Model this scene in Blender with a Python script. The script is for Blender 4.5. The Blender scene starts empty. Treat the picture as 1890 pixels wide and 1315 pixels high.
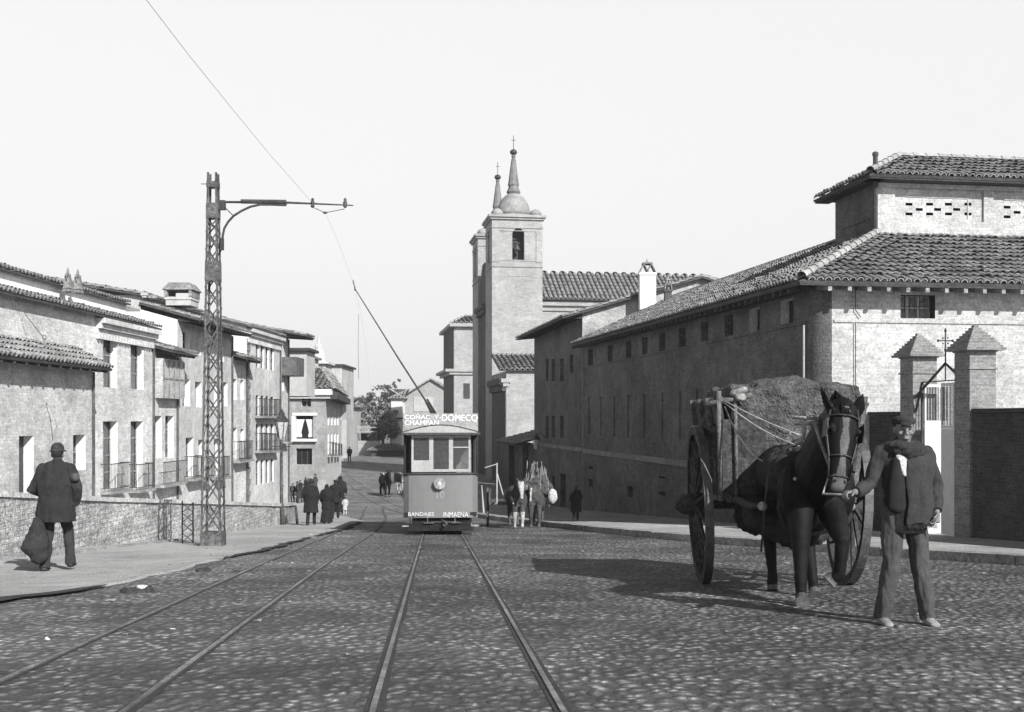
import bpy, bmesh, math, random
from mathutils import Vector, Matrix, noise
random.seed(7)
F = 2060.0; EYE = 1.17
HAZE_LO = 5.9
V = Vector
S = bpy.context.scene
COL = S.collection
TMP = bpy.data.scenes.new('workbench')

def P(px, py, Y):
    return V(((px-945)/F*Y, Y, EYE+(774-py)/F*Y))
def G(y):
    # road falls away from the viewer, then levels out
    if y < 55: return -0.063*y
    t = min((y-55)/20.0, 1.0)
    return -3.465 - 0.063*20*(t-t*t/2) if y < 75 else -4.095
def Yg(py, up=0.0):
    y = (EYE-up)*F/max(py-774-0.063*F, 1e-3) if py > 904+1e-3 else 1e9
    if 0 < y < 55: return y
    return (EYE+4.095-up)*F/(py-774)

# ------------------------------------------------------------ materials
MATS = {}
def mat(name, base, rough=0.9, var=0.25, scale=3.0, fine=0.25, fscale=15.0, bump=0.3, bdist=0.01,
        brick=None, streak=0.0, metallic=0.0, spec=0.3, coat=0.0, emis=None):
    if name in MATS: return MATS[name]
    m = bpy.data.materials.new(name); m.use_nodes = True
    nt = m.node_tree; N = nt.nodes; L = nt.links
    b = N['Principled BSDF']
    b.inputs['Roughness'].default_value = rough
    b.inputs['Metallic'].default_value = metallic
    b.inputs['Specular IOR Level'].default_value = spec
    b.inputs['Coat Weight'].default_value = coat
    tc = N.new('ShaderNodeTexCoord')
    def nz(sc, detail=4, vec=None):
        n = N.new('ShaderNodeTexNoise'); n.inputs['Scale'].default_value = sc; n.inputs['Detail'].default_value = detail
        n.inputs['Roughness'].default_value = 0.65
        L.new(vec or tc.outputs['Object'], n.inputs['Vector']); return n.outputs['Fac']
    def mth(op, a, c, clamp=False):
        n = N.new('ShaderNodeMath'); n.operation = op; n.use_clamp = clamp
        for i, x in enumerate((a, c)):
            if isinstance(x, (int, float)): n.inputs[i].default_value = x
            else: L.new(x, n.inputs[i])
        return n.outputs[0]
    def mrg(x, amp):
        n = N.new('ShaderNodeMapRange'); n.inputs[1].default_value = 0.32; n.inputs[2].default_value = 0.68
        n.inputs[3].default_value = max(0.05, 1-amp); n.inputs[4].default_value = 1+amp; L.new(x, n.inputs[0]); return n.outputs[0]
    big = mrg(nz(scale*0.35, 5), var); med = mrg(nz(scale*2.3, 6), var*0.8)
    fin = mth('MULTIPLY', mrg(nz(fscale, 2), fine*0.9), mrg(nz(fscale*2.6, 2), fine*0.9))
    val = mth('MULTIPLY', mth('MULTIPLY', big, med), fin)
    h = fin
    if brick:
        bw, bh, mo, lo, hi, mort = brick
        bt = N.new('ShaderNodeTexBrick'); bt.inputs['Scale'].default_value = 1
        bt.inputs['Brick Width'].default_value = bw; bt.inputs['Row Height'].default_value = bh
        bt.inputs['Mortar Size'].default_value = mo; bt.inputs['Mortar Smooth'].default_value = 0.4
        bt.inputs['Color1'].default_value = (lo,lo,lo,1); bt.inputs['Color2'].default_value = (hi,hi,hi,1)
        bt.inputs['Mortar'].default_value = (mort,mort,mort,1)
        L.new(tc.outputs['UV'], bt.inputs['Vector'])
        val = mth('MULTIPLY', val, bt.outputs['Color'])
        h = mth('ADD', h, mth('MULTIPLY', bt.outputs['Fac'], -0.8))
    if streak:
        mp = N.new('ShaderNodeMapping'); mp.inputs['Scale'].default_value = (2.2, 14, 1)
        L.new(tc.outputs['UV'], mp.inputs['Vector'])
        st = mth('MULTIPLY_ADD', nz(1.0, 5, mp.outputs[0]), 2*streak); st.node.inputs[2].default_value = 1-streak
        val = mth('MULTIPLY', val, st)
    val = mth('MULTIPLY', val, base, True)
    cc = N.new('ShaderNodeCombineColor')
    for i in range(3): L.new(val, cc.inputs[i])
    L.new(cc.outputs[0], b.inputs['Base Color'])
    if emis:
        b.inputs['Emission Color'].default_value = (emis,)*3+(1,); b.inputs['Emission Strength'].default_value = 1
    if bump:
        bp = N.new('ShaderNodeBump'); bp.inputs['Strength'].default_value = bump; bp.inputs['Distance'].default_value = bdist
        L.new(h, bp.inputs['Height']); L.new(bp.outputs[0], b.inputs['Normal'])
    MATS[name] = m
    return m

BR = (0.30, 0.085, 0.014, 0.82, 1.1, 0.9)
M_plaster  = mat('plaster_light', 0.57, var=0.22, scale=1.2, brick=BR, streak=0.12)
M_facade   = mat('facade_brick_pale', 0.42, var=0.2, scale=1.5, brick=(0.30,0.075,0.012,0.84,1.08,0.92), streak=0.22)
M_plaster2 = mat('plaster_grey', 0.45, var=0.25, scale=1.4, brick=BR, streak=0.15)
M_plaster3 = mat('plaster_mid', 0.49, var=0.22, scale=1.1, streak=0.12)
M_white    = mat('whitewash', 0.66, var=0.10, scale=2.0, fine=0.1)
M_offwhite = mat('limewash', 0.42, var=0.15, scale=1.3, fine=0.15, streak=0.1)
M_shadebrick= mat('shaded_brick_side', 0.108, var=0.32, scale=1.0, brick=BR, streak=0.2, fine=0.35)  # street-side shade put into the base colour, darker than the lit front
M_gateshade = mat('shaded_courtyard_brick', 0.055, var=0.25, scale=1.5, brick=(0.28,0.07,0.014,0.7,1.2,1.15), streak=0.15)  # wall brick with its shade put into the base colour
M_pillar   = mat('pillar_brick', 0.21, var=0.18, scale=2, brick=(0.28,0.07,0.014,0.75,1.15,1.1), streak=0.15)
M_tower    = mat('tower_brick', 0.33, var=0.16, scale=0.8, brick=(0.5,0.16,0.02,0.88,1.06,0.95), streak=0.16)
M_churchshade   = mat('shaded_church_brick', 0.09, var=0.2, scale=0.8, brick=(0.5,0.16,0.02,0.88,1.06,0.95), streak=0.2)  # copy of the tower brick, darkened to carry the street-side shade
M_farwall  = mat('far_wall', 0.36, var=0.2, scale=0.5, fine=0.2, streak=0.1)
M_tile     = mat('roof_tile', 0.23, var=0.45, scale=4.0, fine=0.5, fscale=25, bump=0.5, bdist=0.02)
M_tile_lt  = mat('roof_tile_mortared', 0.30, var=0.3, scale=3.0, fine=0.3, fscale=25)
M_tilebed  = mat('roof_bed', 0.07, var=0.3, scale=3.0)
M_wood     = mat('dark_wood', 0.05, var=0.3, scale=4, fine=0.4, streak=0.3)
M_cartwood = mat('cart_wood', 0.045, rough=0.9, var=0.35, scale=5, fine=0.4, streak=0.4)
M_oldwood  = mat('old_wood', 0.10, var=0.35, scale=5, fine=0.4, streak=0.4)
M_greywood = mat('weathered_wood', 0.24, var=0.35, scale=6, fine=0.4, streak=0.4)
M_glass    = mat('window_glass_dark', 0.02, rough=0.12, var=0.3, scale=2, fine=0.05, bump=0.05, spec=0.6)
M_shutter  = mat('shutter_dark', 0.045, rough=0.7, var=0.3, scale=2)
M_iron     = mat('iron', 0.045, rough=0.6, var=0.35, scale=6, fine=0.4, spec=0.4)
M_ironlt   = mat('painted_iron', 0.085, rough=0.6, var=0.4, scale=5, fine=0.5, spec=0.4)
M_rail     = mat('rail_steel', 0.16, rough=0.6, var=0.4, scale=2, fine=0.4, fscale=25, spec=0.4, metallic=0.0)
M_wire     = mat('wire_metal', 0.10, rough=0.5, var=0.1)
M_stone    = mat('kerb_stone', 0.26, var=0.3, scale=2.5, fine=0.35)
M_gatepaint= mat('gate_paint', 0.58, rough=0.6, var=0.08, scale=1.0, fine=0.08)
M_paveR    = mat('pavement_flags', 0.36, var=0.2, scale=1.0, brick=(0.9,0.5,0.02,0.85,1.1,0.7), fine=0.3)
M_leaf     = mat('foliage', 0.20, var=0.5, scale=1.2, fine=0.4)
M_leaf2    = mat('foliage_pale', 0.24, var=0.5, scale=1.2, fine=0.4)
M_trunk    = mat('bark', 0.09, var=0.3)

def ground_mat(name, base, mode):
    m = bpy.data.materials.new(name); m.use_nodes = True
    nt = m.node_tree; N = nt.nodes; L = nt.links; b = N['Principled BSDF']
    b.inputs['Specular IOR Level'].default_value = 0.35
    tc = N.new('ShaderNodeTexCoord')
    def nd(t, **k):
        n = N.new(t)
        for a, v in k.items(): setattr(n, a, v)
        return n
    def noise_(sc, det=5, vec=None, rgh=0.6):
        n = nd('ShaderNodeTexNoise'); n.inputs['Scale'].default_value = sc; n.inputs['Detail'].default_value = det
        n.inputs['Roughness'].default_value = rgh
        L.new(vec or tc.outputs['Object'], n.inputs['Vector']); return n.outputs['Fac']
    def ramp(x, a, b_, lo, hi):
        n = nd('ShaderNodeMapRange'); n.inputs[1].default_value = a; n.inputs[2].default_value = b_
        n.inputs[3].default_value = lo; n.inputs[4].default_value = hi; L.new(x, n.inputs[0]); return n.outputs[0]
    def mul(a, c, op='MULTIPLY'):
        n = nd('ShaderNodeMath', operation=op)
        for i, x in enumerate((a, c)):
            if isinstance(x, (int, float)): n.inputs[i].default_value = x
            else: L.new(x, n.inputs[i])
        return n.outputs[0]
    if mode == 'cobble':
        mp = nd('ShaderNodeMapping'); mp.inputs['Scale'].default_value = (1.15, 0.85, 0.0)
        L.new(tc.outputs['Object'], mp.inputs['Vector'])
        # wobble the rows
        wn = nd('ShaderNodeTexNoise'); wn.inputs['Scale'].default_value = 3.0; L.new(mp.outputs[0], wn.inputs['Vector'])
        mixv = nd('ShaderNodeVectorMath', operation='MULTIPLY_ADD'); L.new(wn.outputs['Color'], mixv.inputs[0])
        mixv.inputs[1].default_value = (0.14, 0.14, 0); L.new(mp.outputs[0], mixv.inputs[2])
        vo = nd('ShaderNodeTexVoronoi', feature='F1', voronoi_dimensions='2D'); vo.inputs['Scale'].default_value = 9.2; vo.inputs['Randomness'].default_value = 1.0
        L.new(mixv.outputs[0], vo.inputs['Vector'])
        ve = nd('ShaderNodeTexVoronoi', feature='DISTANCE_TO_EDGE', voronoi_dimensions='2D'); ve.inputs['Scale'].default_value = 9.2; ve.inputs['Randomness'].default_value = 0.8
        L.new(mixv.outputs[0], ve.inputs['Vector'])
        sepc = nd('ShaderNodeSeparateColor'); L.new(vo.outputs['Color'], sepc.inputs[0])
        cell = mul(mul(mul(ramp(noise_(1.3, 4), 0.36, 0.64, 0.2, 1.35), ramp(vo.outputs['Distance'], 0.05, 0.42, 1.0, 0.0)), ramp(sepc.outputs[2], 0.1, 1.0, 0.4, 1.8)), 0.42, 'ADD')
        joint = ramp(ve.outputs['Distance'], 0.0, 0.2, 0.97, 1.0)
        dirt = ramp(noise_(0.45, 6), 0.35, 0.65, 0.6, 1.5)
        dirt2 = ramp(noise_(2.0, 6), 0.3, 0.72, 0.65, 1.4)
        # sand lying over the stones in patches fills the joints
        fin = ramp(noise_(42, 3, rgh=0.8), 0.3, 0.7, 0.3, 1.75)
        sxy = nd('ShaderNodeSeparateXYZ'); L.new(tc.outputs['Object'], sxy.inputs[0])
        dust = ramp(mul(sxy.outputs[0], mul(noise_(0.6, 5), 3.0), 'ADD'), -3.6, -1.6, 1.55, 1.0)
        val = mul(mul(mul(mul(mul(cell, joint), dirt), dirt2), fin), dust)
        dm = ramp(vo.outputs['Distance'], 0.0, 0.6, 1.0, 0.0)
        tilt = mul(sepc.outputs[1], 0.5)
        h = mul(mul(dm, tilt, 'ADD'), mul(noise_(38, 5, rgh=0.7), 0.55), 'ADD')
        dist, stren = 0.05, 1.0
        b.inputs['Roughness'].default_value = 0.62
    elif mode == 'dirt':
        val = mul(mul(ramp(noise_(0.5, 6), 0.3, 0.7, 0.8, 1.2), ramp(noise_(3.5, 6), 0.3, 0.7, 0.85, 1.15)), ramp(noise_(30, 4, rgh=0.8), 0.3, 0.7, 0.6, 1.4))
        h = mul(mul(noise_(2.5, 6), 1.6), noise_(28, 4), 'ADD'); dist, stren = 0.03, 0.9
        b.inputs['Roughness'].default_value = 0.95
    val = mul(val, base)
    cc = nd('ShaderNodeCombineColor')
    for i in range(3): L.new(val, cc.inputs[i])
    L.new(cc.outputs[0], b.inputs['Base Color'])
    bp = nd('ShaderNodeBump'); bp.inputs['Strength'].default_value = stren; bp.inputs['Distance'].default_value = dist
    L.new(h, bp.inputs['Height']); L.new(bp.outputs[0], b.inputs['Normal'])
    return m
M_cobble = ground_mat('cobbles', 0.19, 'cobble')
M_dirt   = ground_mat('packed_earth', 0.36, 'dirt')
M_mud    = ground_mat('dark_mud', 0.045, 'dirt')
M_field  = ground_mat('field_earth', 0.16, 'dirt')

# ------------------------------------------------------------ mesh builder
class MB:
    def __init__(s): s.v = []; s.f = []; s.mi = []; s.cur = 0
    def face(s, pts):
        i = len(s.v); s.v += [tuple(p) for p in pts]; s.f.append(list(range(i, i+len(pts)))); s.mi.append(s.cur)
    def hexa(s, c):   # 8 corners: bottom 4 ccw, top 4 ccw
        i = len(s.v); s.v += [tuple(p) for p in c]
        for q in ((0,3,2,1),(4,5,6,7),(0,1,5,4),(1,2,6,5),(2,3,7,6),(3,0,4,7)):
            s.f.append([i+k for k in q]); s.mi.append(s.cur)
    def box(s, x0, x1, y0, y1, z0, z1, fr=None):
        c = [(x0,y0,z0),(x1,y0,z0),(x1,y1,z0),(x0,y1,z0),(x0,y0,z1),(x1,y0,z1),(x1,y1,z1),(x0,y1,z1)]
        if fr: c = [fr(*p) for p in c]
        s.hexa(c)
    def tube(s, pts, rad, seg=8, cap=True, flat=None, up=None):
        pts = [V(p) for p in pts]; n = len(pts)
        if isinstance(rad, (int, float)): rad = [rad]*n
        base = len(s.v); prev = None
        for i, p in enumerate(pts):
            d = (pts[min(i+1,n-1)]-pts[max(i-1,0)])
            d = d.normalized() if d.length > 1e-9 else V((0,0,1))
            if prev is None:
                a = V(up) if up else (V((0,1,0)) if abs(d.z) > 0.9 else V((0,0,1)))
                x = a.cross(d).normalized()
            else:
                x = (prev - d*prev.dot(d)).normalized()
            prev = x; y = d.cross(x)
            r = rad[i]; ra, rb = (r if isinstance(r, tuple) else (r, r))
            for k in range(seg):
                t = 2*math.pi*k/seg
                s.v.append(tuple(p + x*math.cos(t)*ra + y*math.sin(t)*rb))
        for i in range(n-1):
            for k in range(seg):
                a = base+i*seg+k; b_ = base+i*seg+(k+1)%seg
                s.f.append([a, b_, b_+seg, a+seg]); s.mi.append(s.cur)
        if cap:
            s.f.append([base+k for k in range(seg)][::-1]); s.mi.append(s.cur)
            s.f.append([base+(n-1)*seg+k for k in range(seg)]); s.mi.append(s.cur)
    def limb(s, pts, rad, seg=10, sub=3, flat=False):
        # rounded, tapering limb through joints
        P_ = [V(p) for p in pts]; n = len(P_); R = [r if isinstance(r, tuple) else (r, r) for r in rad]
        op, orr = [], []
        for i in range(n-1):
            for k in range(sub):
                t = k/sub
                op.append(P_[i].lerp(P_[i+1], t)); orr.append(tuple(R[i][j]*(1-t)+R[i+1][j]*t for j in (0,1)))
        op.append(P_[-1]); orr.append(R[-1])
        d0 = (P_[0]-P_[1]).normalized(); d1 = (P_[-1]-P_[-2]).normalized()
        m0 = min(R[0]); m1 = min(R[-1])
        pre = [(P_[0]+d0*m0*q, (R[0][0]*w, R[0][1]*w)) for q, w in ((0.95,0.3),(0.75,0.66),(0.4,0.92))]
        post = [(P_[-1]+d1*m1*q, (R[-1][0]*w, R[-1][1]*w)) for q, w in ((0.4,0.92),(0.75,0.66),(0.95,0.3))]
        if flat: post = []
        allp = [a for a, _ in pre]+op+[a for a, _ in post]; allr = [b for _, b in pre]+orr+[b for _, b in post]
        s.tube(allp, allr, seg)
    def ell(s, c, r, seg=12, rings=8, rot=None):
        c = V(c); r = (r,r,r) if isinstance(r, (int,float)) else r
        base = len(s.v)
        for i in range(1, rings):
            ph = math.pi*i/rings
            for k in range(seg):
                t = 2*math.pi*k/seg
                p = V((r[0]*math.sin(ph)*math.cos(t), r[1]*math.sin(ph)*math.sin(t), r[2]*math.cos(ph)))
                if rot: p = rot @ p
                s.v.append(tuple(c+p))
        for e in (1,-1):
            p = V((0,0,r[2]*e)); p = rot @ p if rot else p
            s.v.append(tuple(c+p))
        T = len(s.v)-2; B = T+1
        for i in range(rings-2):
            for k in range(seg):
                a = base+i*seg+k; b_ = base+i*seg+(k+1)%seg
                s.f.append([a, a+seg, b_+seg, b_]); s.mi.append(s.cur)
        for k in range(seg):
            s.f.append([T, base+k, base+(k+1)%seg]); s.mi.append(s.cur)
            o = base+(rings-2)*seg
            s.f.append([B, o+(k+1)%seg, o+k]); s.mi.append(s.cur)
    def lathe(s, c, prof, seg=16):
        c = V(c); base = len(s.v)
        for r, z in prof:
            for k in range(seg):
                t = 2*math.pi*k/seg; s.v.append((c.x+r*math.cos(t), c.y+r*math.sin(t), c.z+z))
        for i in range(len(prof)-1):
            for k in range(seg):
                a = base+i*seg+k; b_ = base+i*seg+(k+1)%seg
                s.f.append([a, b_, b_+seg, a+seg]); s.mi.append(s.cur)
        s.f.append([base+k for k in range(seg)][::-1]); s.mi.append(s.cur)
        s.f.append([base+(len(prof)-1)*seg+k for k in range(seg)]); s.mi.append(s.cur)
    def mesh(s, name, off=V((0,0,0))):
        me = bpy.data.meshes.new(name)
        me.from_pydata([tuple(V(v)-off) for v in s.v], [], s.f); me.update()
        return me
    def build(s, name, m, parent=None, world=True, smooth=False, loc=None):
        off = V((0,0,0))
        if parent is not None and world:
            q = parent
            while q is not None: off += q.location; q = q.parent
        if loc is not None: off = V(loc)
        me = s.mesh(name, off)
        ms = m if isinstance(m, (list, tuple)) else [m]
        for x in ms: me.materials.append(x)
        if len(ms) > 1: me.polygons.foreach_set('material_index', s.mi)
        if smooth: me.polygons.foreach_set('use_smooth', [True]*len(me.polygons))
        uvs(me)
        o = bpy.data.objects.new(name, me); COL.objects.link(o)
        if parent is not None: o.parent = parent
        if loc is not None: o.location = loc
        return o
def uvs(me):
    uv = me.uv_layers.new(name='UVMap')
    data = [0.0]*(2*len(me.loops)); vs = me.vertices
    for p in me.polygons:
        n = p.normal
        if abs(n.z) > 0.95: t = V((1,0,0)); b = V((0,1,0))
        else: t = V((-n.y, n.x, 0)).normalized(); b = n.cross(t)
        for li in p.loop_indices:
            co = vs[me.loops[li].vertex_index].co
            data[2*li] = co.dot(t); data[2*li+1] = co.dot(b)
    uv.data.foreach_set('uv', data)

def tag(o, label=None, cat=None, group=None, kind=None):
    if label: o['label'] = label
    if cat: o['category'] = cat
    if group: o['group'] = group
    if kind: o['kind'] = kind
    return o
def thing(name, label, cat, loc, rz=0.0, group=None):
    o = bpy.data.objects.new(name, None); COL.objects.link(o)
    o.location = loc; o.rotation_euler = (0,0,rz); o.empty_display_size = 0.3
    return tag(o, label, cat, group)
def copy_tree(o, parent=None):
    c = o.copy(); COL.objects.link(c)
    if parent is not None: c.parent = parent
    for ch in [x for x in bpy.data.objects if x.parent == o]: copy_tree(ch, c)
    return c
def remeshed(mb, name, m, parent, voxel, smooth=3, disp=0.0, dscale=6.0, paint=None, world=False, fac=0.5):
    """join overlapping blobs into one continuous surface"""
    me = mb.mesh('tmp'); o = bpy.data.objects.new('tmp', me); TMP.collection.objects.link(o)
    r = o.modifiers.new('r', 'REMESH'); r.mode = 'VOXEL'; r.voxel_size = voxel; r.use_smooth_shade = True
    sm = o.modifiers.new('s', 'SMOOTH'); sm.factor = fac; sm.iterations = smooth
    TMP.view_layers[0].update(); dg = TMP.view_layers[0].depsgraph
    me2 = bpy.data.meshes.new_from_object(o.evaluated_get(dg))
    bpy.data.objects.remove(o); bpy.data.meshes.remove(me)
    if disp:
        nv = len(me2.vertices); cs = [0.0]*(3*nv); ns = [0.0]*(3*nv)
        me2.vertices.foreach_get('co', cs); me2.vertices.foreach_get('normal', ns)
        for i in range(nv):
            q = V(cs[3*i:3*i+3])*dscale if not isinstance(dscale, tuple) else V((cs[3*i]*dscale[0], cs[3*i+1]*dscale[1], cs[3*i+2]*dscale[2]))
            d = noise.noise(q)*disp + noise.noise(q*2.7)*disp*0.45
            for k_ in range(3): cs[3*i+k_] += ns[3*i+k_]*d
        me2.vertices.foreach_set('co', cs); me2.update()
    if world and parent is not None:
        off = V((0,0,0)); q = parent
        while q is not None: off += q.location; q = q.parent
        for v in me2.vertices: v.co -= off
    me2.name = name; me2.materials.clear()
    ms = m if isinstance(m, (list, tuple)) else [m]
    for x in ms: me2.materials.append(x)
    if paint:
        for p in me2.polygons: p.material_index = paint(p.center, p.normal)
    else:
        for p in me2.polygons: p.material_index = 0
    for p in me2.polygons: p.use_smooth = True
    if not me2.uv_layers: uvs(me2)
    o = bpy.data.objects.new(name, me2); COL.objects.link(o)
    if parent is not None: o.parent = parent
    return o

# ------------------------------------------------------------ camera, light
cam = bpy.data.cameras.new('camera'); co = bpy.data.objects.new('camera', cam); COL.objects.link(co)
co.location = (0,0,EYE); co.rotation_euler = (math.radians(90),0,0)
cam.sensor_width = 36; cam.lens = 36*F/1890; cam.shift_y = (774-657.5)/1890
cam.clip_start = 0.1; cam.clip_end = 5000
S.camera = co
SUNDIR = V((0.463,-0.697,0.547)).normalized()      # towards the sun
sun = bpy.data.lights.new('sun', 'SUN'); sun.energy = 5.0; sun.angle = math.radians(0.5); sun.color = (1,0.995,0.985)
so = bpy.data.objects.new('sun', sun); COL.objects.link(so)
so.rotation_euler = SUNDIR.to_track_quat('Z','Y').to_euler(); so.location = (20,-20,40)
w = bpy.data.worlds.new('World'); S.world = w; w.use_nodes = True
N = w.node_tree.nodes; L = w.node_tree.links
sky = N.new('ShaderNodeTexSky'); sky.sky_type = 'NISHITA'; sky.sun_disc = False
sky.sun_elevation = math.asin(SUNDIR.z); sky.sun_rotation = math.atan2(SUNDIR.x, SUNDIR.y)
sky.dust_density = 3.0; sky.air_density = 1.0
# blue-sensitive plate: the sky registers through its blue light; thick bright haze towards the horizon
sc_ = N.new('ShaderNodeSeparateColor'); L.new(sky.outputs[0], sc_.inputs[0])
tcw = N.new('ShaderNodeTexCoord'); sx = N.new('ShaderNodeSeparateXYZ'); L.new(tcw.outputs['Generated'], sx.inputs[0])
mr = N.new('ShaderNodeMapRange'); mr.interpolation_type = 'SMOOTHSTEP'; L.new(sx.outputs['Z'], mr.inputs[0])
mr.inputs[1].default_value = 0.37; mr.inputs[2].default_value = 0.50; mr.inputs[3].default_value = HAZE_LO; mr.inputs[4].default_value = 0.0
ad = N.new('ShaderNodeMath'); ad.operation = 'MULTIPLY_ADD'; L.new(sc_.outputs[2], ad.inputs[0]); ad.inputs[1].default_value = 0.22; L.new(mr.outputs[0], ad.inputs[2])
ccw = N.new('ShaderNodeCombineColor')
for i in range(3): L.new(ad.outputs[0], ccw.inputs[i])
L.new(ccw.outputs[0], N['Background'].inputs[0]); N['Background'].inputs[1].default_value = 0.10
S.view_settings.view_transform = 'Standard'; S.view_settings.look = 'None'
S.view_settings.exposure = 0.47; S.view_settings.gamma = 1.0
try: S.cycles.max_bounces = 6; S.cycles.use_denoising = True
except Exception: pass

# ------------------------------------------------------------ ground
def interp(tab, y):
    if y <= tab[0][0]: return tab[0][1]
    for (a, b), (c, d) in zip(tab, tab[1:]):
        if y <= c: return b+(d-b)*(y-a)/(c-a)
    return tab[-1][1]
KL = [(-5,-5.3),(11.5,-5.25),(13,-4.75),(19,-4.6),(25,-4.62),(33,-4.75),(41,-5.3),(55,-8.8),(70,-11.8),(100,-16),(140,-21),(200,-30)]
KR = [(-5,14),(10,11.6),(13.5,9.8),(17.07,7.83),(20.5,6.0),(24.5,4.1),(30,2.35),(35.3,.94),(42,-.6),(52,-2.3),(70,-3.4),(100,-6),(140,-11),(200,-20)]
xl = lambda y: interp(KL, y); xr = lambda y: interp(KR, y)
def frange(a, b, st):
    r = []; x = a
    while x < b-1e-6: r.append(x); x += st
    return r+[b]
def sheet(name, ys, fl, fr_, dz, m, nx=1, kind='structure', wob=None, parent=None):
    mb = MB(); rows = []
    for y in ys:
        a, b = fl(y), fr_(y); row = []
        for i in range(nx+1):
            x = a+(b-a)*i/nx; z = G(y)+dz(x, y) if callable(dz) else G(y)+dz
            row.append(len(mb.v)); mb.v.append((x, y, z))
        rows.append(row)
    for r0, r1 in zip(rows, rows[1:]):
        for i in range(nx): mb.f.append([r0[i], r0[i+1], r1[i+1], r1[i]]); mb.mi.append(0)
    o = mb.build(name, m, parent, smooth=True); 
    if parent is None: tag(o, kind=kind)
    return o
YS = frange(-6, 60, 1.0)+frange(62, 90, 2)[0:]+[100,120,150,200,260,400,700,1500,3500]
tag(sheet('ground', YS, lambda y: -900-0.5*y, lambda y: 900+0.5*y, -0.12, M_field, 2), 'bare earth ground reaching to the horizon', None, kind='structure')
sheet('road', frange(-6,60,1)+frange(62,200,3), lambda y: xl(y)-0.3, lambda y: xr(y)+0.3, 0.0, M_cobble, 6)
# left earth footway with a worn edge
wob = lambda y: 0.22*noise.noise(V((y*0.6,3.1,0)))+0.12*noise.noise(V((y*1.9,1.1,0)))+0.05*noise.noise(V((y*5.1,4.1,0)))
sheet('footpath', frange(-6,60,0.25)+frange(61,200,2), lambda y: -60, lambda y: xl(y)+wob(y)-0.25, 0.03, M_dirt, 8)
def lip():
    mb = MB(); ys = frange(4,60,0.25)+frange(61,200,2); rows = []
    for y in ys:
        x = xl(y)+wob(y)-0.25; w_ = 0.1+0.05*noise.noise(V((y*3,0,7)))
        rows.append([(x-0.02,y,G(y)+0.0295),(x+w_*0.4,y,G(y)+0.02),(x+w_,y,G(y)+0.004)])
    for a, b in zip(rows, rows[1:]):
        for i in range(2): mb.face([a[i],a[i+1],b[i+1],b[i]])
    tag(mb.build('footpath_edge', M_dirt, smooth=True), kind='structure')
lip()
# broken dark strips along the edge: step shadow and mud in one colour
def edge_strip(name, y0, y1, w0, label):
    mb = MB(); rows = []
    for y in frange(y0, y1, 0.2):
        t = (y-y0)/(y1-y0); k = math.sin(math.pi*min(1,max(0,t)))**0.5
        ww = (w0*(0.6+0.7*abs(noise.noise(V((y*1.7,5,0))))))*k
        x = xl(y)+wob(y)-0.16
        rows.append([(x-ww*0.5,y,G(y)+0.036),(x+ww*.6,y,G(y)+0.033)])
    for a, b in zip(rows, rows[1:]): mb.face([a[0],a[1],b[1],b[0]])
    tag(mb.build(name, M_mud, smooth=True), kind='structure')
for g in ((7,13.4,0.42),(18.3,27,0.22),(27.3,40,0.26)):
    edge_strip('edge_strip', *g, '')
# right pavement + kerb
sheet('pavement', frange(6,60,0.5)+frange(62,200,3), lambda y: xr(y)+0.3, lambda y: 60, 0.15, M_paveR, 4)
def kerb():
    mb = MB(); y = 6.0
    ys = frange(6,60,0.8)+frange(62,150,3)
    for a, b in zip(ys, ys[1:]):
        g = 0.012 if b < 60 else 0
        j = random.uniform(-0.012,0.012)
        za, zb = G(a), G(b)
        A = V((xr(a)+j, a+g, 0)); B = V((xr(b)+j, b-g, 0)); n = V((B.y-A.y, -(B.x-A.x), 0)).normalized()*0.34
        top = 0.153+random.uniform(-0.008,0.008)
        c = [A+V((0,0,za-0.1)), A+n+V((0,0,za-0.1)), B+n+V((0,0,zb-0.1)), B+V((0,0,zb-0.1)),
             A+V((0,0,za+top)), A+n+V((0,0,za+top)), B+n+V((0,0,zb+top)), B+V((0,0,zb+top))]
        mb.hexa(c)
    tag(mb.build('kerb', M_stone), kind='structure')
kerb()
# far square: light ground beyond
# tram tracks ------------------------------------------------
def poly_at(tab, n=6):
    pts = [V((x,y,0)) for x, y in tab]; out = []
    for i in range(len(pts)-1):
        p0 = pts[max(i-1,0)]; p1 = pts[i]; p2 = pts[i+1]; p3 = pts[min(i+2,len(pts)-1)]
        for k in range(n):
            t = k/n
            out.append(0.5*((2*p1)+(p2-p0)*t+(2*p0-5*p1+4*p2-p3)*t*t+(3*p1-p0-3*p2+p3)*t**3))
    out.append(pts[-1]); return out
def rail_mesh(line, off):
    mb = MB(); L_ = []
    for i, p in enumerate(line):
        d = (line[min(i+1,len(line)-1)]-line[max(i-1,0)]).normalized(); n = V((d.y,-d.x,0))
        L_.append((p+n*off, n))
    for (a, na), (b, nb) in zip(L_, L_[1:]):
        for w0, w1, z0, z1 in ((-0.018,0.014,0.014,0.014),):
            q = []
            for pt, n, wq in ((a,na,w0),(a,na,w1),(b,nb,w1),(b,nb,w0)):
                c = pt+n*wq; q.append(V((c.x,c.y,G(c.y)+z0)))
            mb.face(q)
            s0 = [q[0]-V((0,0,0.03)), q[3]-V((0,0,0.03))]
            mb.face([q[0],q[3],s0[1],s0[0]])
            s1 = [q[1]-V((0,0,0.03)), q[2]-V((0,0,0.03))]
            mb.face([q[2],q[1],s1[0],s1[1]])
    return mb
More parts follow.
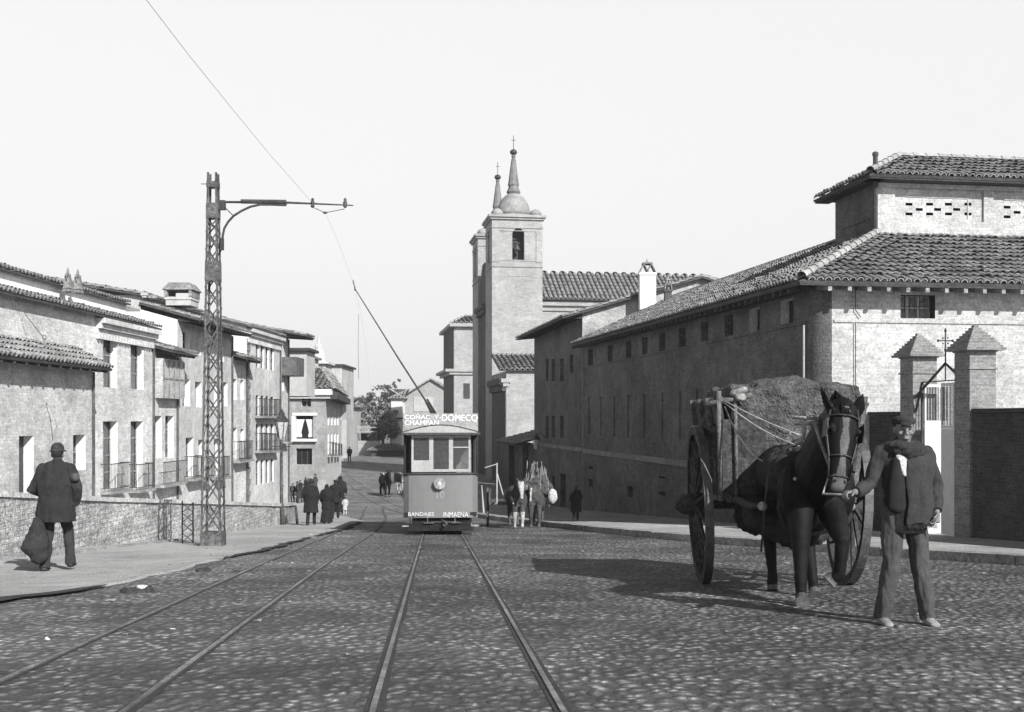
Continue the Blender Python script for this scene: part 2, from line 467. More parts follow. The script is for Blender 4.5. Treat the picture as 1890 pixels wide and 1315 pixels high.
def flange(line, off):
    mb = MB(); L_ = []
    for i, p in enumerate(line):
        d = (line[min(i+1,len(line)-1)]-line[max(i-1,0)]).normalized(); n = V((d.y,-d.x,0)); L_.append((p+n*off,n))
    for (a, na), (b, nb) in zip(L_, L_[1:]):
        q = []
        for pt, n, wq in ((a,na,-0.045),(a,na,0.05),(b,nb,0.05),(b,nb,-0.045)):
            jj = 0.03*noise.noise(V((pt.y*1.5, wq*9, 2)))
            c = pt+n*(wq+jj); q.append(V((c.x,c.y,G(c.y)+0.0045)))
        mb.face(q)
    return mb
def track(tab, label):
    line = poly_at(tab)
    t = thing('tram_track', label, 'tram track', (tab[0][0],tab[0][1],G(tab[0][1])), 0, 'pair of tram tracks let into the cobbles')
    for off in (-0.5,0.5):
        rail_mesh(line, off).build('rail', M_rail, t)
        flange(line, off).build('rail_bed', M_mud, t)
t1 = [(0.10,1.0),(-0.23,5.86),(-0.92,16),(-1.74,28),(-2.6,40),(-4.9,55),(-8.2,70),(-11.6,85),(-17,110),(-25,150)]
t2 = [(-2.1,-2),(-2.25,2.0),(-2.68,7.7),(-3.1,13.2),(-3.45,18),(-3.85,24),(-4.25,30),(-4.9,38),(-5.95,48),(-7.1,57),(-8.1,66)]
track(t1, 'tram track running straight under the oncoming tram')
track(t2, 'left hand tram track curving along the earth footpath')
# ------------------------------------------------------------ building helpers
class Plane:
    """vertical wall plane: origin (x,y), unit direction T; inward = away from viewer side"""
    def __init__(s, ox, oy, tx, ty, inward):
        s.o = V((ox,oy,0)); s.t = V((tx,ty,0)).normalized(); s.n = V(inward).normalized()   # n points INTO the building
        s.n = (s.n - s.t*s.n.dot(s.t)).normalized()
    def s_at(s, px):
        u = (px-945)/F
        return (u*s.o.y-s.o.x)/(s.t.x-u*s.t.y)
    def z_at(s, px, py):
        p = s.o+s.t*s.s_at(px); return EYE+(774-py)/F*p.y
    def pt(s, q, z, d=0.0):
        p = s.o+s.t*q+s.n*d; return V((p.x,p.y,z))
    def rect(s, x0, x1, yt, yb):
        a, b = s.s_at(x0), s.s_at(x1); m = (x0+x1)/2
        if a > b: a, b = b, a
        return (a, b, s.z_at(m, yb), s.z_at(m, yt))
def wall(mb, pl, s0, s1, z0, z1a, z1b=None, holes=(), d=0.0):
    z1b = z1a if z1b is None else z1b
    ss = sorted({s0, s1, *[v for h in holes for v in h[:2] if s0 < v < s1]})
    zt = min(z1a, z1b); top = max([h[3] for h in holes], default=z0)
    cap = max(top+0.001, zt-0.05) if holes else z0
    zs = sorted({z0, *[v for h in holes for v in h[2:4] if z0 < v < cap], cap})
    for a, b in zip(ss, ss[1:]):
        for c, e in zip(zs, zs[1:]):
            ms, mz = (a+b)/2, (c+e)/2
            if any(h[0] < ms < h[1] and h[2] < mz < h[3] for h in holes): continue
            mb.face([pl.pt(a,c,d), pl.pt(b,c,d), pl.pt(b,e,d), pl.pt(a,e,d)])
        za = z1a+(z1b-z1a)*(a-s0)/(s1-s0); zb = z1a+(z1b-z1a)*(b-s0)/(s1-s0)
        mb.face([pl.pt(a,cap,d), pl.pt(b,cap,d), pl.pt(b,zb,d), pl.pt(a,za,d)])
def pbox(mb, pl, s0, s1, z0, z1, d0, d1):
    mb.hexa([pl.pt(s0,z0,d0),pl.pt(s1,z0,d0),pl.pt(s1,z0,d1),pl.pt(s0,z0,d1),
             pl.pt(s0,z1,d0),pl.pt(s1,z1,d0),pl.pt(s1,z1,d1),pl.pt(s0,z1,d1)])
def opening(root, pl, h, kind='window', depth=0.22, reveal=None, back=None, panes=(2,3), balcony=0, base_d=0.0, bars=0, frame=None, frontd=0.0):
    s0, s1, z0, z1 = h; mb = MB(); D = depth
    dd = base_d
    mb.face([pl.pt(s0,z0,dd),pl.pt(s0,z1,dd),pl.pt(s0,z1,dd+D),pl.pt(s0,z0,dd+D)])
    mb.face([pl.pt(s1,z0,dd),pl.pt(s1,z0,dd+D),pl.pt(s1,z1,dd+D),pl.pt(s1,z1,dd)])
    mb.face([pl.pt(s0,z1,dd),pl.pt(s1,z1,dd),pl.pt(s1,z1,dd+D),pl.pt(s0,z1,dd+D)])
    mb.face([pl.pt(s0,z0,dd),pl.pt(s0,z0,dd+D),pl.pt(s1,z0,dd+D),pl.pt(s1,z0,dd)])
    w_ = mb.build(kind, reveal or M_white, root)
    pb = MB(); pbox(pb, pl, s0-0.02, s1+0.02, z0-0.02, z1+0.02, dd+D, dd+D+0.03)
    pb.build('pane' if kind == 'window' else 'door_leaf', back or M_glass, w_)
    if panes and kind == 'window' and frame is not False:
        fb = MB(); t = 0.035; nx, nz = panes
        for i in range(nx+1):
            s = s0+(s1-s0)*i/nx; pbox(fb, pl, max(s0+.002,s-t), min(s1-.002,s+t), z0+.003, z1-.003, dd+D-0.04, dd+D-0.004)
        for k in range(nz+1):
            z = z0+(z1-z0)*k/nz
            for i in range(nx):
                sa = s0+(s1-s0)*i/nx+t+.003; sb = s0+(s1-s0)*(i+1)/nx-t-.003
                if sb > sa: pbox(fb, pl, sa, sb, max(z0+.004,z-t*.8), min(z1-.004,z+t*.8), dd+D-0.037, dd+D-0.006)
        fb.build('frame', frame or M_greywood, w_)
    if bars:
        bb = MB(); n = max(3, int((s1-s0)/0.12))
        for i in range(n+1):
            s = s0+(s1-s0)*i/n; bb.tube([pl.pt(s,z0,dd+0.05),pl.pt(s,z1,dd+0.05)], 0.01, 4)
        m = max(2, int((z1-z0)/0.2))
        for k in range(m+1):
            z = z0+(z1-z0)*k/m; bb.tube([pl.pt(s0,z,dd+0.05),pl.pt(s1,z,dd+0.05)], 0.01, 4)
        bb.build('grille', M_iron, w_)
    if balcony:
        ob = MB(); pbox(ob, pl, s0-0.25, s1+0.25, z0-0.12, z0-0.02, dd-balcony, dd-0.003)
        bo = ob.build('balcony', M_stone, root)
        rb = MB(); a, b = s0-0.2, s1+0.2; e = dd-balcony+0.06
        rb.tube([pl.pt(a,z0+0.95,dd-0.01),pl.pt(a,z0+0.95,e),pl.pt(b,z0+0.95,e),pl.pt(b,z0+0.95,dd-0.01)], 0.018, 4)
        rb.tube([pl.pt(a,z0+0.08,dd-0.01),pl.pt(a,z0+0.08,e),pl.pt(b,z0+0.08,e),pl.pt(b,z0+0.08,dd-0.01)], 0.014, 4)
        n = max(4, int((b-a)/0.12))
        for i in range(n+1):
            s = a+(b-a)*i/n; rb.tube([pl.pt(s,z0-0.02,e),pl.pt(s,z0+0.95,e)], 0.009, 4)
        for q in (0.33, 0.66):
            for s in (a, b): rb.tube([pl.pt(s,z0-0.02,dd-balcony*q),pl.pt(s,z0+0.95,dd-balcony*q)], 0.009, 4)
        rb.build('railing', M_iron, bo)
    return w_
def tiles(mb, A, B, U, f0, f1, pitch=0.21, seg=6, course=0.42, r=0.085, bed=True, jit=0.02):
    """real barrel tiles in courses: A->B along the eave, U slope unit vector"""
    A, B, U = V(A), V(B), V(U).normalized(); L_ = (B-A).length; E = (B-A)/L_
    Nn = E.cross(U).normalized()
    if Nn.z < 0: Nn = -Nn
    n = max(1, int(L_/pitch))
    for i in range(n):
        s = (i+0.5)/n; t0, t1 = f0(s), f1(s)
        if t1-t0 < 0.15: continue
        m = max(1, int(round((t1-t0)/course))); st = (t1-t0)/m
        for k in range(m):
            a = t0+k*st; b = a+st*1.08
            j = random.uniform(-jit,jit); lift = random.uniform(0,0.03)*(1 if random.random() < .8 else 1.8)
            ra, rb = r*1.12, r*0.85
            base = len(mb.v)
            for q, (tt, rr, hh) in enumerate(((a,ra,0.035+lift),(b,rb,0.012+lift*0.5))):
                c = A+E*(s*L_+j)+U*tt+Nn*hh
                for g in range(seg+1):
                    an = math.pi*g/seg
                    mb.v.append(tuple(c+E*math.cos(an)*rr+Nn*math.sin(an)*rr*0.95))
            for g in range(seg): mb.f.append([base+g,base+g+1,base+seg+2+g,base+seg+1+g]); mb.mi.append(mb.cur)
            if k == 0:  # visible rim of the eave tile: an arch-shaped edge with thickness
                base2 = len(mb.v); c = A+E*(s*L_+j)+U*(a-0.003)+Nn*0.035
                for rr in (ra, ra*0.72):
                    for g in range(seg+1):
                        an = math.pi*g/seg; mb.v.append(tuple(c+E*math.cos(an)*rr+Nn*math.sin(an)*rr*0.95))
                old = mb.cur; mb.cur = 1
                for g in range(seg): mb.f.append([base2+g,base2+seg+1+g,base2+seg+2+g,base2+g+1]); mb.mi.append(1)
                mb.cur = old
def slab(mb, pts, th=0.06):
    pts = [V(p) for p in pts]; n = (pts[1]-pts[0]).cross(pts[2]-pts[0]).normalized()
    if n.z < 0: pts = pts[::-1]; n = -n
    low = [p-n*th for p in pts]
    mb.face(pts); mb.face(low[::-1])
    for i in range(len(pts)):
        j = (i+1)%len(pts); mb.face([pts[i], low[i], low[j], pts[j]])
def roof(root, A, B, C_, D_, name='roof', pitch=0.21, seg=5, course=0.42, mats=None, r=None):
    """quad roof plane: A,B eave ends; C_ above B, D_ above A. tiles run up the true slope"""
    A, B, C_, D_ = V(A), V(B), V(C_), V(D_)
    E = (B-A).normalized(); L_ = (B-A).length
    n = E.cross(D_-A if (D_-A).length > 0.1 else C_-A).normalized(); n = n if n.z > 0 else -n
    U = n.cross(E).normalized(); U = U if U.z > 0 else -U
    da, ua = (D_-A).dot(E), (D_-A).dot(U); db, ub = (C_-A).dot(E), (C_-A).dot(U)
    def f1(s):
        x = s*L_
        if x < da: return ua*x/max(da,1e-6)
        if x > db: return ub*(L_-x)/max(L_-db,1e-6)
        return ua+(ub-ua)*(x-da)/max(db-da,1e-6)
    mb = MB(); tiles(mb, A, B, U, lambda s: 0.0, f1, pitch, seg, course, r or pitch*0.41)
    o = mb.build(name, mats or [M_tile, M_tile_lt], root, smooth=False)
    sb = MB(); slab(sb, [A,B,C_,D_], 0.07)
    sb.build('roof_boards', M_tilebed, o)
    return o
def rafters(root, pl, s0, s1, z, over, step=0.45, drop=0.0, m=None):
    mb = MB(); n = max(1,int((s1-s0)/step))
    for i in range(n+1):
        s = s0+(s1-s0)*i/n
        pbox(mb, pl, s-0.05, s+0.05, z-0.16, z-0.02, -over+0.06, -0.003)
    return mb.build('eave_brackets', m or M_wood, root)
def ridge_caps(mb, A, B, r=0.13, step=0.4):
    A, B = V(A), V(B); L_ = (B-A).length; n = max(1,int(L_/step)); d = (B-A)/L_
    side = V((d.y,-d.x,0)).normalized(); up = side.cross(d); up = up if up.z > 0 else -up
    for i in range(n):
        a = A+d*(L_*i/n); b = A+d*(L_*(i+1.1)/n); base = len(mb.v)
        for c, rr in ((a, r), (b, r*0.82)):
            for g in range(7):
                an = math.pi*g/6; mb.v.append(tuple(c+side*math.cos(an)*rr+up*math.sin(an)*rr))
        for g in range(6): mb.f.append([base+g,base+g+1,base+8+g,base+7+g]); mb.mi.append(0)

# ============================================================ RIGHT SIDE (street frame)
Cc = V((7.6,28,0)); e_ = V((.989,.148,0)).normalized(); d_ = V((-.148,.989,0)).normalized()
def R(a, b, z=0.0):
    p = Cc+e_*a+d_*b; return V((p.x,p.y,z))
def side_plane(a=0.0):  p = R(a,0); return Plane(p.x,p.y,d_.x,d_.y,e_)      # faces the street
def front_plane(b=0.0): p = R(0,b); return Plane(p.x,p.y,e_.x,e_.y,d_)      # faces the camera
Zr = lambda z: z+EYE
# ---- convent: long wing + front wing
conv = thing('convent', 'long shaded brick convent wing with a pale barred facade and raised tiled roof', 'building', R(0,0,G(28)))
sp = side_plane(); fp = front_plane()
LB = 27.5
ZE = Zr(3.42); ZE2 = Zr(3.70)
holes_s = []; rects = []
for (cx, yt, yb, w_) in ((1453,553,597,24),(1393,569,612,19),(1345,582,620,16),(1300,595,630,14),(1259,606,641,13),(1222,615,648,11),(1190,623,655,10),(1160,630,662,10),(1126,637,668,9),(1090,645,675,9)):
    h = sp.rect(cx-w_/2, cx+w_/2, yt, yb); rects.append((h,'w'))
for (cx, yt, yb, w_) in ((1330,716,812,16),(1292,719,812,14),(1260,722,811,13),(1227,725,810,12),(1193,728,809,11),(1163,730,808,10),(1137,732,806,9),(1112,733,804,8),(1090,734,802,8)):
    h = sp.rect(cx-w_/2, cx+w_/2, yt, yb); rects.append((h,'t'))
for (cx, yt, yb, w_) in ((1400,885,985,40),(1293,886,966,26),(1222,880,915,12),(1163,877,918,10),(1090,862,898,8)):
    h = sp.rect(cx-w_/2, cx+w_/2, yt, yb); rects.append((h,'d' if w_ > 20 else 'w'))
mb = MB(); wall(mb, sp, 0.45, LB, G(55)-0.6, ZE, ZE2+0.0, [h for h,_ in rects])
# quarter round corner
cx, cy = R(0.45,0.45).xy; base = len(mb.v); nseg = 10
for i in range(nseg+1):
    t = math.pi/2*i/nseg; q = R(0.45,0.45)-e_*0.45*math.cos(t)-d_*0.45*math.sin(t)
    mb.v.append((q.x,q.y,G(28)-0.6)); mb.v.append((q.x,q.y,ZE))
for i in range(nseg): mb.f.append([base+2*i,base+2*i+2,base+2*i+3,base+2*i+1]); mb.mi.append(0)
side_faces = len(mb.f)
mb2 = MB()
hb = fp.rect(1662,1726,545,588); hb = (hb[0],hb[1],hb[2],hb[3])
hb2 = (hb[0]+7.2, hb[1]+7.2, hb[2], hb[3])
wall(mb2, fp, 0.45, 18, G(28)-0.6, ZE, ZE, [hb, hb2])
# hidden back walls
mb.face([R(7,0.4,G(55)-.6),R(7,LB,G(55)-.6),R(7,LB,ZE),R(7,0.4,ZE)])
mb.face([R(0,LB,G(55)-.6),R(7,LB,G(55)-.6),R(7,LB,ZE),R(0,LB,ZE)])
mb.face([R(18,0,G(28)-.6),R(18,9,G(28)-.6),R(18,9,ZE),R(18,0,ZE)])
mb.build('side_wall', M_shadebrick, conv); mb2.build('front_wall', M_facade, conv)
for h, k in rects:
    if k == 'w': opening(conv, sp, h, depth=0.28, reveal=M_plaster3 if h[0] < 5.5 else M_shadebrick, back=M_shutter, panes=(2,2), frame=M_wood)
    elif k == 't': opening(conv, sp, h, depth=0.05, reveal=M_shadebrick, back=M_shadebrick, panes=None)
    else: opening(conv, sp, h, 'door', depth=0.25, reveal=M_shadebrick, back=M_shutter)
for h in (hb, hb2): opening(conv, fp, h, depth=0.30, reveal=M_gateshade, back=M_greywood, panes=(3,2), bars=1, frame=M_offwhite)
# string courses
def course(root, pl, s0, s1, z, hh, dd, m, z2=None, name='string_course'):
    b_ = MB(); z2 = z if z2 is None else z2
    b_.hexa([pl.pt(s0,z-hh,-dd),pl.pt(s1,z2-hh,-dd),pl.pt(s1,z2-hh,-.003),pl.pt(s0,z-hh,-.003),pl.pt(s0,z,-dd),pl.pt(s1,z2,-dd),pl.pt(s1,z2,-.003),pl.pt(s0,z,-.003)])
    return b_.build(name, m, root)
course(conv, fp, 0.5, 18, Zr(2.5), 0.06, 0.035, M_facade)
course(conv, sp, 0.5, LB, Zr(2.5), 0.06, 0.035, M_shadebrick, Zr(2.56))
M_band = mat('band_render', 0.20)
course(conv, sp, 0.5, LB, Zr(-1.42), 0.22, 0.06, M_band, Zr(-1.45))
course(conv, sp, 0.5, LB, Zr(-2.0), 0.5, 0.04, M_shadebrick, Zr(-2.4), 'plinth')
# drain pipes
b_ = MB(); q = sp.pt(0.25,0,-0.05)
b_.tube([fp.pt(1.05,ZE-0.1,-0.06),fp.pt(1.05,Zr(2.75),-0.06),fp.pt(1.2,Zr(2.56),-0.06)],0.012,5)
b_.tube([fp.pt(1.05,Zr(2.44),-0.06),fp.pt(1.05,G(28)+0.2,-0.06)],0.012,5)
b_.build('conduit', M_iron, conv)
b_ = MB(); b_.tube([sp.pt(0.5,Zr(2.4),-0.08),sp.pt(0.5,G(28)+.2,-0.08)],0.03,6); b_.build('drainpipe', M_offwhite, conv)
# main roof: street slope and front slope meeting on a hip
ov = 0.72; sl = 0.46
def zr(dist, b=0): return ZE+0.06+sl*(dist) + (ZE2-ZE)*b/LB
HL = 3.36
front = roof(conv, R(-ov,-ov,ZE-0.05), R(18,-ov,ZE-0.05), R(18,HL,ZE-0.05+sl*(HL+ov)), R(HL,HL,ZE-0.05+sl*(HL+ov)), pitch=0.21, seg=8, course=0.36)
RG = 4.4
zn = ZE-0.05; zf = ZE2-0.05
roof(conv, R(-ov,LB-0.4,zf), R(-ov,-ov,zn), R(HL,HL,zn+sl*(HL+ov)), R(HL,LB-0.4,zf+sl*(HL+ov)), pitch=0.21, seg=6, course=0.36)
roof(conv, R(HL+.01,LB-0.4,zf+sl*(HL+ov)), R(HL+.01,6.3,zn+0.07+sl*(HL+ov)), R(RG,6.3,zn+0.07+sl*(RG+ov)), R(RG,LB-0.4,zf+sl*(RG+ov)), pitch=0.21, seg=5, course=0.36)
roof(conv, R(RG+2,6.3,zn+sl*(RG+ov)-.8), R(RG+2,LB-0.4,zf+sl*(RG+ov)-.8), R(RG+.01,LB-0.4,zf+sl*(RG+ov)), R(RG+.01,6.3,zn+0.07+sl*(RG+ov)), pitch=0.3, seg=4, course=0.5)
rc = MB(); ridge_caps(rc, R(-ov+.1,-ov+.1,zn+0.12), R(HL,HL,zn+sl*(HL+ov)+0.1), 0.13)
rc.build('hip_tiles', M_tile_lt, conv); rc = MB()
ridge_caps(rc, R(RG,6.4,zn+0.12+sl*(RG+ov)), R(RG,LB-.4,zf+0.05+sl*(RG+ov)), 0.11)
rc.build('ridge_tiles', M_tile_lt, conv)
for pl, s0, s1, zA, zB in ((fp,-ov+.02,18,ZE,ZE),(sp,-ov+.02,LB-.4,ZE,ZE2)):
    sb = MB()
    sb.hexa([pl.pt(s0,zA-0.15,-ov+.03),pl.pt(s1,zB-0.15,-ov+.03),pl.pt(s1,zB+0.02,0.0),pl.pt(s0,zA+0.02,0.0),
             pl.pt(s0,zA-0.11,-ov+.03),pl.pt(s1,zB-0.11,-ov+.03),pl.pt(s1,zB+0.06,0.0),pl.pt(s0,zA+0.06,0.0)])
    sb.build('eave_boards', M_wood, conv)
def brackets(root, pl, s0, s1, zA, zB, over, step, h=0.15, m=M_wood, tip=None, wd=0.05):
    n = int((s1-s0)/step)
    for i in range(n+1):
        mb = MB(); t = i/n; s = s0+(s1-s0)*t; z = zA+(zB-zA)*t
        mb.hexa([pl.pt(s-wd,z-h-0.12,-over+.05),pl.pt(s+wd,z-h-0.12,-over+.05),pl.pt(s+wd,z-h-0.02,-.004),pl.pt(s-wd,z-h-0.02,-.004),
                 pl.pt(s-wd,z-0.152,-over+.05),pl.pt(s+wd,z-0.152,-over+.05),pl.pt(s+wd,z+.012,-.004),pl.pt(s-wd,z+.012,-.004)])
        mb.build('eave_bracket', m, root)
brackets(conv, fp, 0.1, 17.5, ZE, ZE, ov, 0.5, m=M_greywood)
brackets(conv, sp, 0.1, LB-.6, ZE, ZE2, ov, 0.5)
# lantern storey
z0L = ZE-0.05+sl*(HL+ov)-0.35; zTL = Zr(6.88)
lf = front_plane(HL); ls = side_plane(HL); LW = 16.0; LD = 2.78
hs = []
for dx in (0, 6.0*0+0):
    pass
pan = lf.rect(1652,1816,342,408); pw = 205/64.8
def vent_holes(off):
    out = []
    for x in (1680,1718,1753,1789):
        for y in (376.5,394.5): out.append(lf.rect(x-6.5,x+6.5,y-2.6,y+2.6))
    for x in (1699,1733,1768): out.append(lf.rect(x-6.5,x+6.5,y-2.6-9+0,y+2.6-9+0) if False else lf.rect(x-6.5,x+6.5,383.6,388.8))
    return [(a+off,b+off,c,d) for a,b,c,d in out]
mb = MB(); panels = [(pan[0]+k*3.05, pan[1]+k*3.05, pan[2], pan[3]) for k in range(4)]
wall(mb, lf, HL, LW, z0L, zTL, zTL, panels)
mb.face([R(HL,HL+LD,z0L),R(LW,HL+LD,z0L),R(LW,HL+LD,zTL),R(HL,HL+LD,zTL)])
mb.face([R(LW,HL,z0L),R(LW,HL+LD,z0L),R(LW,HL+LD,zTL),R(LW,HL,zTL)])
lw = mb.build('lantern_wall', M_facade, conv)
mb = MB(); wall(mb, ls, HL, HL+LD, z0L, zTL, zTL); 
pbox(mb, ls, HL+.5, HL+LD-.5, zTL-1.1, zTL-1.05, -0.03, -.003)
mb.build('lantern_side_wall', M_shadebrick, conv)
for k in range(4):
    vh = vent_holes(3.05*k); pn = panels[k]
    mb = MB(); wall(mb, lf, pn[0], pn[1], pn[2], pn[3], None, vh, d=0.07)
    for (a, b2, zA, zB, ) in [(pn[0],pn[1],pn[2],pn[3])]:
        mb.face([lf.pt(a,zA,0),lf.pt(a,zB,0),lf.pt(a,zB,.07),lf.pt(a,zA,.07)]); mb.face([lf.pt(b2,zA,0),lf.pt(b2,zA,.07),lf.pt(b2,zB,.07),lf.pt(b2,zB,0)])
        mb.face([lf.pt(a,zB,0),lf.pt(b2,zB,0),lf.pt(b2,zB,.07),lf.pt(a,zB,.07)]); mb.face([lf.pt(a,zA,0),lf.pt(a,zA,.07),lf.pt(b2,zA,.07),lf.pt(b2,zA,0)])
    po = mb.build('vent_panel', M_facade, lw)
    vb = MB()
    for h in vh:
        a, b2, zA, zB = h
        for q in ([(a,zA),(a,zB)],[(b2,zA),(b2,zB)],[(a,zB),(b2,zB)],[(a,zA),(b2,zA)]):
            vb.face([lf.pt(q[0][0],q[0][1],.07),lf.pt(q[1][0],q[1][1],.07),lf.pt(q[1][0],q[1][1],.3),lf.pt(q[0][0],q[0][1],.3)])
        vb.face([lf.pt(a,zA,.3),lf.pt(b2,zA,.3),lf.pt(b2,zB,.3),lf.pt(a,zB,.3)])
    vb.build('vent_holes', M_shutter, po)
    # raised inner frame line
    fb = MB(); a, b2, zA, zB = pn
    pbox(fb, lf, a+.35, b2-.45, zB-.36, zB-.33, .045, .067); pbox(fb, lf, b2-.48, b2-.45, zA+.1, zB-.37, .045, .067)
    fb.build('panel_moulding', M_plaster2, po)
course(conv, lf, HL, LW, zTL-0.14, 0.12, 0.06, M_facade, name='cornice')
o2 = 0.50; zU = zTL-0.02; hb_ = 1.39; sU = 0.5
roof(conv, R(HL-o2,HL-o2,zU), R(LW+o2,HL-o2,zU), R(LW-hb_,HL+hb_,zU+sU*(hb_+o2)), R(HL+hb_,HL+hb_,zU+sU*(hb_+o2)), name='lantern_roof', pitch=0.21, seg=8, course=0.36)
roof(conv, R(HL-o2,HL+LD+o2,zU), R(HL-o2,HL-o2,zU), R(HL+hb_,HL+hb_,zU+sU*(hb_+o2)), R(HL+hb_,HL+hb_+.01,zU+sU*(hb_+o2)), name='lantern_roof', pitch=0.21, seg=6, course=0.36)
roof(conv, R(LW+o2,HL+LD+o2,zU), R(HL-o2,HL+LD+o2,zU), R(HL+hb_,HL+hb_+.01,zU+sU*(hb_+o2)), R(LW-hb_,HL+hb_+.01,zU+sU*(hb_+o2)), name='lantern_roof', pitch=0.4, seg=4, course=0.6)
rc = MB(); ridge_caps(rc, R(HL-o2+.05,HL-o2+.05,zU+0.12), R(HL+hb_,HL+hb_,zU+sU*(hb_+o2)+.1), 0.12)
rc.build('hip_tiles', M_tile_lt, conv); rc = MB()
ridge_caps(rc, R(HL+hb_,HL+hb_,zU+sU*(hb_+o2)+.08), R(LW-hb_,HL+hb_,zU+sU*(hb_+o2)+.08), 0.11)
rc.build('ridge_tiles', M_tile_lt, conv)
for pl, s0, s1 in ((lf,HL-o2+.02,LW),(ls,HL-o2+.02,HL+LD+o2-.02)):
    sb = MB(); off_ = 0
    pbox(sb, pl, s0, s1, zU-.11, zU-.075, -o2+.04, -.0); sb.build('eave_boards', M_wood, conv)
b_ = MB(); q = R(HL-.13,HL-.12,0); b_.tube([(q.x,q.y,zU-1.9),(q.x,q.y,zU+0.62)],0.07,8); b_.lathe((q.x,q.y,zU+.62),[(.09,0),(.09,.08),(.02,.12)],8)
b_.build('corner_downpipe', M_iron, conv)

# ---- tall block further along the street
blk = thing('convent_annexe', 'taller shaded brick block with rows of narrow windows beyond the long wing', 'building', R(0,LB,G(55)))
B1 = 41.7; zb = Zr(5.0); s2 = 0.30; o3 = 1.1
spb = side_plane(-0.05); r2 = []
for cx, w_ in ((1010,5),(1021,6),(1037,7)): r2.append(spb.rect(cx-w_/2,cx+w_/2,663,704)); r2.append(spb.rect(cx-w_/2,cx+w_/2,768,808))
r2.append(spb.rect(1034,1044,875,945)); r2.append(spb.rect(1019,1024,880,945)); r2.append(spb.rect(1052,1058,655,688))
mb = MB(); zz = G(70)-.6
wall(mb, spb, LB, B1, zz, zb+.25, zb+.25, r2)
mb.face([R(-.05,B1,zz),R(9,B1,zz),R(9,B1,zb),R(-.05,B1,zb)])
mb.build('side_wall', M_shadebrick, blk)
mb = MB(); RGz = zb+s2*(6+o3)
fb_ = front_plane(LB)
mb.face([R(-.05,LB,zz),R(6,LB,zz),R(6,LB,RGz-.02),R(-.05,LB,zb+s2*o3-.02)]); mb.face([R(6,LB,zz),R(12,LB,zz),R(12,LB,zb),R(6,LB,RGz-.02)])
mb.build('gable_wall', mat('rough_gable',0.32,var=0.3,scale=2.5,streak=0.2), blk)
for i, h in enumerate(r2):
    opening(blk, spb, h, 'door' if i in (6,7) else 'window', depth=0.3, reveal=M_shadebrick, back=M_shutter, panes=None)
course(blk, spb, LB, B1, Zr(-1.42), 0.2, 0.06, M_band)
roof(blk, R(-o3,B1+.8,zb), R(-o3,LB-.35,zb), R(6,LB-.35,RGz), R(6,B1+.8,RGz), pitch=0.25, seg=5)
roof(blk, R(13,LB-.35,zb), R(13,B1+.8,zb), R(6.01,B1+.8,RGz), R(6.01,LB-.35,RGz), pitch=0.4, seg=4)
brackets(blk, spb, LB, B1, zb+.16, zb+.16, o3, 0.8)
# chimney and stub
def chimney(px0, px1, pyt, Y, base, label, m, cap='tent', depth=None):
    a = P(px0,pyt,Y); b = P(px1,pyt,Y); w_ = b.x-a.x; dpt = depth or w_*0.8
    t = thing('chimney', label, 'chimney', (a.x+w_/2, Y+dpt/2, base))
    s_ = MB(); s_.box(a.x,b.x,Y,Y+dpt,base,a.z); s_.box(a.x-.04,b.x+.04,Y-.04,Y+dpt+.04,a.z-.12,a.z-.02)
    s_.build('stack', m, t)
    c = MB(); z = a.z
    if cap == 'tent':
        for x in (a.x+w_*0.27, a.x+w_*0.73):
            for sgn in (-1,1):
                c.hexa([(x+sgn*w_*.25,Y+.02,z),(x+sgn*w_*.25+.05*sgn,Y+.02,z),(x+sgn*w_*.25+.05*sgn,Y+dpt-.02,z),(x+sgn*w_*.25,Y+dpt-.02,z),
                        (x-.02*sgn,Y+.02,z+.42),(x+.03*sgn,Y+.02,z+.42),(x+.03*sgn,Y+dpt-.02,z+.42),(x-.02*sgn,Y+dpt-.02,z+.42)])
        c.box(a.x+w_*.2,b.x-w_*.2,Y,Y+dpt,z+.42,z+.50); c.lathe((a.x+w_/2,Y+dpt/2,z+.5),[(.05,0),(.05,.1),(.01,.22)],6)
    elif cap == 'hood':
        c.box(a.x-.06,a.x+.07,Y-.06,Y+dpt,z,z+.3); c.box(b.x-.07,b.x+.06,Y-.06,Y+dpt,z,z+.3)
        c.hexa([(a.x-.14,Y-.12,z+.3),(b.x+.14,Y-.12,z+.3),(b.x+.14,Y+dpt+.1,z+.3),(a.x-.14,Y+dpt+.1,z+.3),
                (a.x+.1,Y+.05,z+.62),(b.x-.1,Y+.05,z+.62),(b.x-.1,Y+dpt-.05,z+.62),(a.x+.1,Y+dpt-.05,z+.62)])
    c.build('chimney_cap', M_tile, t)
    return t
chimney(1181,1211,503,54.6,Zr(4.6),'tall whitewashed chimney with a tent cap on the convent roof',M_white)
chimney(1228,1240,534,52.5,Zr(4.9),'short dark chimney stub on the tiled convent roof',M_shadebrick,'tent',0.5)
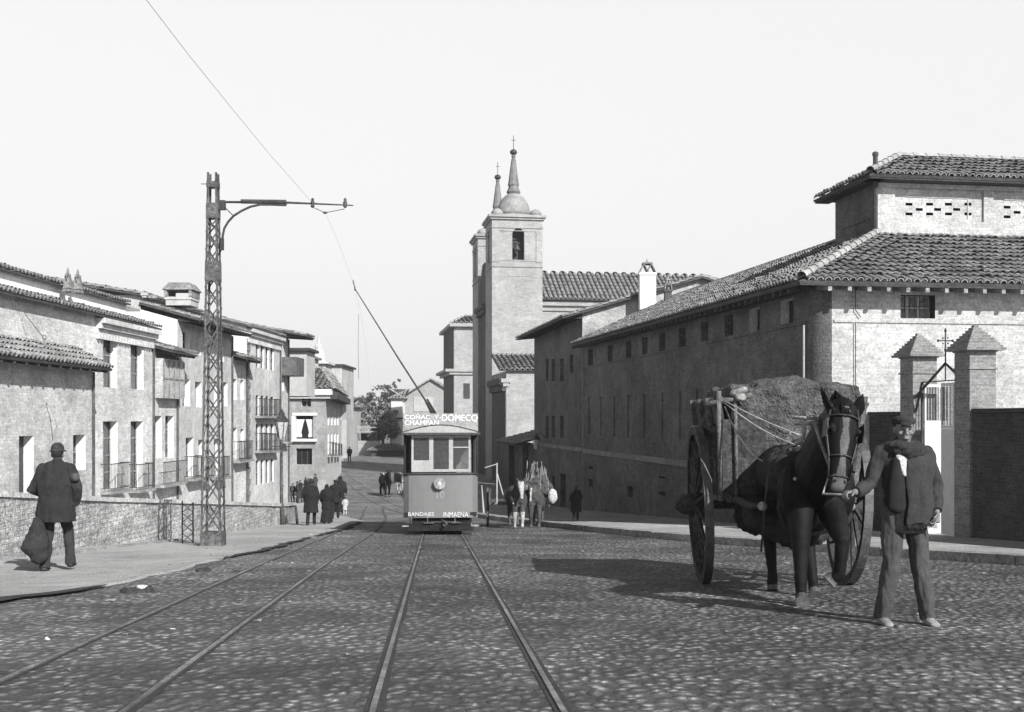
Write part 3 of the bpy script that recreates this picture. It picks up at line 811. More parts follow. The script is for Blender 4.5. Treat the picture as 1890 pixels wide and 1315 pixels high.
# ============================================================ church
ZG = -4.095
ch = thing('church', 'pale brick church with two belfry towers capped by domes and needle spires', 'church', R(.71,67.6,ZG))
def fr(a0, b0):
    return lambda x, y, z: R(a0+x, b0+y, z)
def arch_fill(mb, pl, s0, s1, zspring, ztop, d=0.0, n=6):
    # corner infills that turn a square-headed hole into a round arch
    c = (s0+s1)/2; r = (s1-s0)/2
    for sg in (-1, 1):
        prev = (c+sg*r, zspring)
        for i in range(1, n+1):
            t = math.pi/2*i/n; q = (c+sg*r*math.cos(t), zspring+(ztop-zspring)*math.sin(t))
            mb.face([pl.pt(prev[0],prev[1],d),pl.pt(q[0],q[1],d),pl.pt(c+sg*r,ztop,d)]) if i < n else mb.face([pl.pt(prev[0],prev[1],d),pl.pt(q[0],q[1],d),pl.pt(c+sg*r,ztop,d)])
            prev = q
def tower(a0, b0, label):
    W = 4.36; zt = EYE+17.45
    t = thing('bell_tower', label, 'bell tower', R(a0,b0,ZG), 0)
    pf = front_plane(b0); ps = side_plane(a0)
    zc = EYE+13.35; h = (a0+W*.40, a0+W*.64, EYE+13.6, EYE+16.3)
    mb = MB()
    wall(mb, pf, a0, a0+W, ZG-1, zt, zt, [h]); arch_fill(mb, pf, h[0], h[1], h[3]-.52, h[3])
    hs_ = (b0+W*.36, b0+W*.64, EYE+13.6, EYE+16.3)
    wall(mb, ps, b0, b0+W, ZG-1, zt, zt, [hs_]); arch_fill(mb, ps, hs_[0], hs_[1], hs_[3]-.5, hs_[3])
    pr = side_plane(a0+W); pk = front_plane(b0+W)
    wall(mb, pr, b0, b0+W, ZG-1, zt, zt); wall(mb, pk, a0, a0+W, ZG-1, zt, zt)
    mb.face([R(a0,b0,zt),R(a0+W,b0,zt),R(a0+W,b0+W,zt),R(a0,b0+W,zt)])
    mb.build('shaft', M_tower, t)
    for pl, hh in ((pf,h),(ps,hs_)):
        o_ = MB()
        for q in ([(hh[0],hh[2]),(hh[0],hh[3])],[(hh[1],hh[2]),(hh[1],hh[3])],[(hh[0],hh[3]),(hh[1],hh[3])],[(hh[0],hh[2]),(hh[1],hh[2])]):
            o_.face([pl.pt(q[0][0],q[0][1],0.002),pl.pt(q[1][0],q[1][1],0.002),pl.pt(q[1][0],q[1][1],.55),pl.pt(q[0][0],q[0][1],.55)])
        wo = o_.build('belfry_opening', M_tower, t)
        bk = MB(); bk.face([pl.pt(hh[0]-.1,hh[2]-.1,.9),pl.pt(hh[1]+.1,hh[2]-.1,.9),pl.pt(hh[1]+.1,hh[3]+.1,.9),pl.pt(hh[0]-.1,hh[3]+.1,.9)])
        bk.build('bell_chamber', M_shutter, wo)
    c = MB(); f = fr(a0, b0)
    for z, hh, o_ in ((zt-.02,.22,.30),(zt-.24,.18,.16),(zt-1.05,.10,.07),(zt-1.35,.06,.05),(zc-.25,.12,.07),(zt-3.9+.0,.05,.04)):
        c.box(-o_,W+o_,-o_,W+o_,z-hh,z,f) if z > zt-.5 else None
        if z <= zt-.5:
            if z > zt-1.0 or True: c.build('cornice', M_tower, t) if c.v else None
            c = MB(); c.box(-o_,W+o_,-o_,-.003,z-hh,z,f); c.box(-o_,-.003,-.003,W,z-hh,z,f)
    c.build('cornice', M_tower, t)
    p = MB()   # corner pilasters and a shallow frame
    for x in (0.0, W-.55):
        p.box(x, x+.55, -.06, -.003, zc+.05, zt-1.4, f)
    p.box(W*.3,W*.72,-.035,-.003,EYE+12.2,EYE+12.26,f)
    p.build('pilaster', M_tower, t)
    cen = R(a0+W/2, b0+W/2, zt)
    d2 = MB(); d2.lathe(cen, [(1.75,0.0),(1.75,.22),(1.52,.28)], 8)
    for k in range(13):
        pass
    d2.lathe(cen, [(1.48*math.cos(math.radians(q)), .28+2.0*math.sin(math.radians(q))) for q in range(0,86,8)], 24)
    for i in range(4):
        an = math.pi/4+math.pi/2*i; q = cen+e_*math.cos(an)*2.35+d_*math.sin(an)*2.35
        d2.lathe(q, [(.55,0),(.52,.25),(.36,.48),(.1,.6)], 8)
    d2.build('dome', mat('dome_plaster',0.27,var=0.25,scale=1.2), t, smooth=True)
    s_ = MB(); s_.lathe(cen, [(.5,2.15),(.62,2.35),(.55,2.5),(.42,2.8),(.5,3.0),(.46,3.15),(.44,3.3),(.2,5.15),(.14,5.35),(.2,5.5),(.14,5.6)], 8)
    s_.build('spire', mat('spire_slate',0.16,var=0.4,scale=4), t)
    s_ = MB(); s_.ell(cen+V((0,0,5.85)), (.32,.32,.26), 12, 8); s_.tube([cen+V((0,0,6.05)),cen+V((0,0,7.3))], .03, 5); s_.tube([cen+V((-.18,0,6.9)),cen+V((.18,0,6.9))], .025, 4)
    s_.build('finial', M_iron, t, smooth=True)
    return t
tower(.71,67.6,'nearer church bell tower with arched belfry, round dome and tall spire')
tower(.71,77.8,'farther church bell tower mostly hidden behind the nearer one')
# bell
bl = MB(); c = front_plane(67.6).pt(.71+4.36*.50, EYE+14.45, .3)
bl.lathe(c, [(.34,0),(.30,.12),(.20,.3),(.17,.45),(.08,.56)], 14); bl.box(c.x-.4,c.x+.3,c.y-.05,c.y+.05,c.z+.56,c.z+.66)
tag(bl.build('church_bell', M_iron, smooth=True, loc=(c.x,c.y,c.z)), 'bronze bell hanging in the arched belfry opening of the nearer tower', 'bell')
# facade between towers
mb = MB(); f = fr(.71,67.6); mb.box(.15,3.5,4.36+.005,10.195,ZG-1,EYE+12.2,f)
mb.hexa([f(.15,4.365,EYE+12.2),f(3.5,4.365,EYE+12.2),f(3.5,10.195,EYE+12.2),f(.15,10.195,EYE+12.2),f(.15,6.4,EYE+14.2),f(3.5,6.4,EYE+14.2),f(3.5,8,EYE+14.2),f(.15,8,EYE+14.2)])
mb.build('facade', M_churchshade, ch)
mb = MB(); mb.box(-.35,.145,4.37,10.19,EYE+9.9,EYE+10.3,f); mb.box(-.2,.145,4.37,10.19,EYE+9.5,EYE+9.9,f); mb.build('cornice', M_churchshade, ch)
# nave
n0 = 69.5; ez = EYE+10.45; rz = EYE+13.3
mb = MB(); mb.box(4.37,21,2.2,10,ZG-1,ez-.1,f); mb.build('nave_wall', M_tower, ch)
mb = MB(); mb.box(4.4,21,1.95,2.195,ez-.5,ez-.12,f); mb.box(4.4,21,2.05,2.195,ez-.95,ez-.8,f); mb.build('nave_cornice', M_tower, ch)
roof(ch, R(5.1,67.6+1.7,ez), R(21.7,67.6+1.7,ez), R(21.7,67.6+6.2,rz), R(5.1,67.6+6.2,rz), name='nave_roof', pitch=.42, seg=6, course=.7)
roof(ch, R(21.7,67.6+10.6,ez), R(5.1,67.6+10.6,ez), R(5.1,67.6+6.21,rz), R(21.7,67.6+6.21,rz), name='nave_roof', pitch=.8, seg=4, course=1.2)
# annex in front of the tower
an = thing('church_annexe', 'low pale church annexe with a small lean-to tiled roof at the tower foot', 'building', R(.75,59.5,ZG))
g = fr(.75,59.5)
mb = MB(); mb.box(0.02,5.2,0.0,8.08,ZG-1,EYE+3.75,g); mb.build('wall', M_tower, an)
mb = MB(); mb.box(-.06,.017,0.0,8.08,ZG-1,EYE+3.2,g); mb.box(-.5,-.063,-.05,8.08,EYE+2.7,EYE+3.2,g); mb.box(-.3,-.063,0,8.08,EYE+2.2,EYE+2.695,g)
mb.build('street_wall', M_churchshade, an)  # street face of the annexe, shade put into its colour
mb = MB(); mb.box(-.4,.35,-.2,-.003,EYE+2.85,EYE+3.15,g); mb.box(-.25,.2,-.12,-.003,EYE+2.55,EYE+2.845,g); mb.build('corner_cornice', M_tower, an)
roof(an, R(.2,59.2,EYE+3.8), R(6.2,59.2,EYE+3.8), R(6.2,64.5,EYE+5.3), R(.2,64.5,EYE+5.3), name='lean_to_roof', pitch=.4, seg=6, course=.6)
# walled gateway between annexe and shaded block
gw = thing('gateway', 'small tiled gateway set in a shaded wall between church and brick block', 'gateway', R(-.1,B1+.1,ZG))
g = fr(-.1,B1+.02)
mb = MB(); mb.box(0,.5,0,17.7,ZG-1,EYE-1.55,g); mb.build('wall', M_shadebrick, gw)
mb = MB(); mb.box(-.5,.02-.03,1.5,9.0,EYE-1.7,EYE-1.56,g); mb.box(-.35,-.012,2.0,2.4,ZG-.3,EYE-1.7,g); mb.box(-.35,-.012,8,8.4,ZG-.3,EYE-1.7,g); mb.build('porch', M_churchshade, gw)
roof(gw, R(-1.2,B1+9.2,EYE-1.6), R(-1.2,B1+.9,EYE-1.6), R(2.1,B1+.9,EYE-.75), R(2.1,B1+9.2,EYE-.75), pitch=.33, seg=5, mats=[M_tile_lt,M_tile_lt])

# tall house beyond church
def simple_block(name, label, a0, b0, W, D, ztop, mside, mfront, cor=(), group=None, wins=()):
    t = thing(name, label, 'building', R(a0,b0,ZG), 0, group)
    g = fr(a0,b0); mb = MB(); mb.box(0,W,0,D,ZG-1,ztop,g); mb.build('wall', mfront, t)
    mb = MB(); mb.box(-.05,-.004,0,D,ZG-1,ztop-.01,g); mb.build('street_wall', mside, t)  # thin skin carrying the street-side shade in its colour
    for z, o_, hh in cor:
        c = MB(); c.box(-o_,W,-o_,D+o_,z-hh,z,g) if z >= ztop else (c.box(-o_,W,-o_*.4,-.004,z-hh,z,g), c.box(-o_,-.054,-.004,D,z-hh,z,g)); c.build('cornice', mfront, t)
    return t
tb = simple_block('town_house','tall narrow pale house with cornices just beyond the church',1.87,113,8,14.5,EYE+11.6,M_churchshade,M_tower,((EYE+12.0,.6,.4),(EYE+6.3,1.1,.35),(EYE+5.9,.6,.3)))
g = fr(1.87,113); mb = MB()
for z in (EYE+7.5,EYE+3.2,EYE-.5):
    for y in (2.5,6.5,10.5):
        pass
for z in (EYE+2.6,EYE-1.2):
    mb.box(1.2,2.0,-.06,-.006,z,z+1.9,g)
mb.build('window', M_shutter, tb)
roof(tb, R(1.3,113,EYE+12.0), R(10,113,EYE+12.0), R(10,120,EYE+13.6), R(4,120,EYE+13.6), pitch=.6, seg=4, course=1)

# gabled white house at the bend
def boxhouse(name, label, x0, x1, Y, D, zb_, zt, m, roofh=0, rm=None, ov_=.4, group=None, kind='hip'):
    t = thing(name, label, 'building', ((x0+x1)/2, Y, zb_), 0, group)
    mb = MB(); mb.box(x0,x1,Y,Y+D,zb_-1,zt); mb.build('wall', m, t)
    if kind == 'gable':
        c = (x0+x1)/2; r_ = MB(); 
        r_.face([(x0,Y,zt),(x1,Y,zt),(c,Y,zt+roofh)]); r_.build('gable', m, t)
        roof(t,(x0-ov_,Y+D,zt-.12),(x0-ov_,Y-ov_,zt-.12),(c,Y-ov_,zt+roofh+.05),(c,Y+D,zt+roofh+.05),pitch=.5,seg=4,course=.8,mats=rm)
        roof(t,(x1+ov_,Y-ov_,zt-.12),(x1+ov_,Y+D,zt-.12),(c,Y+D,zt+roofh+.05),(c,Y-ov_,zt+roofh+.05),pitch=.5,seg=4,course=.8,mats=rm)
    elif kind == 'hip':
        roof(t,(x0-ov_,Y-ov_,zt),(x1+ov_,Y-ov_,zt),(x1-D*.3,Y+D*.5,zt+roofh),(x0+D*.3,Y+D*.5,zt+roofh),pitch=.45,seg=4,course=.7,mats=rm)
        roof(t,(x1+ov_,Y-ov_,zt),(x1+ov_,Y+D,zt),(x1-D*.3,Y+D*.5+.01,zt+roofh),(x1-D*.3,Y+D*.5,zt+roofh),pitch=.45,seg=4,course=.7,mats=rm)
        roof(t,(x0-ov_,Y+D,zt),(x0-ov_,Y-ov_,zt),(x0+D*.3,Y+D*.5,zt+roofh),(x0+D*.3,Y+D*.5+.01,zt+roofh),pitch=.45,seg=4,course=.7,mats=rm)
    return t
Y4 = 172
wh = boxhouse('gabled_house','pale gabled house closing the street behind the tram',P(741,0,Y4).x,P(850,0,Y4).x,Y4,12,ZG,P(0,736,Y4).z,M_tower,(736-701)/F*Y4,[M_tile,M_tile_lt],kind='gable')
mb = MB(); mb.box(P(764,0,Y4).x,P(800,0,Y4).x,Y4-.1,Y4-.004,P(0,760,Y4).z,P(0,733,Y4).z); mb.build('whitewashed_panel', M_offwhite, wh)
Y5 = 168
lh = boxhouse('white_house','narrow bright white house with a dark ledge left of the gabled house',P(722,0,Y5).x,P(742.5,0,Y5).x,Y5,8,ZG,P(0,737,Y5).z,M_white,1.6,[M_tile_lt,M_tile_lt],kind='hip')
mb = MB(); mb.box(P(720,0,Y5).x,P(744,0,Y5).x,Y5-.5,Y5-.004,P(0,774,Y5).z,P(0,771,Y5).z); mb.build('ledge', M_wood, lh)
gs = boxhouse('vehicle_block','long low dark block standing in for vehicles before the white house',P(684,0,158).x,P(745,0,158).x,158,5,ZG,P(0,832,158).z,M_wood,0.9,None,kind='hip')  # plain block standing in for the dark mass of distant vehicles

# ============================================================ courtyard wall and gate
aw = 1.445; bN, bF = -4.06, -2.2
zg_ = lambda b: G(28+b*.98)+0.12
cw = thing('courtyard_wall', 'shaded brick courtyard wall with flat coping right of the gate', 'wall', R(aw,bN-.7,zg_(bN)))
mb = MB(); mb.hexa([R(aw,-16,zg_(-16)-.5),R(aw+.45,-16,zg_(-16)-.5),R(aw+.45,bN-.66,zg_(bN)-.5),R(aw,bN-.66,zg_(bN)-.5),
                    R(aw,-16,Zr(.13)),R(aw+.45,-16,Zr(.13)),R(aw+.45,bN-.66,Zr(.13)),R(aw,bN-.66,Zr(.13))])
mb.build('wall_face', M_gateshade, cw)
mb = MB(); mb.box(-.05,.5,-12,0,Zr(.133),Zr(.22),fr(aw,bN-.66)); mb.build('coping', M_gateshade, cw)
cw2 = thing('courtyard_wall', 'short shaded brick courtyard wall between the gate and the pale facade', 'wall', R(aw,bF,zg_(bF)))
mb = MB(); mb.hexa([R(aw,bF+.54,zg_(bF)-.5),R(aw+.4,bF+.54,zg_(bF)-.5),R(aw+.4,-.01,zg_(0)-.5),R(aw,-.01,zg_(0)-.5),
                    R(aw,bF+.54,Zr(.1)),R(aw+.4,bF+.54,Zr(.1)),R(aw+.4,-.01,Zr(.1)),R(aw,-.01,Zr(.1))])
mb.build('wall_face', M_gateshade, cw2)
mb = MB(); mb.box(-.04,.44,.6,-bF-.015,Zr(.103),Zr(.18),fr(aw,bF)); mb.build('coping', M_gateshade, cw2)
def pillar(b0, label):
    t = thing('gate_pillar', label, 'gate pillar', R(aw,b0,zg_(b0)), 0, 'brick pillars either side of the convent gate')
    g = fr(aw-.04,b0); w_ = .60; mb = MB()
    mb.box(0,w_,0,w_,zg_(b0)-.5,Zr(1.43),g); mb.build('shaft', M_pillar, t)
    c = MB(); c.box(-.03,w_+.03,-.03,w_+.03,Zr(1.06),Zr(1.10),g); c.box(-.03,w_+.03,-.03,w_+.03,Zr(1.431),Zr(1.46),g)
    z = 1.461
    for i in range(10):
        o_ = .15-.044*i; hh = .055 if i else .06
        c.box(-o_,w_+o_,-o_,w_+o_,Zr(z),Zr(z+hh-.003),g); z += hh
    c.build('stepped_cap', M_pillar, t)
    return t
pillar(bN-.60,'nearer brick gate pillar with stepped pyramid cap right of the open gate')
pillar(bF-.07,'farther brick gate pillar with stepped pyramid cap left of the open gate')
gt = thing('iron_gate', 'iron gate under a peaked frame with cross and one pale leaf swung open', 'gate', R(aw+.2,(bN+bF)/2,zg_(-3)))
xg = aw+.02
sg_ = side_plane(xg)
y_at = lambda px: sg_.s_at(px)
sA, sB = y_at(1702), bN+.03
zl = sg_.z_at(1702,706)
mb = MB()
mb.tube([sg_.pt(sA,zg_(-2),0),sg_.pt(sA,zl,0),sg_.pt(sB,zl,0),sg_.pt(sB,zg_(-4),0)], .035, 6)
zap = sg_.z_at(1745,671); sap = y_at(1745)
mb.tube([sg_.pt(bF-.10,sg_.z_at(1677,733),0),sg_.pt(sap,zap,0),sg_.pt(sB,sg_.z_at(1768,690),0)], .032, 6)
mb.tube([sg_.pt(bF-.10,sg_.z_at(1677,760),0),sg_.pt(sA,zl,0)], .03, 6)
mb.tube([sg_.pt(sap,zl,0),sg_.pt(sap,zap+.05,0)], .014, 5)
mb.build('gate_frame', M_iron, gt)
mb = MB(); q = sg_.pt(sap,zap,0); gx = MB()
mb.tube([q,q+V((0,0,.78))], .018, 6)
for z_ in (.5,):
    mb.tube([q+V((0,0,z_))-e_*.17,q+V((0,0,z_))+e_*.17], .016, 6)
for a_, z_ in ((-.17,.5),(.17,.5),(0,.72),(0,.3)): mb.ell(q+e_*a_+V((0,0,z_)), .033, 8, 6)
for a_, z_ in ((-.06,.44),(.06,.44),(-.06,.56),(.06,.56)): mb.ell(q+e_*a_+V((0,0,z_)), .02, 6, 5)
mb.build('cross', M_iron, gt)
def leaf(name, pts, zA, zB, m, extra=None, sol=.62):
    # pts: two plan points; solid lower part, bars above
    a, b = V(pts[0]), V(pts[1]); d = (b-a).normalized(); n = V((d.y,-d.x,0))*.02; mb = MB()
    def q(t, z, k): p = a.lerp(b,t)+n*k; return V((p.x,p.y,z))
    zm = zA+(zB-zA)*sol
    mb.hexa([q(0,zA,1),q(1,zA,1),q(1,zA,-1),q(0,zA,-1),q(0,zm,1),q(1,zm,1),q(1,zm,-1),q(0,zm,-1)])
    for z0_, z1_ in ((zm+.003,zm+.06),(zB-.06,zB),(zA+(zm-zA)*.62,zA+(zm-zA)*.62+.03)):
        k = 1.25; mb.hexa([q(0,z0_,k),q(1,z0_,k),q(1,z0_,-k),q(0,z0_,-k),q(0,z1_,k),q(1,z1_,k),q(1,z1_,-k),q(0,z1_,-k)])
    for t0,t1 in ((0,.06),(.94,1)):
        mb.hexa([q(t0,zm+.063,1),q(t1,zm+.063,1),q(t1,zm+.063,-1),q(t0,zm+.063,-1),q(t0,zB-.063,1),q(t1,zB-.063,1),q(t1,zB-.063,-1),q(t0,zB-.063,-1)])
    o = mb.build(name, m, gt)
    g_ = MB()
    for i in range(1,9):
        t = i/9; g_.tube([q(t,zm+.06,0),q(t,zB-.06,0)], .011, 5)
    g_.build('leaf_bars', M_iron, o); return o
A1 = sg_.pt(sA,0,0); 
leaf('gate_leaf', ((A1.x+.04,A1.y-.03,0),(A1.x+.66,A1.y+.10,0)), zg_(-2)+.06, zl-.05, M_gatepaint, sol=.74)
B_ = sg_.pt(sB+.05,0,0); Bm = sg_.pt((sA+sB)/2,0,0)
leaf('gate_leaf', ((B_.x,B_.y,0),(B_.x-.02+ (Bm.x-B_.x)*.75,B_.y+(Bm.y-B_.y)*.75,0)), zg_(-3)+.08, zl-.05, M_gatepaint, sol=.70)

# ============================================================ LEFT SIDE
PL = Plane(-15.7,0,.03,1,(-1,0,0))
def house(name, label, px0, px1, ze, wm, em, ops=(), over=.6, pl=PL, off=0.0, depth=7.0, rise=1.3, cat='house', corbel=None, brk=.6, pitch=.25, attic=None, group='terrace houses along the left side of the street', tilemat=None, dcorn=None, reveal=None, z0=None):
    p2 = Plane(pl.o.x+off, pl.o.y, pl.t.x, pl.t.y, pl.n)
    s0, s1 = p2.s_at(px0), p2.s_at(px1)
    ym = p2.pt(s0,0).y; yf = p2.pt(s1,0).y
    zb_ = min(G(ym),G(yf))-.5
    t = thing(name, label, cat, (p2.pt(s0,0).x, ym, G(ym)), 0, group)
    rs = [(p2.rect(*o[:4]), o[4] if len(o) > 4 else {}) for o in ops]
    mb = MB(); wall(mb, p2, s0, s1, zb_, ze, ze, [r[0] for r in rs]); mb.build('wall', wm, t)
    mb = MB(); mb.face([p2.pt(s0,zb_,0),p2.pt(s0,zb_,depth),p2.pt(s0,ze+rise*depth/8,depth),p2.pt(s0,ze,0)]); mb.build('end_wall', em, t); mb = MB()
    mb.face([p2.pt(s1,zb_,0),p2.pt(s1,zb_,depth),p2.pt(s1,ze+rise*depth/8,depth),p2.pt(s1,ze,0)]); 
    mb.build('end_wall', em, t)
    for r, k in rs:
        k = dict(k); kk = k.pop('kind','window')
        k.setdefault('reveal', reveal or M_white)
        opening(t, p2, r, kk, **k)
    U = rise/8*1.0
    dp = MB(); dp.tube([p2.pt(s1-.12,ze-.1,-.07),p2.pt(s1-.12,zb_+.6,-.07)], .045, 6); dp.build('drainpipe', M_ironlt, t)
    if attic:
        sb_, zt_ , m_ = attic
        za = ze+U*sb_
        mb = MB(); wall(mb, p2, s0, s1, za-.1, zt_, zt_, d=sb_); 
        mb.face([p2.pt(s0,za-.1,sb_),p2.pt(s0,za-.1,depth),p2.pt(s0,zt_,depth),p2.pt(s0,zt_,sb_)]); mb.face([p2.pt(s1,za-.1,sb_),p2.pt(s1,za-.1,depth),p2.pt(s1,zt_,depth),p2.pt(s1,zt_,sb_)])
        mb.build('attic_wall', m_, t)
        roof(t, p2.pt(s1,zt_,sb_-.2), p2.pt(s0-.2,zt_,sb_-.2), p2.pt(s0-.2,zt_+.75,depth), p2.pt(s1,zt_+.75,depth), name='attic_roof', pitch=pitch, seg=5)
        roof(t, p2.pt(s1+.1,ze,-over), p2.pt(s0-.1,ze,-over), p2.pt(s0-.1,ze+U*(over+sb_),sb_), p2.pt(s1+.1,ze+U*(over+sb_),sb_), pitch=pitch, seg=5)
    else:
        roof(t, p2.pt(s1+.15,ze,-over), p2.pt(s0-.15,ze,-over), p2.pt(s0-.15,ze+U*(over+depth),depth), p2.pt(s1+.15,ze+U*(over+depth),depth), pitch=pitch, seg=5)
    if corbel:
        c = MB(); q0, q1 = (p2.s_at(corbel[0]), p2.s_at(corbel[1])) if len(corbel) > 1 else (s0, s1)
        for i, (dd, zz) in enumerate(((.10,.62),(.22,.44),(.36,.26))):
            pbox(c, p2, q0, q1, ze-zz, ze-zz+.175, -dd, -.003)
        n = int((q1-q0)/.28)
        for i in range(n): pbox(c, p2, q0+i*.28+.03, q0+i*.28+.17, ze-.80, ze-.625, -.14, -.004)
        c.build('corbel_cornice', wm, t)
    else: brackets(t, p2, s0+.1, s1-.1, ze+.12, ze+.12, over, brk)
    return t, p2, s0, s1
fw = dict(balcony=.45, panes=(2,4), depth=.3)
house('low_house','low old house with deep eave, dark door and hanging cables at the far left',-120,172,Zr(1.66),M_plaster2,M_plaster3,
      [(35,62,805,942,dict(kind='door',depth=.3,back=M_shutter)),(135,158,803,868,dict(depth=.35,panes=(2,2))),(-60,-35,805,940,dict(kind='door'))], over=.6, off=.7, depth=2.2, rise=4.2, brk=.7)
hA,pA,a0,a1 = house('terrace_house','long pale house with bright set-back attic and corbelled cornice, nearest the camera',-160,283,Zr(3.62),M_plaster,M_offwhite,
      [(190,216,625,716,dict(panes=(2,3),depth=.28)),(241,265,630,719,dict(panes=(2,3),depth=.28)),(190,217,778,904,fw),(241,264,778,902,fw)],
      over=.32, corbel=(176,283), attic=(1.1,Zr(4.62),mat('attic_whitewash',.85,var=.12,scale=1.5)), rise=2.4, depth=6)
hC,_,_,_ = house('terrace_house','narrow house with a big dark eave above a glazed bay, second in the row',283.3,327,Zr(2.72),M_plaster,M_offwhite,
      [(283.9,299,768,846,dict(depth=.3,panes=(1,3))),(305,321,768,845,dict(depth=.3,panes=(1,3)))], over=.85, rise=2.2, depth=5, brk=.45)
p2 = PL; c = MB(); s0_, s1_ = p2.s_at(286), p2.s_at(324)
pbox(c, p2, s0_, s1_, p2.z_at(305,736), Zr(2.45), -.35, -.004)
bay = c.build('bay', M_plaster2, hC); c = MB()
for i in range(5):
    s = s0_+(s1_-s0_)*i/4; pbox(c, p2, s-.04, s+.04, p2.z_at(305,733), Zr(2.4), -.385, -.353)
pbox(c, p2, s0_+.05, s1_-.05, p2.z_at(305,700)-.03, p2.z_at(305,700)+.03, -.38, -.353); c.build('glazing_bars', M_greywood, bay)
c = MB(); pbox(c, p2, s0_-.2, s1_+.2, p2.z_at(305,892)-.12, p2.z_at(305,892), -.45, -.004); bb = c.build('balcony', M_stone, hC)
c = MB()
n = 22
for i in range(n+1):
    s = s0_-.15+(s1_-s0_+.3)*i/n; c.tube([p2.pt(s,p2.z_at(305,892),-.4),p2.pt(s,p2.z_at(305,892)+.9,-.4)], .009, 4)
c.tube([p2.pt(s0_-.15,p2.z_at(305,892)+.9,-.4),p2.pt(s1_+.15,p2.z_at(305,892)+.9,-.4)], .018, 4); c.build('railing', M_iron, bb)
house('terrace_house','tall house behind the lattice pole with a wide dark eave and big chimney',327.3,428,Zr(4.25),M_plaster3,M_white,
      [(337,350,612,648,dict(depth=.25,panes=(1,2))),(337,351,700,750,dict(depth=.3,panes=(1,3))),(343,357,808,882,fw),(360,372,705,752,dict(depth=.3)),(395,405,704,750,dict(depth=.3)),(366,377,812,882,fw),(395,407,810,880,fw),(412,420,706,750,{}),(362,371,622,655,dict(depth=.25)),(405,413,640,668,dict(depth=.25))],
      over=1.0, rise=2.2, depth=6, brk=.5, attic=(1.6,Zr(5.3),M_offwhite))
house('terrace_house','narrow lower house with small dark eave before the quoined house',428.3,455,Zr(3.05),M_plaster,M_offwhite,
      [(431,437,700,738,{}),(444,450,702,738,{}),(430,438,790,850,fw),(444,451,792,848,fw)], over=.8, rise=2.2, depth=5)
wF = []
for i, cx in enumerate((475,484,493,502)):
    wk = dict(depth=.13, panes=(1,2)); wb = dict(depth=.13, panes=(1,2), balcony=.4)
    wF += [(cx-2.8,cx+3.4,630+3*i,678+2*i,wk),(cx-2.8,cx+3.4,730+i,768,wb),(cx-2.8,cx+3.4,783,832,wb),(cx-2.8,cx+3.4,850-i,896-2*i,wk)]
hF, pF, f0, f1 = house('terrace_house','tall four storey house with striped corner quoins and tiers of balconies',455.3,517,Zr(4.85),M_plaster3,M_white,wF,over=.35,rise=2.0,depth=7,corbel=(455.5,517))
c = MB(); z = Zr(4.2); i = 0
while z > G(60)+.4:
    w_ = .62 if i%2 else .42; pbox(c, pF, f0, f0+w_, z-.27, z, -.05, -.004); z -= .32; i += 1
c.build('quoin', M_pillar, hF)
hG, pG, g0, g1 = house('terrace_house','last tall house of the near row with a dark projecting roof canopy',517.3,532,Zr(4.95),M_plaster3,M_offwhite,
      [(520,524,690,722,{}),(520,524,772,815,fw)], over=1.6, rise=1.4, depth=6)
# glazed bay on it
c = MB(); pbox(c, pG, g0+.4, g0+2.4, Zr(2.6), Zr(3.7), -.9, -.004); c.build('bay', M_oldwood, hG)
# house facing the camera
Y6 = 80.0
xL, xR = P(524,0,Y6).x, P(601,0,Y6).x
hh = thing('corner_house', 'pale corner house facing the viewer with white cornice, curtained window and shopfront', 'house', (xL,Y6,ZG))
pc = Plane(xL,Y6,1,0,(0,1,0)); ops = [pc.rect(556,574,729,751),pc.rect(546,578,768,810),pc.rect(546,576,828,858),pc.rect(596,597.5,700,701)]
mb = MB(); wall(mb, pc, 0, xR-xL, ZG-.5, P(0,722,Y6).z, None, ops[:3]); mb.build('front_wall', mat('corner_render',0.27,var=.3,scale=1.5,streak=.15), hh)
opening(hh, pc, ops[0], depth=.3, panes=(2,2)); wo = opening(hh, pc, ops[1], depth=.3, panes=None, reveal=M_white)
opening(hh, pc, ops[2], depth=.3, panes=(3,1), frame=M_wood)
# tied-back curtains
c = MB(); s0_, s1_, z0_, z1_ = ops[1]; w_ = (s1_-s0_); h_ = z1_-z0_
for sgn, sa in ((1,s0_+.02),(-1,s1_-.02)):
    rows = []
    for k in range(9):
        t = k/8; z = z1_-.25-h_*.78*t; wd = w_*(.46*(1-abs(t-0.0)**0.8*.55)) if t < .8 else w_*.30
        rows.append([(sa+sgn*wd*j/5, z, .02*(j%2)) for j in range(6)])
    for a, b in zip(rows, rows[1:]):
        for j in range(5): c.face([pc.pt(a[j][0],a[j][1],.22+a[j][2]),pc.pt(a[j+1][0],a[j+1][1],.22+a[j+1][2]),pc.pt(b[j+1][0],b[j+1][1],.22+b[j+1][2]),pc.pt(b[j][0],b[j][1],.22+b[j][2])])
c.build('curtain', M_white, wo)
c = MB(); pbox(c, pc, s0_-.25, s1_+.3, z1_+.02, z1_+.22, -.08, -.004); pbox(c, pc, s0_-.3, s0_-.02, z0_, z1_, -.05, -.004); pbox(c, pc, s0_-.3, s1_+.3, z0_-.2, z0_-.03, -.3, -.004); c.build('surround', M_white, hh)
zc_ = P(0,728,Y6).z
c = MB(); c.box(xL-.3,xR+.5,Y6-.55,Y6-.004,zc_-.05,zc_+.35); c.box(xL-.2,xR+.35,Y6-.3,Y6-.004,zc_-.3,zc_-.055); c.build('cornice', M_white, hh)
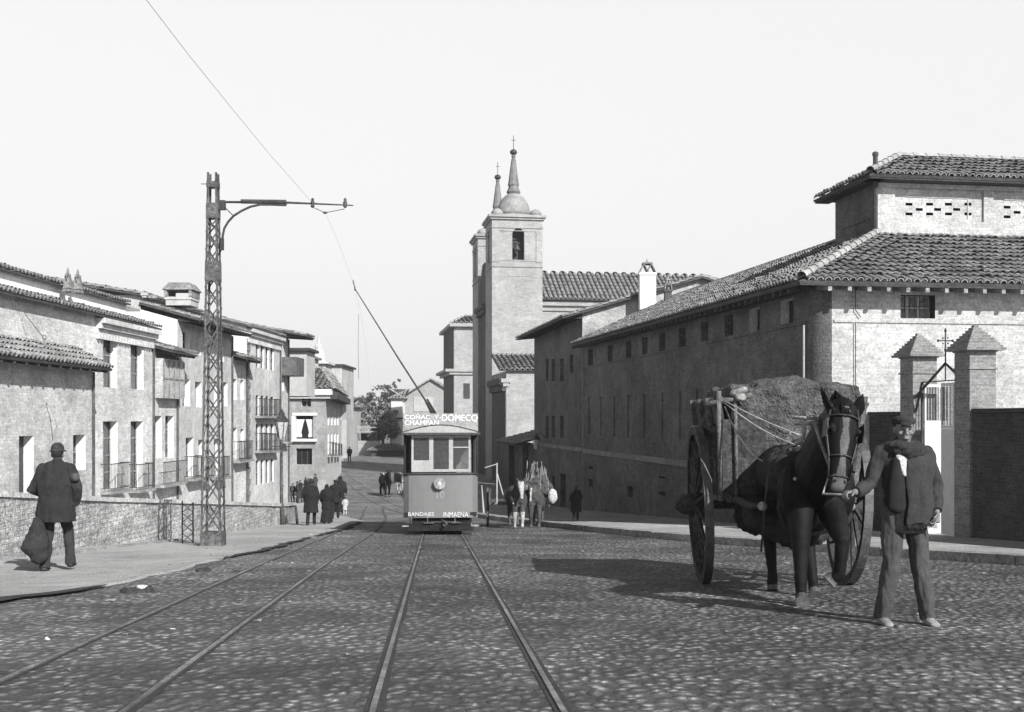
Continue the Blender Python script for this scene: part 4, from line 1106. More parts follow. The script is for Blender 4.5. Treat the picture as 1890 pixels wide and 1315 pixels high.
# side wall receding
pS = Plane(xR,Y6,-.115,1,(-1,0,0)); ops2 = []
for cx in (606,612,618,623): ops2 += [(cx-1.2,cx+1.6,755,785),(cx-1.2,cx+1.6,800,840)]
mb = MB(); wall(mb, pS, 0, 30, ZG-.5, zc_+.2, None, [pS.rect(*o) for o in ops2]); mb.build('side_wall', M_plaster3, hh)
for o in ops2: opening(hh, pS, pS.rect(*o), depth=.25, panes=None, reveal=M_white, balcony=.4 if o[2] > 790 else 0)
c = MB(); pbox(c, pS, 0, 30, zc_-.35, zc_+.15, -.9, -.004); c.build('eave', M_wood, hh)
zt_ = P(0,682,Y6).z
roof(hh, (xL-.3,Y6-.5,zc_+.37), (xR+.6,Y6-.5,zc_+.37), (xR-1.2,Y6+5,zc_+2.1), (xL+.5,Y6+5,zc_+2.1), pitch=.36, seg=5)
roof(hh, (xR+.6,Y6-.5,zc_+.37), (xR-2.9,Y6+30,zc_+.37), (xR-5,Y6+30,zc_+2.1), (xR-1.2,Y6+5,zc_+2.1), pitch=.45, seg=4)
# roof-top rooms behind it
def rooms(px0, px1, yt, yb, Y, m, label, win=None, capm=None, D=3, name='rooftop_room'):
    a, b = P(px0,yt,Y), P(px1,yb,Y); t = thing(name, label, 'rooftop room', ((a.x+b.x)/2,Y,b.z))
    p_ = Plane(a.x,Y,1,0,(0,1,0)); hs_ = [p_.rect(*win)] if win else []
    mb = MB(); wall(mb, p_, 0, b.x-a.x, b.z-2.5, a.z, None, hs_)
    for x in (a.x, b.x): mb.face([(x,Y,b.z-2.5),(x,Y+D,b.z-2.5),(x,Y+D,a.z),(x,Y,a.z)])
    mb.face([(a.x,Y+D,b.z-2.5),(b.x,Y+D,b.z-2.5),(b.x,Y+D,a.z),(a.x,Y+D,a.z)]); mb.build('wall', m, t)
    for h in hs_: opening(t, p_, h, depth=.2, back=M_white, reveal=M_white, panes=(2,2), frame=M_plaster3)
    mb = MB(); mb.box(a.x-.25,b.x+.25,Y-.3,Y+D+.2,a.z+.003,a.z+.18); mb.build('roof_slab', capm or M_tile, t); return t
rooms(547,575,662,706,84,M_plaster3,'small rooftop room with a bright square window above the corner house',(551,566,668,692))
rooms(576,601,672,706,90,M_offwhite,'rooftop room topped with a small lantern behind the corner house',None,M_plaster3)
q = P(588,672,91); c = MB(); c.lathe(q, [(.62,.0),(.6,.5),(.45,.9),(.3,1.2),(.32,1.4),(.12,1.7),(.05,2.3)], 8)
tag(c.build('rooftop_lantern', M_plaster3, smooth=False, loc=q), 'little pointed rooftop lantern above the corner house roofs', 'lantern')
rooms(603,631,676,728,108,M_plaster2,'plain grey upper storey at the far end of the corner block',None,M_wood,D=8,name='upper_storey')
rooms(516,566,648,660,72,M_offwhite,'flat roofed penthouse under the dark roof canopy of the last tall house',None,M_wood,D=3)
chimney(596,602,664,92,P(0,690,92).z,'slim chimney right of the rooftop lantern',M_offwhite,'none')
# beyond: low walls and white picket fence
Y7 = 150
boxhouse('far_house','distant pale house at the left end of the street',P(600,0,Y7).x,P(640,0,Y7).x,Y7,14,ZG,P(0,752,Y7).z,M_farwall,1.5)
boxhouse('far_house','distant low pale house with light roof before the trees',P(628,0,165).x,P(646,0,165).x,165,10,ZG,P(0,786,165).z,M_offwhite,2.2,[M_tile_lt,M_tile_lt])
fe = thing('fence', 'white paling fence in front of the distant trees', 'fence', P(660,800,160))
c = MB()
for i in range(26):
    x = P(640+1.7*i,0,160).x
    c.box(x,x+.055,160,160.04,P(0,800,160).z,P(0,786,160).z+random.uniform(-.05,.08))
c.build('pickets', M_offwhite, fe); c = MB(); a = P(636,0,160).x; b = P(696,0,160).x
c.box(a,b,160.045,160.08,P(0,790,160).z,P(0,788.5,160).z); c.box(a,b,160.045,160.08,P(0,798,160).z,P(0,796.5,160).z); c.build('fence_rail', M_farwall, fe)
lw_ = MB(); lw_.box(P(636,0,161).x,P(700,0,161).x,161,161.4,ZG-.5,P(0,814,161).z)
tag(lw_.build('low_wall', M_paveR, loc=(P(668,0,161).x,161,ZG)), 'long low pale wall below the distant paling fence', 'wall')
# trees
def tree(px, ytop, Y, cw_, label, seed, m=M_leaf, wisp=0.5, n=900):
    rnd = random.Random(seed); b = P(px,0,Y); zt = P(0,ytop,Y).z; H = zt-ZG
    t = thing('tree', label, 'tree', (b.x,Y,ZG), 0, 'trees closing the far end of the street')
    mb = MB(); tops = []
    mb.tube([(b.x,Y,ZG-.2),(b.x+.1,Y,ZG+H*.25),(b.x-.1,Y+.1,ZG+H*.5),(b.x,Y,ZG+H*.8)], [.28,.22,.15,.05], 8)
    for i in range(11):
        an = rnd.uniform(0,6.28); h0 = H*rnd.uniform(.22,.7); L_ = cw_*rnd.uniform(.55,1.0)*(1.1-h0/H*.6)
        e = (b.x+math.cos(an)*L_, Y+math.sin(an)*L_, ZG+h0+L_*rnd.uniform(.5,1.1))
        mb.tube([(b.x,Y,ZG+h0),((b.x+e[0])/2,(Y+e[1])/2,ZG+h0+.4*L_),e], [.10,.06,.02], 5); tops.append(e)
    tops.append((b.x,Y,zt-.6))
    mb.build('trunk', M_trunk, t)
    c = MB(); cl = []
    for e in tops:
        for k in range(3): cl.append((V(e)+V((rnd.gauss(0,.5),rnd.gauss(0,.5),rnd.gauss(0,.5))), rnd.uniform(.5,1.1)*cw_*.3))
    for i in range(n):
        ce, r = rnd.choice(cl); v = V((rnd.gauss(0,1),rnd.gauss(0,1),rnd.gauss(0,1))).normalized()*r*rnd.random()**.4
        p = ce+v; s_ = rnd.uniform(.16,.36)
        if p.z > zt: continue
        u = V((rnd.gauss(0,1),rnd.gauss(0,1),rnd.gauss(0,1))).normalized(); w_ = u.cross(V((rnd.random(),rnd.random(),rnd.random()))).normalized()
        c.face([p-u*s_,p+w_*s_*.6,p+u*s_,p-w_*s_*.6])
    c.build('crown', m, t)
tree(706,712,185,3.6,'tallest dark bushy tree at the end of the street',1,M_leaf,n=2600)
tree(688,725,178,3.0,'mid grey tree left of the tallest one',2,M_leaf2,n=2000)
tree(672,748,175,3.6,'round lower tree above the paling fence',3,M_leaf,n=4500)
tree(722,722,190,2.8,'tree partly hidden behind the white house',4,M_leaf2,n=1800)
tree(732,700,200,1.6,'slim treetop showing over the gabled house roof',5,M_leaf,n=900)
tree(655,765,172,2.6,'small dark tree beside the distant low house',6,M_leaf,n=1500)
tree(698,758,168,3.6,'spreading tree in front of the white house',8,M_leaf2,n=2600)
tree(668,768,170,3.4,'lowest dark tree behind the paling fence',9,M_leaf,n=4200)
tree(684,782,166,3.2,'broad low bushy tree between the fence and the vehicle block',10,M_leaf,n=4200)
tree(652,788,168,2.4,'low rounded bush at the left end of the paling fence',12,M_leaf,n=2600)
# chimneys of the left row
chimney(306,352,548,48,Zr(4.9),'wide hooded chimney on the roof behind the lattice pole',M_offwhite,'hood',1.2)
chimney(118,126,532,38,Zr(4.7),'small twin-tiled chimney pot on the nearest long roof, left one',M_tile,'tent',.3)
chimney(136,145,534,38.4,Zr(4.7),'small twin-tiled chimney pot on the nearest long roof, right one',M_tile,'tent',.3)
chimney(262,270,540,44,Zr(4.8),'thin chimney pot left of the wide hooded chimney',M_offwhite,'none')
chimney(276,288,545,44.6,Zr(4.8),'squat chimney between the thin pot and the wide hooded chimney',M_tile,'none')
# parapet wall
def par():
    t = thing('parapet_wall', 'low rendered parapet wall along the left footpath', 'wall', (-8.2,22,G(22)))
    tab = [(4,-9.4),(15,-8.7),(22.7,-8.2),(29.7,-7.5),(36.5,-7.45),(41,-7.9)]
    hgt = [(4,1.3),(15,1.15),(22.7,.92),(36,.62),(41,.6)]
    mb = MB(); cp = MB()
    ys = frange(4,40.5,.6)
    for a, b in zip(ys, ys[1:]):
        def c_(y, w0, z): 
            return V((interp(tab,y)+w0, y, G(y)+z))
        ha, hb3 = interp(hgt,a), interp(hgt,b)
        w = .02*noise.noise(V((a,0,0)))
        mb.hexa([c_(a,-.35,-.3),c_(a,0,-.3),c_(b,0,-.3),c_(b,-.35,-.3),c_(a,-.35,ha),c_(a,0,ha),c_(b,0,hb3),c_(b,-.35,hb3)])
        cp.hexa([c_(a+.01,-.41,ha+.002),c_(a+.01,.05+w,ha+.002),c_(b-.01,.05+w,hb3+.002),c_(b-.01,-.41,hb3+.002),c_(a+.01,-.41,ha+.10+w),c_(a+.01,.05+w,ha+.09),c_(b-.01,.05+w,hb3+.09),c_(b-.01,-.41,hb3+.10)])
    mb.build('wall_face', mat('parapet_render',0.40,var=0.35,scale=2,streak=.35,fine=.5,brick=(0.32,0.09,0.016,0.75,1.15,0.85),bump=.6,bdist=.03), t); cp.build('coping', mat('parapet_coping',0.46,var=0.25,scale=3,fine=.3,bump=.6,bdist=.02), t)
    st = MB()
    for k, (y0,y1) in enumerate(((17,22),(18.5,25))):
        for a, b in zip(frange(y0,y1,.5),frange(y0,y1,.5)[1:]):
            z = .02
            x = lambda y: interp(tab,y)+.12+.3*k
            st.hexa([(x(a),a,G(a)),(x(a)+.14,a,G(a)),(x(b)+.14,b,G(b)),(x(b),b,G(b)),(x(a),a,G(a)+z+.05),(x(a)+.14,a,G(a)+z+.05),(x(b)+.14,b,G(b)+z+.05),(x(b),b,G(b)+z+.05)])
    st.build('drip_course', M_stone, t)
par()
# ============================================================ STREET THINGS
# ---- lattice tram pole
def lattice_pole():
    Y = 22.7; b = P(393.5,1010,Y); zg = G(Y)+.03
    t = thing('tram_pole', 'riveted lattice iron pole with curved bracket arm carrying the overhead wire', 'tram pole', (b.x,Y,zg))
    H = P(0,320,Y).z-zg; hw = lambda z: .205-.105*(z/H)
    mb = MB(); q = lambda sx, sy, z: (sx*hw(z), sy*hw(z), z)
    for sx in (-1,1):
        for sy in (-1,1):
            for (dx, dy) in ((-sx*.028,0),(0,-sy*.028)):   # L-angles as two strips
                a0, a1 = q(sx,sy,0), q(sx,sy,H); th = .006
                x0, y0 = (dx or -sx*th), (dy or -sy*th)
                mb.hexa([(a0[0],a0[1],0),(a0[0]+x0*1.5,a0[1],0),(a0[0]+x0*1.5,a0[1]+y0*1.5,0),(a0[0],a0[1]+y0*1.5,0),
                         (a1[0],a1[1],H),(a1[0]+x0*1.5,a1[1],H),(a1[0]+x0*1.5,a1[1]+y0*1.5,H),(a1[0],a1[1]+y0*1.5,H)])
    mb.build('upright', M_ironlt, t, world=False)
    z = .30; k = 0; lb = MB()
    def strap(A, B, w, side):
        A, B = V(A), V(B); d = (B-A).normalized(); n = V((1,0,0)) if side else V((0,1,0)); s = d.cross(n)*w/2; th = n*.006
        lb.hexa([A-s-th,A+s-th,A+s+th,A-s+th,B-s-th,B+s-th,B+s+th,B-s+th])
    while z < H-1.0:
        st = 2.95*hw(z); z2 = min(z+st, H-.95)
        for sy in (-1,1):
            strap(q(-1,sy,z), q(1,sy,z2), .028, 0); strap(q(1,sy,z), q(-1,sy,z2), .028, 0)
        for sx in (-1,1):
            strap(q(sx,-1,z), q(sx,1,z2), .018, 1)
        z = z2
    lb.build('lattice_bracing', M_ironlt, t, world=False)
    for z0, z1 in ((0,.28),(H-2.2,H-1.82+.02),(H-.93,H-.62),(H-.30,H-.18)):
        pb = MB(); w0, w1 = hw(z0)+.008, hw(z1)+.008
        pb.hexa([(-w0,-w0,z0),(w0,-w0,z0),(w0,w0,z0),(-w0,w0,z0),(-w1,-w1,z1),(w1,-w1,z1),(w1,w1,z1),(-w1,w1,z1)])
        pb.build('gusset_plate', M_ironlt, t, world=False)
    sp_ = MB(); sp_.tube([(-.22,-.1,H-.24),(.16,-.1,H-.24)], .01, 5); sp_.build('step_bar', M_ironlt, t, world=False)
    # arm
    za = P(0,375,Y).z-zg; zt = P(0,376,Y).z-zg; ax = lambda px: P(px,0,Y).x-b.x
    am = MB(); am.tube([(ax(403),0,za+.02),(ax(525),0,za+.01),(ax(652),0,za-.05)], [.024,.024,.012], 8)
    am.tube([(ax(445),0,za+.03),(ax(528),0,za+.02)], .045, 8)
    am.build('arm_tube', M_iron, t, world=False)
    cv = MB(); pts = []
    for (px, py) in ((411,452),(411,436),(414,422),(421,410),(431,399),(445,390),(462,382),(480,378),(500,378),(528,379)):
        pts.append((ax(px),0,P(0,py,Y).z-zg))
    cv.tube(pts, .024, 8); cv.tube([pts[-1],(pts[-1][0],0,za)], .02, 6); cv.tube([(ax(416),0,za-.1),(ax(432),0,P(0,400,Y).z-zg)], .012, 6)
    cv.build('curved_brace', M_iron, t, world=False)
    cl = MB(); cl.box(ax(404),ax(416),-.05,.05,P(0,388,Y).z-zg,za+.05); cl.box(ax(407),ax(412.5),-.05,.05,P(0,462,Y).z-zg,P(0,440,Y).z-zg); cl.build('clamp', M_iron, t, world=False)
    for px in (577,637):
        i_ = MB(); i_.lathe((ax(px),0,P(0,384,Y).z-zg), [(.02,0),(.045,.03),(.03,.06),(.05,.10),(.03,.13),(.03,.18),(.012,.2)], 10)
        i_.build('insulator', M_iron, t, world=False, smooth=True)
    h = MB(); h.tube([(ax(580),0,P(0,384,Y).z-zg),(ax(600),0,P(0,393,Y).z-zg),(ax(636),0,P(0,386,Y).z-zg)], .008, 5); h.ell((ax(600),0,P(0,393,Y).z-zg),(.05,.03,.025),8,6)
    h.build('wire_hanger', M_iron, t, world=False)
    return t
lattice_pole()
def wire(name, pts, label, r=.007, m=M_wire, cat='overhead wire'):
    mb = MB(); mb.tube(pts, r, 5); p = pts[0]
    return tag(mb.build(name, m, loc=p, smooth=True), label, cat)
wp = [((270,0),9.7),((350,104),11.6),((430,203),14.2),((500,288),17.6),((555,350),21.0),((577,376),22.75)]
wire('overhead_wire', [P(a,b,y) for (a,b),y in wp], 'thin wire slanting from the top left of the sky to the bracket arm', .0026)
wire('trolley_wire', [P(600,393,22.7)]+[P(px,py,Y) for px,py,Y in ((618,432,25.2),(636,478,28.3),(655,533,31.8),(668,590,40),(678,660,55),(684,720,80))], 'thin trolley wire running from the arm to the tram pole wheel', .002)
wire('overhead_wire', [P(662,580,60),P(661,640,60),P(662,700,60)], 'faint hanging span wire above the far street left of the tram pole', .012)
# hanging cables on the far left house
rnd = random.Random(3)
def sag(a, b, s, n=10):
    a, b = V(a), V(b); return [a.lerp(b,i/n)-V((0,0,s*4*(i/n)*(1-i/n))) for i in range(n+1)]
ins = P(82,626,33.5)
wire('hanging_cable', [P(5,542,33),P(30,556,33),P(50,585,33.2),ins], 'thin cable sloping to the insulator above the low house eave', .012)
for i,(a,b,s,l) in enumerate((((76,640,33.5),(10,640,33.5),1.0,'innermost looped cable hanging over the low house eave'),((76,660,33.5),(4,700,33.5),1.1,'lower looped cable hanging beside the low house wall'),((74,650,33.5),(22,668,33.5),1.9,'longest looped cable hanging down the low house wall'))):
    wire('hanging_cable', sag(P(*a),P(*b),s), l, .02, M_offwhite)
mb = MB(); mb.tube([ins,P(74,700,33.5)], .03, 6); mb.ell(ins+V((0,0,.05)), .08, 8, 6); mb.tube([P(70,725,33.5),P(98,760,33.5),P(105,790,33.5)],.02,5)
tag(mb.build('cable_bracket', M_greywood, loc=ins), 'insulator bracket holding looped cables on the low house', 'bracket')
# ---- gas lamp
def gas_lamp():
    Y = 36.0; b = P(520,970,Y); zg = G(Y)+.03
    t = thing('street_lamp', 'slim gas lamp with a tapered glass lantern standing by the parapet', 'street lamp', (b.x,Y,zg))
    H = P(0,812,Y).z-zg
    m = MB(); m.lathe((0,0,0), [(.13,0),(.13,.25),(.10,.3),(.08,.55),(.05,.7),(.045,1.2),(.06,1.25),(.04,1.32),(.032,H-.12),(.06,H-.1),(.03,H)], 10); m.build('post', M_ironlt, t, world=False, smooth=True)
    l = MB(); l.lathe((0,0,H), [(.06,0),(.10,.06),(.21,.55),(.215,.6)], 6); l.build('lantern_glass', mat('lamp_glass',0.45,rough=.15,spec=.6,var=.1,bump=.0), t, world=False)
    l = MB()
    for k in range(6):
        an = math.pi/3*k; l.tube([(.11*math.cos(an),.11*math.sin(an),H+.05),(.222*math.cos(an),.222*math.sin(an),H+.58)], .012, 4)
    l.lathe((0,0,H+.58), [(.24,0),(.24,.03),(.10,.2),(.10,.27),(.05,.34),(.02,.42)], 6); l.build('lantern_cap', M_iron, t, world=False)
    a = MB(); a.tube([(-.3,0,H-.22),(.3,0,H-.22)], .015, 5); a.build('ladder_bar', M_iron, t, world=False)
gas_lamp()
for px0,px1,yt,yb,l in ((521,526,932,971,'leaning short iron post beside the gas lamp'),(548,553,934,969,'curved short iron post near the walking group')):
    Y = Yg(yb); a = P((px0+px1)/2,yb,Y); mb = MB(); H = (yb-yt)/F*Y
    mb.tube([(a.x-.03,Y,G(Y)),(a.x-.05,Y,G(Y)+H*.5),(a.x-.09,Y,G(Y)+H)], [.05,.045,.04], 7); tag(mb.build('iron_post', M_iron, loc=(a.x,Y,G(Y))), l, 'post')
# lattice stub frame by the parapet
Y = 23.6; a = P(346,1006,Y); t = thing('iron_trestle', 'small lattice iron frame standing against the parapet', 'iron frame', (a.x,Y,G(Y)))
H = .93; mb = MB(); mb.tube([(-.11,0,0),(-.11,0,H)], .016, 6); mb.tube([(.09,.1,-.02),(.09,.1,H-.04)], .016, 6); mb.build('upright', M_iron, t, world=False)
mb = MB()
for i in range(4):
    z = .05+i*.21; mb.tube([(-.11,0,z),(.09,.1,z+.2)], .009, 5); mb.tube([(.09,.1,z),(-.11,0,z+.2)], .009, 5)
mb.tube([(-.11,0,.02),(.3,-.02,-.02)], .014, 5); mb.build('lattice_bracing', M_iron, t, world=False)
# wall lantern on shaded block
q = spb.pt(spb.s_at(1007),Zr(-1.75),-.55); t = thing('wall_lamp', 'small lantern on a bracket fixed to the shaded brick block', 'wall lamp', q)
mb = MB(); mb.lathe((0,0,0), [(.1,0),(.2,.5),(.22,.55)], 6); mb.build('lantern_glass', MATS['lamp_glass'], t, world=False)
mb = MB(); mb.lathe((0,0,.552), [(.24,0),(.08,.25),(.03,.35)], 6); mb.tube([(0,0,.85),(.3,0,.95),(.55,.05,.6)], .025, 5); mb.build('bracket', M_iron, t, world=False)

# ---- tram
M_tpaint = mat('tram_paint', 0.155, rough=.45, var=.08, scale=2, fine=.18, fscale=90, spec=.4, bump=.08)
M_tcream = mat('tram_cream', 0.33, rough=.5, var=.10, scale=3, fine=.12, bump=.05)
M_troof  = mat('tram_roof', 0.28, rough=.8, var=.15, scale=3)
M_tdark  = mat('tram_underframe', 0.02, rough=.8, var=.4)
M_board  = mat('sign_board', 0.27, rough=.7, var=.12, scale=3)
M_letter = mat('white_lettering', 0.66, rough=.6, var=.05, fine=.05, bump=0)
M_thin   = mat('dim_lettering', 0.26, rough=.6, var=.1, bump=0)
M_tglass = bpy.data.materials.new('tram_glass'); M_tglass.use_nodes = True
pb_ = M_tglass.node_tree.nodes['Principled BSDF']; pb_.inputs['Base Color'].default_value = (.12,.12,.12,1); pb_.inputs['Roughness'].default_value = .08
pb_.inputs['Alpha'].default_value = .22; pb_.inputs['Specular IOR Level'].default_value = .8
def text(s_, size, m, parent, loc, rot, name='lettering', wfit=None, ext=.004, hfit=None, bold=.014):
    c = bpy.data.curves.new('t', 'FONT'); c.body = s_; c.size = size; c.extrude = ext; c.align_x = 'CENTER'; c.offset = size*bold
    o = bpy.data.objects.new('t', c); COL.objects.link(o)
    me = bpy.data.meshes.new_from_object(o.evaluated_get(bpy.context.evaluated_depsgraph_get()))
    bpy.data.objects.remove(o); xs = [v.co.x for v in me.vertices]; ysv = [v.co.y for v in me.vertices]
    cx = (min(xs)+max(xs))/2; w_ = max(xs)-min(xs); h_ = max(ysv)-min(ysv); y0 = min(ysv)
    for v in me.vertices:
        v.co.x = (v.co.x-cx)*((wfit/w_) if wfit else 1); v.co.y = (v.co.y-y0)*((hfit/h_) if hfit else 1)
    me.materials.clear(); me.materials.append(m)
    n = bpy.data.objects.new(name, me); COL.objects.link(n); n.parent = parent; n.location = loc; n.rotation_euler = rot; return n
def tram():
    Y0 = 28.7; c = P(813.5,0,Y0); ang = math.atan(-0.0685)*-1
    t = thing('tram', 'single deck electric tram with number 10 and white roof advertisement boards coming down the track', 'tram', (c.x,Y0,G(Y0)), ang)
    # the whole car follows the slope of the road
    t.rotation_euler = (math.atan(-0.063)*0.9, 0, ang)
    W = .96
    def part(name, mb, m, parent=t, **k): return mb.build(name, m, parent, world=False, **k)
    # dash: gently curved front apron
    d = MB(); n = 14; pts = []
    for i in range(n+1):
        x = -W+2*W*i/n; y = .12*(abs(x)/W)**3.0+(.10 if abs(x) > W*.97 else 0); pts.append((x,y))
    for (x0,y0),(x1,y1) in zip(pts,pts[1:]):
        d.hexa([(x0,y0,.44),(x1,y1,.44),(x1,y1+.03,.44),(x0,y0+.03,.44),(x0,y0,1.55),(x1,y1,1.55),(x1,y1+.03,1.55),(x0,y0+.03,1.55)])
    d.box(-W,-W+.03,.22,1.3,.44,1.0); dash = part('dash_panel', d, M_tpaint, smooth=False)
    r_ = MB(); r_.tube([(x,y-.01,1.57) for x,y in pts], .028, 6); part('dash_rail', r_, M_iron)
    hl = MB(); rot = Matrix.Rotation(math.radians(90),4,'X')
    hl.tube([(-.03,-.10,1.32),(-.03,0.02,1.32)], .15, 20); h_ = part('headlight', hl, M_tdark, dash)
    hl = MB(); hl.ell((-.03,-.10,1.32),(.105,.035,.105),16,8); part('lens', hl, mat('lens_glass',.55,rough=.15,spec=.7,var=.1,bump=0), h_, smooth=True)
    hl = MB(); hl.lathe((0,0,0),[(.125,0),(.15,.0),(.15,.03),(.125,.03)],20); me_o = part('rim', hl, mat('brass',.35,rough=.3,metallic=.6), h_); me_o.location=(-.03,-.10,1.32); me_o.rotation_euler=(math.radians(90),0,0)
    text('10', .26, M_thin, dash, (-.01,-.006,.93), (math.radians(90),0,0), 'fleet_number', wfit=.20, hfit=.19)
    text('BANDAJES', .14, M_letter, dash, (-.50,-.012,.455), (math.radians(90),0,0), 'lettering', wfit=.66, hfit=.13, bold=.0)
    text('INMAENA', .14, M_letter, dash, (.39,-.012,.455), (math.radians(90),0,0), 'lettering', wfit=.64, hfit=.13, bold=.0)
    # windscreen
    f = MB(); x0, x1, z0, z1 = -.755, .775, 1.62, 2.60; xs = (-.755,-.245,.265,.775); tt = .055
    for i, x in enumerate(xs): f.box(x-(tt if i else 0), x+(tt if i < 3 else 0)+(tt if i == 0 else 0)*0, .06, .12, z0, z1)
    for a, b in zip(xs, xs[1:]):
        a2, b2 = a+tt+.001, b-tt-.001
        f.box(a2,b2,.062,.118,z0,z0+(.30 if a < -.7 else .07)); f.box(a2,b2,.062,.118,z1-.09,z1)
        if a > .2: f.box(a2,b2,.064,.116,z1-.36,z1-.33)
    wsf = part('windscreen_frame', f, M_tcream)
    for a, b in zip(xs, xs[1:]):
        g = MB(); g.box(a+tt,b-tt,.085,.09,z0+.05,z1-.05); part('pane', g, M_tglass, wsf)
    # corner posts and canopy
    for sx in (-1,1):
        p_ = MB(); p_.tube([(sx*.93,.2,1.5),(sx*.93,.2,2.66)], .028, 6); p_.tube([(sx*.90,1.35,.5),(sx*.90,1.35,2.66)], .035, 6); part('platform_post', p_, M_tdark)
    # roof: arched shell
    rf = MB(); n = 16; L0, L1 = -.10, 7.6
    for s_ in range(1):
        prof = [(-1.0+2.0*i/n, 2.64+.19*math.cos(math.pi/2*(-1+2*i/n))) for i in range(n+1)]
        ring = [[(x,y,z) for x,z in prof] for y in (L0,L0+.03,L1)]
        for a, b in zip(ring, ring[1:]):
            for i in range(n): rf.face([a[i],b[i],b[i+1],a[i+1]])
        for i in range(n): rf.face([(prof[i][0],L0,2.60),(prof[i+1][0],L0,2.60),(prof[i+1][0],L0,prof[i+1][1]),(prof[i][0],L0,prof[i][1])])
        for y in (L1,):
            for i in range(n): rf.face([(prof[i][0],y,2.60),(prof[i][0],y,prof[i][1]),(prof[i+1][0],y,prof[i+1][1]),(prof[i+1][0],y,2.60)])
        for sx in (-1,1): rf.face([(sx,L0,2.60),(sx,L1,2.60),(sx,L1,2.64),(sx,L0,2.64)])
        rf.face([(-1,L0,2.60),(-1,L1,2.60),(1,L1,2.60),(1,L0,2.60)])
    roof_ = part('roof', rf, M_troof)
    e = MB()
    for i in range(n): e.face([(prof[i][0],L0-.004,2.63),(prof[i+1][0],L0-.004,2.63),(prof[i+1][0],L0-.004,prof[i+1][1]-.02),(prof[i][0],L0-.004,max(2.63,prof[i][1]-.02))])
    part('roof_fascia', e, M_tcream, roof_)
    e = MB(); e.tube([(x,L0-.012,z) for x,z in prof], .012, 5); part('roof_moulding', e, M_iron, roof_)
    e = MB(); e.box(-1.02,1.02,L0-.03,L0-.003,2.575,2.625); part('roof_edge', e, M_iron, roof_)
    # sign boards on roof front
    sb = MB(); n = 16
    for i in range(n):
        xa, xb = -.965+1.93*i/n, -.965+1.93*(i+1)/n
        za, zb2 = [2.645+.19*math.cos(math.pi/2*x/1.0) for x in (xa,xb)]
        sb.hexa([(xa,-.02,za),(xb,-.02,zb2),(xb,.01,zb2),(xa,.01,za),(xa,-.02,3.13),(xb,-.02,3.13),(xb,.01,3.13),(xa,.01,3.13)])
    bd = part('advertisement_board', sb, M_board)
    rx = (math.radians(90),0,0)
    text('COÑAC  Y', .18, M_letter, bd, (-.49,-.026,2.975), rx, wfit=.88, hfit=.14)
    text('CHAMPAN', .18, M_letter, bd, (-.49,-.026,2.825), rx, wfit=.88, hfit=.13)
    text('·DOMECQ', .22, M_letter, bd, (.46,-.026,2.90), rx, wfit=.98, hfit=.20)
    # saloon
    s_ = MB(); s_.box(-.90,.90,1.40,1.46,.5,1.0+.5); s_.box(-.90,-.55,1.40,1.46,1.5,2.6); s_.box(.55,.90,1.40,1.46,1.5,2.6); s_.box(-.55,.55,1.40,1.46,2.35,2.6); s_.box(-.28,-.22,1.40,1.46,1.5,2.35)
    part('bulkhead', s_, M_oldwood)
    s_ = MB()
    for sx in (-1,1):
        s_.box(sx*.95-.02,sx*.95+.02,1.46,6.3,.44,1.45)
        s_.box(sx*.95-.02,sx*.95+.02,1.46,6.3,2.4,2.6)
        for k in range(6): y = 1.46+k*.956; s_.box(sx*.95-.02,sx*.95+.02,y,y+.08,1.45,2.4)
    s_.box(-.9,.9,6.24,6.3,.44,2.6); part('saloon_body', s_, M_tpaint)
    fl = MB(); fl.box(-.93,.93,.06,7.5,.50,.58); part('floor', fl, M_tdark)
    bk = MB(); bk.box(-W,W,7.5,7.54,.44,1.5); part('rear_dash', bk, M_tpaint)
    # controller
    cb = MB(); cb.box(-.05,.22,.35,.62,.58,1.62); cb.lathe((.085,.48,1.62),[(.08,0),(.05,.08),(.02,.15)],8); part('controller', cb, M_tdark)
    # underframe
    u = MB(); u.box(-.74,.78,.18,6.9,.22,.40); u.box(-.70,-.62,.15,.25,.0+.12,.45); part('underframe', u, M_tdark)
    for y in (2.3,4.6):
        for sx in (-1,1):
            w_ = MB(); w_.tube([(sx*.47,y,.37),(sx*.56,y,.37)], .36, 20); part('wheel', w_, M_tdark)
    fg = MB(); fg.hexa([(-.86,.05,.10),(.86,.05,.10),(.86,.16,.10),(-.86,.16,.10),(-.70,-.02,.36),(.70,-.02,.36),(.70,.03,.36),(-.70,.03,.36)]); part('lifeguard', fg, M_tdark)
    for sx in (-1,1):
        st = MB(); st.box(sx*.86-.14,sx*.86+.14,.35,.85,.20,.235); st.tube([(sx*.80,.4,.22),(sx*.80,.4,.5)],.015,5); part('step', st, M_greywood)
    hk = MB(); hk.tube([(-.25,-.04,.33),(.45,-.04,.33)], .012, 5)
    for x in (-.34,.36): hk.tube([(x,-.04,.44),(x,-.04,.32)], .018, 5); hk.tube([(x-.1,-.05,.31),(x+.16,-.05,.31)], .016, 5)
    part('fender_bar', hk, M_ironlt)
    hk = MB(); hk.tube([(.02,-.03,.38),(.10,-.14,.36),(.16,-.16,.29),(.12,-.14,.24),(.05,-.12,.26)], .02, 6); part('coupling_hook', hk, M_ironlt)
    # trolley pole: base on the roof, boom reaching the wire
    bpos = V((0,4.2,2.84))
    inv = (Matrix.Translation(t.location) @ t.rotation_euler.to_matrix().to_4x4()).inverted()
    tip = inv @ P(655,533,31.8)
    tb = MB(); tb.lathe(bpos-V((0,0,.04)), [(.22,0),(.2,.08),(.1,.12),(.08,.3)], 12)
    dr = (tip-bpos).normalized(); a0_ = bpos+V((0,0,.26))
    tb.tube([a0_-dr*.25, a0_+dr*.7], [.05,.035], 8)
